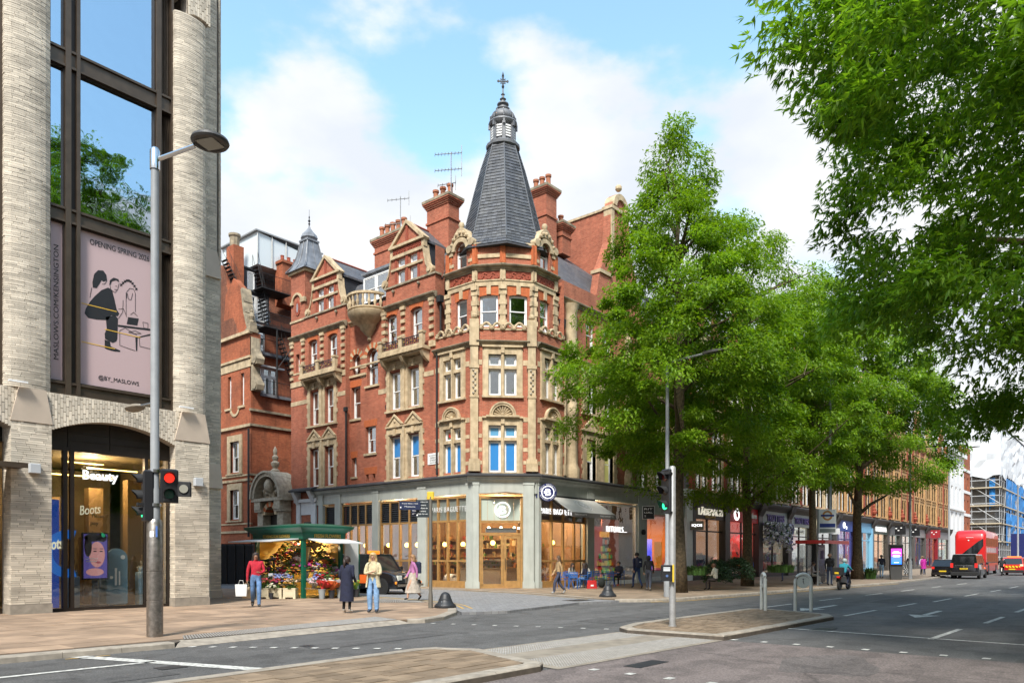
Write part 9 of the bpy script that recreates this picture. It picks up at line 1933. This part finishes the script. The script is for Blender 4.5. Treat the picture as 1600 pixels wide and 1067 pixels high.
tr_=thing('shopping_trolley','black and white checked shopping trolley bag behind the grey-haired man','trolley',(70.6,15.6,0));mb=MB(Tr(70.6,15.6,0));mb.cbox(-.18,.18,-.2,.2,.15,.75,.03);mb.build('bag',BLACKM,tr_)
mb=MB(Tr(70.6,15.6,0))
for i in range(4):
 for j in range(5):
  if(i+j)%2:mb.box(-.186,-.18,-.18+i*.09,-.09+i*.09,.18+j*.11,.29+j*.11);mb.box(-.16+i*.08,-.08+i*.08,-.207,-.2,.18+j*.11,.29+j*.11)
mb.build('check_pattern',LETTERW,tr_);mb=MB(Tr(70.6,15.6,0));mb.tube([(.15,0,.1),(.2,0,1.05)],.015,5)
for y in(-.15,.15):mb.lathe([(0,-.02),(.08,-.02),(.08,.02),(0,.02)],10,T=Tr(.15,y,.08)@Rx(math.pi/2))
mb.build('wheel_frame',BLACK,tr_)
dg_=thing('dog','small tan and white dog standing on the pavement beside the far lamp column','dog',(60.6,14.2,0));mb=MB()
mb.tube([(-.30,0,.36),(-.2,0,.34),(.0,0,.33),(.18,0,.35),(.26,0,.42),(.32,0,.52),(.38,0,.55),(.48,0,.53)],[.05,.10,.105,.12,.085,.075,.07,.035],10)
for x,s_ in((.17,1),(-.22,-1)):
 for y in(-.06,.06):
  if s_>0:mb.tube([(x,y,.33),(x-.02,y,.18),(x,y,.06),(x+.04,y,.015)],[.05,.03,.024,.024],6)
  else:mb.tube([(x,y,.33),(x+.06,y,.22),(x-.05,y,.12),(x-.02,y,.03),(x+.03,y,.015)],[.065,.045,.026,.024,.022],6)
mb.tube([(-.3,0,.38),(-.4,0,.46),(-.42,0,.56)],[.03,.025,.01],6)
for y in(-.05,.05):mb.tube([(.34,y,.6),(.33,y*1.4,.68)],[.03,.008],5)
mb.build('body',mat('tan_fur',(.36,.17,.06),.9,noise=.5,nscale=9,col2=(.6,.52,.42)),dg_,smooth='all');place(dg_,(60.4,14.0,0),RD(150))
mo=thing('moped','black delivery moped with a square box behind the rider','moped',(0,0,0))
for x in(-.6,.62):mb=MB();mb.lathe([(.12,-.05),(.24,-.05),(.26,0),(.24,.05),(.12,.05)],16,T=Tr(x,0,.26)@Rx(math.pi/2));mb.build('wheel',RUBBER,mo)
mb=MB();mb.loft([[(-.75,-.12,.42),(-.75,.12,.42),(-.7,.12,.7),(-.7,-.12,.7)],[(-.1,-.17,.38),(-.1,.17,.38),(-.1,.15,.74),(-.1,-.15,.74)],[(.05,-.17,.28),(.05,.17,.28),(.05,.15,.36),(.05,-.15,.36)],[(.42,-.17,.28),(.42,.17,.28),(.42,.15,.38),(.42,-.15,.38)],[(.52,-.2,.34),(.52,.2,.34),(.46,.12,.98),(.46,-.12,.98)]]);mb.build('body',CARBLK,mo,smooth=True)
mb=MB();mb.cbox(-1.0,-.55,-.23,.23,.78,1.18,.03);mb.build('top_box',BLACKM,mo);mb=MB();mb.tube([(.35,-.3,1.05),(.47,-.15,1.02),(.47,.15,1.02),(.35,.3,1.05)],.018,6);mb.build('handlebar',BLACK,mo);mb=MB();mb.box(-1.01,-1.0,-.1,.1,.84,.94);mb.build('number_plate',PLATEY,mo);lamp(mo,'tail_light',-.8,0,.68,.07,.04,TAIL)
place(mo,(40.9,12.0,-.1),RD(-3));person('moped rider in a teal jacket and white helmet seen from behind',(40.8,12.0,-.15),-3,RIDE,(.02,.24,.32),(.015,.02,.05),BLK,(.35,.42,.42),1.74,fem=False,hairstyle='helmet',baggy=.3)
by=thing('bicycle','bicycle ridden in the road beside the red bus','bicycle',(0,0,0));bike(by,Matrix(),BLACK);place(by,(80.8,10.0,-.1),RD(5));person('cyclist in dark clothes riding beside the red bus',(80.7,10.0,-.1),5,RIDE,BLK,(.02,.02,.03),(.3,.3,.3),(.02,.015,.012),1.76,fem=False,baggy=.15,faced=False)
# trees
def leafmat(name,c,c2,trans=.35):
 m=bpy.data.materials.new(name);m.use_nodes=True;t=m.node_tree;t.nodes.clear();l=t.links.new
 o=t.nodes.new('ShaderNodeOutputMaterial');a=t.nodes.new('ShaderNodeBsdfPrincipled');b=t.nodes.new('ShaderNodeBsdfTranslucent');x=t.nodes.new('ShaderNodeMixShader');x.inputs[0].default_value=trans
 g=t.nodes.new('ShaderNodeNewGeometry');r=t.nodes.new('ShaderNodeMixRGB');r.inputs[1].default_value=(*c,1);r.inputs[2].default_value=(*c2,1);l(g.outputs['Random Per Island'],r.inputs[0])
 n=t.nodes.new('ShaderNodeTexNoise');n.inputs['Scale'].default_value=.55;n.inputs['Detail'].default_value=3;l(g.outputs['Position'],n.inputs['Vector'])
 h=t.nodes.new('ShaderNodeHueSaturation');mr=t.nodes.new('ShaderNodeMapRange');mr.inputs['From Min'].default_value=.3;mr.inputs['From Max'].default_value=.7;mr.inputs['To Min'].default_value=.75;mr.inputs['To Max'].default_value=1.3;l(n.outputs['Fac'],mr.inputs['Value']);l(mr.outputs[0],h.inputs['Value']);l(r.outputs[0],h.inputs['Color'])
 l(h.outputs[0],a.inputs['Base Color']);a.inputs['Roughness'].default_value=.45;a.inputs['Specular IOR Level'].default_value=.35
 h2=t.nodes.new('ShaderNodeMixRGB');h2 .blend_type='MULTIPLY';h2 .inputs[0].default_value=1;h2 .inputs[2].default_value=(1.25,1.25,.5,1);l(h.outputs[0],h2 .inputs[1]);l(h2 .outputs[0],b.inputs[0])
 l(a.outputs[0],x.inputs[1]);l(b.outputs[0],x.inputs[2]);l(x.outputs[0],o.inputs[0]);return m
LEAF=leafmat('plane_leaf',(.10,.215,.010),(.21,.325,.018),.48);LEAF2=leafmat('near_leaf',(.085,.21,.014),(.19,.33,.022),.52);
def mesh_np(name,V,nv,m):
 """V: (k, nv, 3) array of separate leaf faces"""
 k=len(V);me=bpy.data.meshes.new(name);me.vertices.add(k*nv);me.vertices.foreach_set('co',V.reshape(-1).astype('f4'));me.loops.add(k*nv);me.loops.foreach_set('vertex_index',np.arange(k*nv,dtype='i4'));me.polygons.add(k);me.polygons.foreach_set('loop_start',np.arange(0,k*nv,nv,dtype='i4'));me.polygons.foreach_set('loop_total',np.full(k,nv,dtype='i4'));me.materials.append(m);me.update(calc_edges=True);me.validate();return me
def leaves(centres,normals,size,rng,palm=1,wd=.42,spread=.9):
 """leaf quads (or palmate fans of narrow leaflets) at each centre, hanging outward and down"""
 n=len(centres);out_=[]
 az=np.arctan2(normals[:,1],normals[:,0])+rng.normal(0,.9,n);pit=rng.normal(-.35,.5,n)
 for k in range(palm):
  a=az+(k-(palm-1)/2)*spread/max(1,(palm-1)/2)*(1 if palm>1 else 0);pt=pit+rng.normal(0,.15,n)-.12*abs(k-(palm-1)/2)
  d=np.stack([np.cos(a)*np.cos(pt),np.sin(a)*np.cos(pt),np.sin(pt)],1);up=np.stack([rng.normal(0,.35,n),rng.normal(0,.35,n),np.ones(n)],1);s_=np.cross(d,up);s_/=np.linalg.norm(s_,axis=1)[:,None]
  L_=(size*rng.uniform(.5,1.45,n))[:,None];w_=L_*wd/2;nrm=np.cross(s_,d);p=centres
  out_.append(np.stack([p,p+d*L_*.45+s_*w_-nrm*w_*.25,p+d*L_+np.array([0,0,-.12])*L_,p+d*L_*.45-s_*w_-nrm*w_*.25],1))
 return np.concatenate(out_)
def tree(label,base,prof,trunk_r,nb,per,size,m,seed,palm=1,wd=.42,br=(.8,1.5),lean=(0,0),group='plane trees along the pavement',cut=None,singles=0,squash=.55,name='plane_tree',limb_z=None,trunk_top=None):
 """prof: (z, radius) outline of the crown"""
 rng=np.random.default_rng(seed);q=random.Random(seed);t=thing(name,label,'tree',base,group);zs=[p[0]for p in prof];rs=[p[1]for p in prof];z0,z1=zs[0],zs[-1]
 def axis(z):f=z/z1;return(base[0]+lean[0]*f*f,base[1]+lean[1]*f*f)
 wts=[];zz=np.linspace(z0,z1,60);ar=np.interp(zz,zs,rs)**1.5+.05;ar/=ar.sum()
 boughs=[]
 tries=0
 while len(boughs)<nb and tries<nb*20:
  tries+=1;z=rng.choice(zz,p=ar)+rng.uniform(-.3,.3);R_=np.interp(z,zs,rs);a=rng.uniform(0,6.283);rr=R_*(1-.75*rng.random()**2.2)*(1+.13*math.sin(3*a+seed)+.08*math.sin(7*a+z));ax=axis(z);p=np.array([ax[0]+rr*math.cos(a),ax[1]+rr*math.sin(a),z])
  if cut is not None and not cut(p):continue
  boughs.append(p)
 boughs=np.array(boughs);tr=MB();top=trunk_top or z0+(z1-z0)*.75;pts=[(*axis(top*i/9),top*i/9)for i in range(10)]
 pts=[(x+.12*math.sin(i*1.7+seed)*(i>1),y+.12*math.cos(i*1.3+seed)*(i>1),z)for i,(x,y,z)in enumerate(pts)]
 tr.tube(pts,[trunk_r*(1.35 if i==0 else 1.05-.09*i)for i in range(10)],12);tk=tr.build('trunk',BARK,t,smooth='all')
 lz=limb_z or z0*.75
 for i in range(26):
  b=boughs[q.randrange(len(boughs))];zb_=max(lz,min(top*.95,b[2]-q.uniform(.12,.55)*math.hypot(b[0]-base[0],b[1]-base[1])-.5));f=zb_/top*9;k=int(min(8,f));u=f-k;s_=Vector(pts[k]).lerp(Vector(pts[min(9,k+1)]),u);e_=Vector(b);mid=s_.lerp(e_,.5)+Vector((q.uniform(-.3,.3),q.uniform(-.3,.3),q.uniform(.1,.6)));r0=trunk_r*q.uniform(.22,.42)
  lb=MB();lb.tube([s_,s_.lerp(mid,.5)+Vector((0,0,.15)),mid,mid.lerp(e_,.6),e_],[r0,r0*.8,r0*.55,r0*.35,r0*.12],6);lb.build('limb',BARK,t,smooth='all')
  for k2 in range(2):
   w_=mid.lerp(e_,.3+.3*k2);e2=w_+Vector((q.uniform(-1,1),q.uniform(-1,1),q.uniform(.0,.8)))*1.2
   if cut is None or cut(np.array(e2)):lb=MB();lb.tube([w_,w_.lerp(e2,.5),e2],[r0*.3,r0*.2,r0*.08],4);lb.build('twig',BARK,t)
 cs=[];ns=[]
 for b in boughs:
  R_=rng.uniform(*br);k=int(per*rng.uniform(.6,1.4));u=rng.normal(size=(k,3));u/=np.linalg.norm(u,axis=1)[:,None];rad=R_*rng.random(k)**.45;o_=u*rad[:,None];o_[:,2]*=squash
  ax=axis(b[2]);od_=b[:2]-np.array(ax);od_=od_/(np.linalg.norm(od_)+1e-6);o_[:,2]-=.18*(o_[:,0]*od_[0]+o_[:,1]*od_[1]);c=b+o_
  nr=np.concatenate([u[:,:2]*.6+od_*.8,u[:,2:]],1);cs.append(c);ns.append(nr)
 cs=np.concatenate(cs);ns=np.concatenate(ns)
 if cut is not None:kp=np.array([bool(cut(p))for p in cs]);cs,ns=cs[kp],ns[kp]
 V=leaves(cs-np.array(base),ns,size,rng,palm,wd)
 return t,link('crown',mesh_np('crown',V,4,m),t),V
T1,c1,_=tree('nearest plane tree on the far pavement with a tall pointed crown',(30.9,16.2,0),[(5.8,1.5),(6.8,3.8),(8.2,5.0),(10.2,5.2),(12,4.6),(13.5,4.2),(15,3.5),(16.8,2.5),(18.6,1.5),(20,.9),(21.4,.3)],.30,330,470,.155,LEAF,3,br=(.4,1.1),wd=.44,squash=.62)
tree('second plane tree with a broad low crown behind the timber bench',(40.2,16.9,0),[(4.6,2.0),(5.6,4.8),(7.5,6.4),(10,6.6),(13,6.0),(16,4.4),(18.5,2.6),(20.5,.5)],.28,300,470,.17,LEAF,8,br=(.5,1.25),wd=.44,squash=.62)
tree('third plane tree with a bare leaning trunk beside the pale blue shop',(58.4,16.2,0),[(6.2,2.5),(7.2,5.5),(9.5,6.6),(12.5,6.4),(15.5,5.4),(18,3.6),(20,1.0)],.36,270,420,.20,LEAF,15,br=(.6,1.35),lean=(1.6,-.8),wd=.48,squash=.62)
tree('plane tree between the second and third with only its top showing',(49.5,16.4,0),[(7,2.0),(9,4.6),(12,5.2),(15,4.4),(17.5,2.6),(19.5,.6)],.26,150,340,.23,LEAF,21,br=(.7,1.4),wd=.48,squash=.5)
def near_cut(p):return p[2]>4.05+1.4*max(0,math.sin(p[0]*2.1+p[1]*1.3))and(p[0]**2+p[1]**2)>30
NT,nc,NV=tree('great plane tree overhanging the road, its slender leaves filling the upper corner',(18.0,-1.5,0),[(4.0,4.4),(5.2,6.0),(7.5,6.9),(10,7.2),(13,7.2),(17,6.4),(21,5.2),(25,3.2),(28,.8)],.42,900,182,.150,LEAF2,31,palm=5,wd=.25,br=(.55,1.15),cut=near_cut,group='plane trees on the near side of the road',squash=.6,limb_z=3.2)
fw_=np.array([math.cos(RD(40.25)),math.sin(RD(40.25))]);cc=NV.mean(1)+np.array(NT.location);dep=cc[:,:2]@fw_;lat=cc[:,0]*math.sin(RD(40.25))-cc[:,1]*math.cos(RD(40.25));el_=(cc[:,2]-1.6)/dep
vis=(dep>3)&(np.abs(lat/dep)<.68)&(el_<.74);order=np.argsort(np.where(vis,dep,1e9))[:300]
lm=MB();lm.add([(0,0,0),(.45,.12,-.03),(1,0,-.12),(.45,-.12,-.03)],[(0,1,2,3)]);LME=lm.mesh('leaf',LEAF2)
for i in order:
 p0,p1,p2,p3=[Vector(v)for v in NV[i]];x=p2-p0;L_=x.length;x.normalize();y=(p1-p3).normalized();z=x.cross(y).normalized();y=z.cross(x)
 o=link('leaf',LME,nc);o.matrix_local=Matrix(((x.x,y.x,z.x,p0 .x),(x.y,y.y,z.y,p0 .y),(x.z,y.z,z.z,p0 .z),(0,0,0,1)))@Matrix.Diagonal((L_,L_,L_,1))
keep=np.ones(len(NV),bool);keep[order]=False;nc.data=mesh_np('crown',NV[keep],4,LEAF2)
tree('young plane tree across the road, seen mirrored in the store windows',(33.0,-6.0,0),[(6,2),(9,5.5),(13,6.2),(18,5.0),(22,3.0),(26,.5)],.3,130,260,.3,LEAF,44,br=(.9,1.6),wd=.5,group='plane trees on the near side of the road')
wk=thing('pavement_weeds','tuft of green shoots at the foot of the third plane tree','plant',(59.3,15.6,0));link('foliage',frond_mesh('x',160,.45,.9,LEAFG,.8,.05,9).mesh('foliage',LEAFG),wk,kind='stuff')
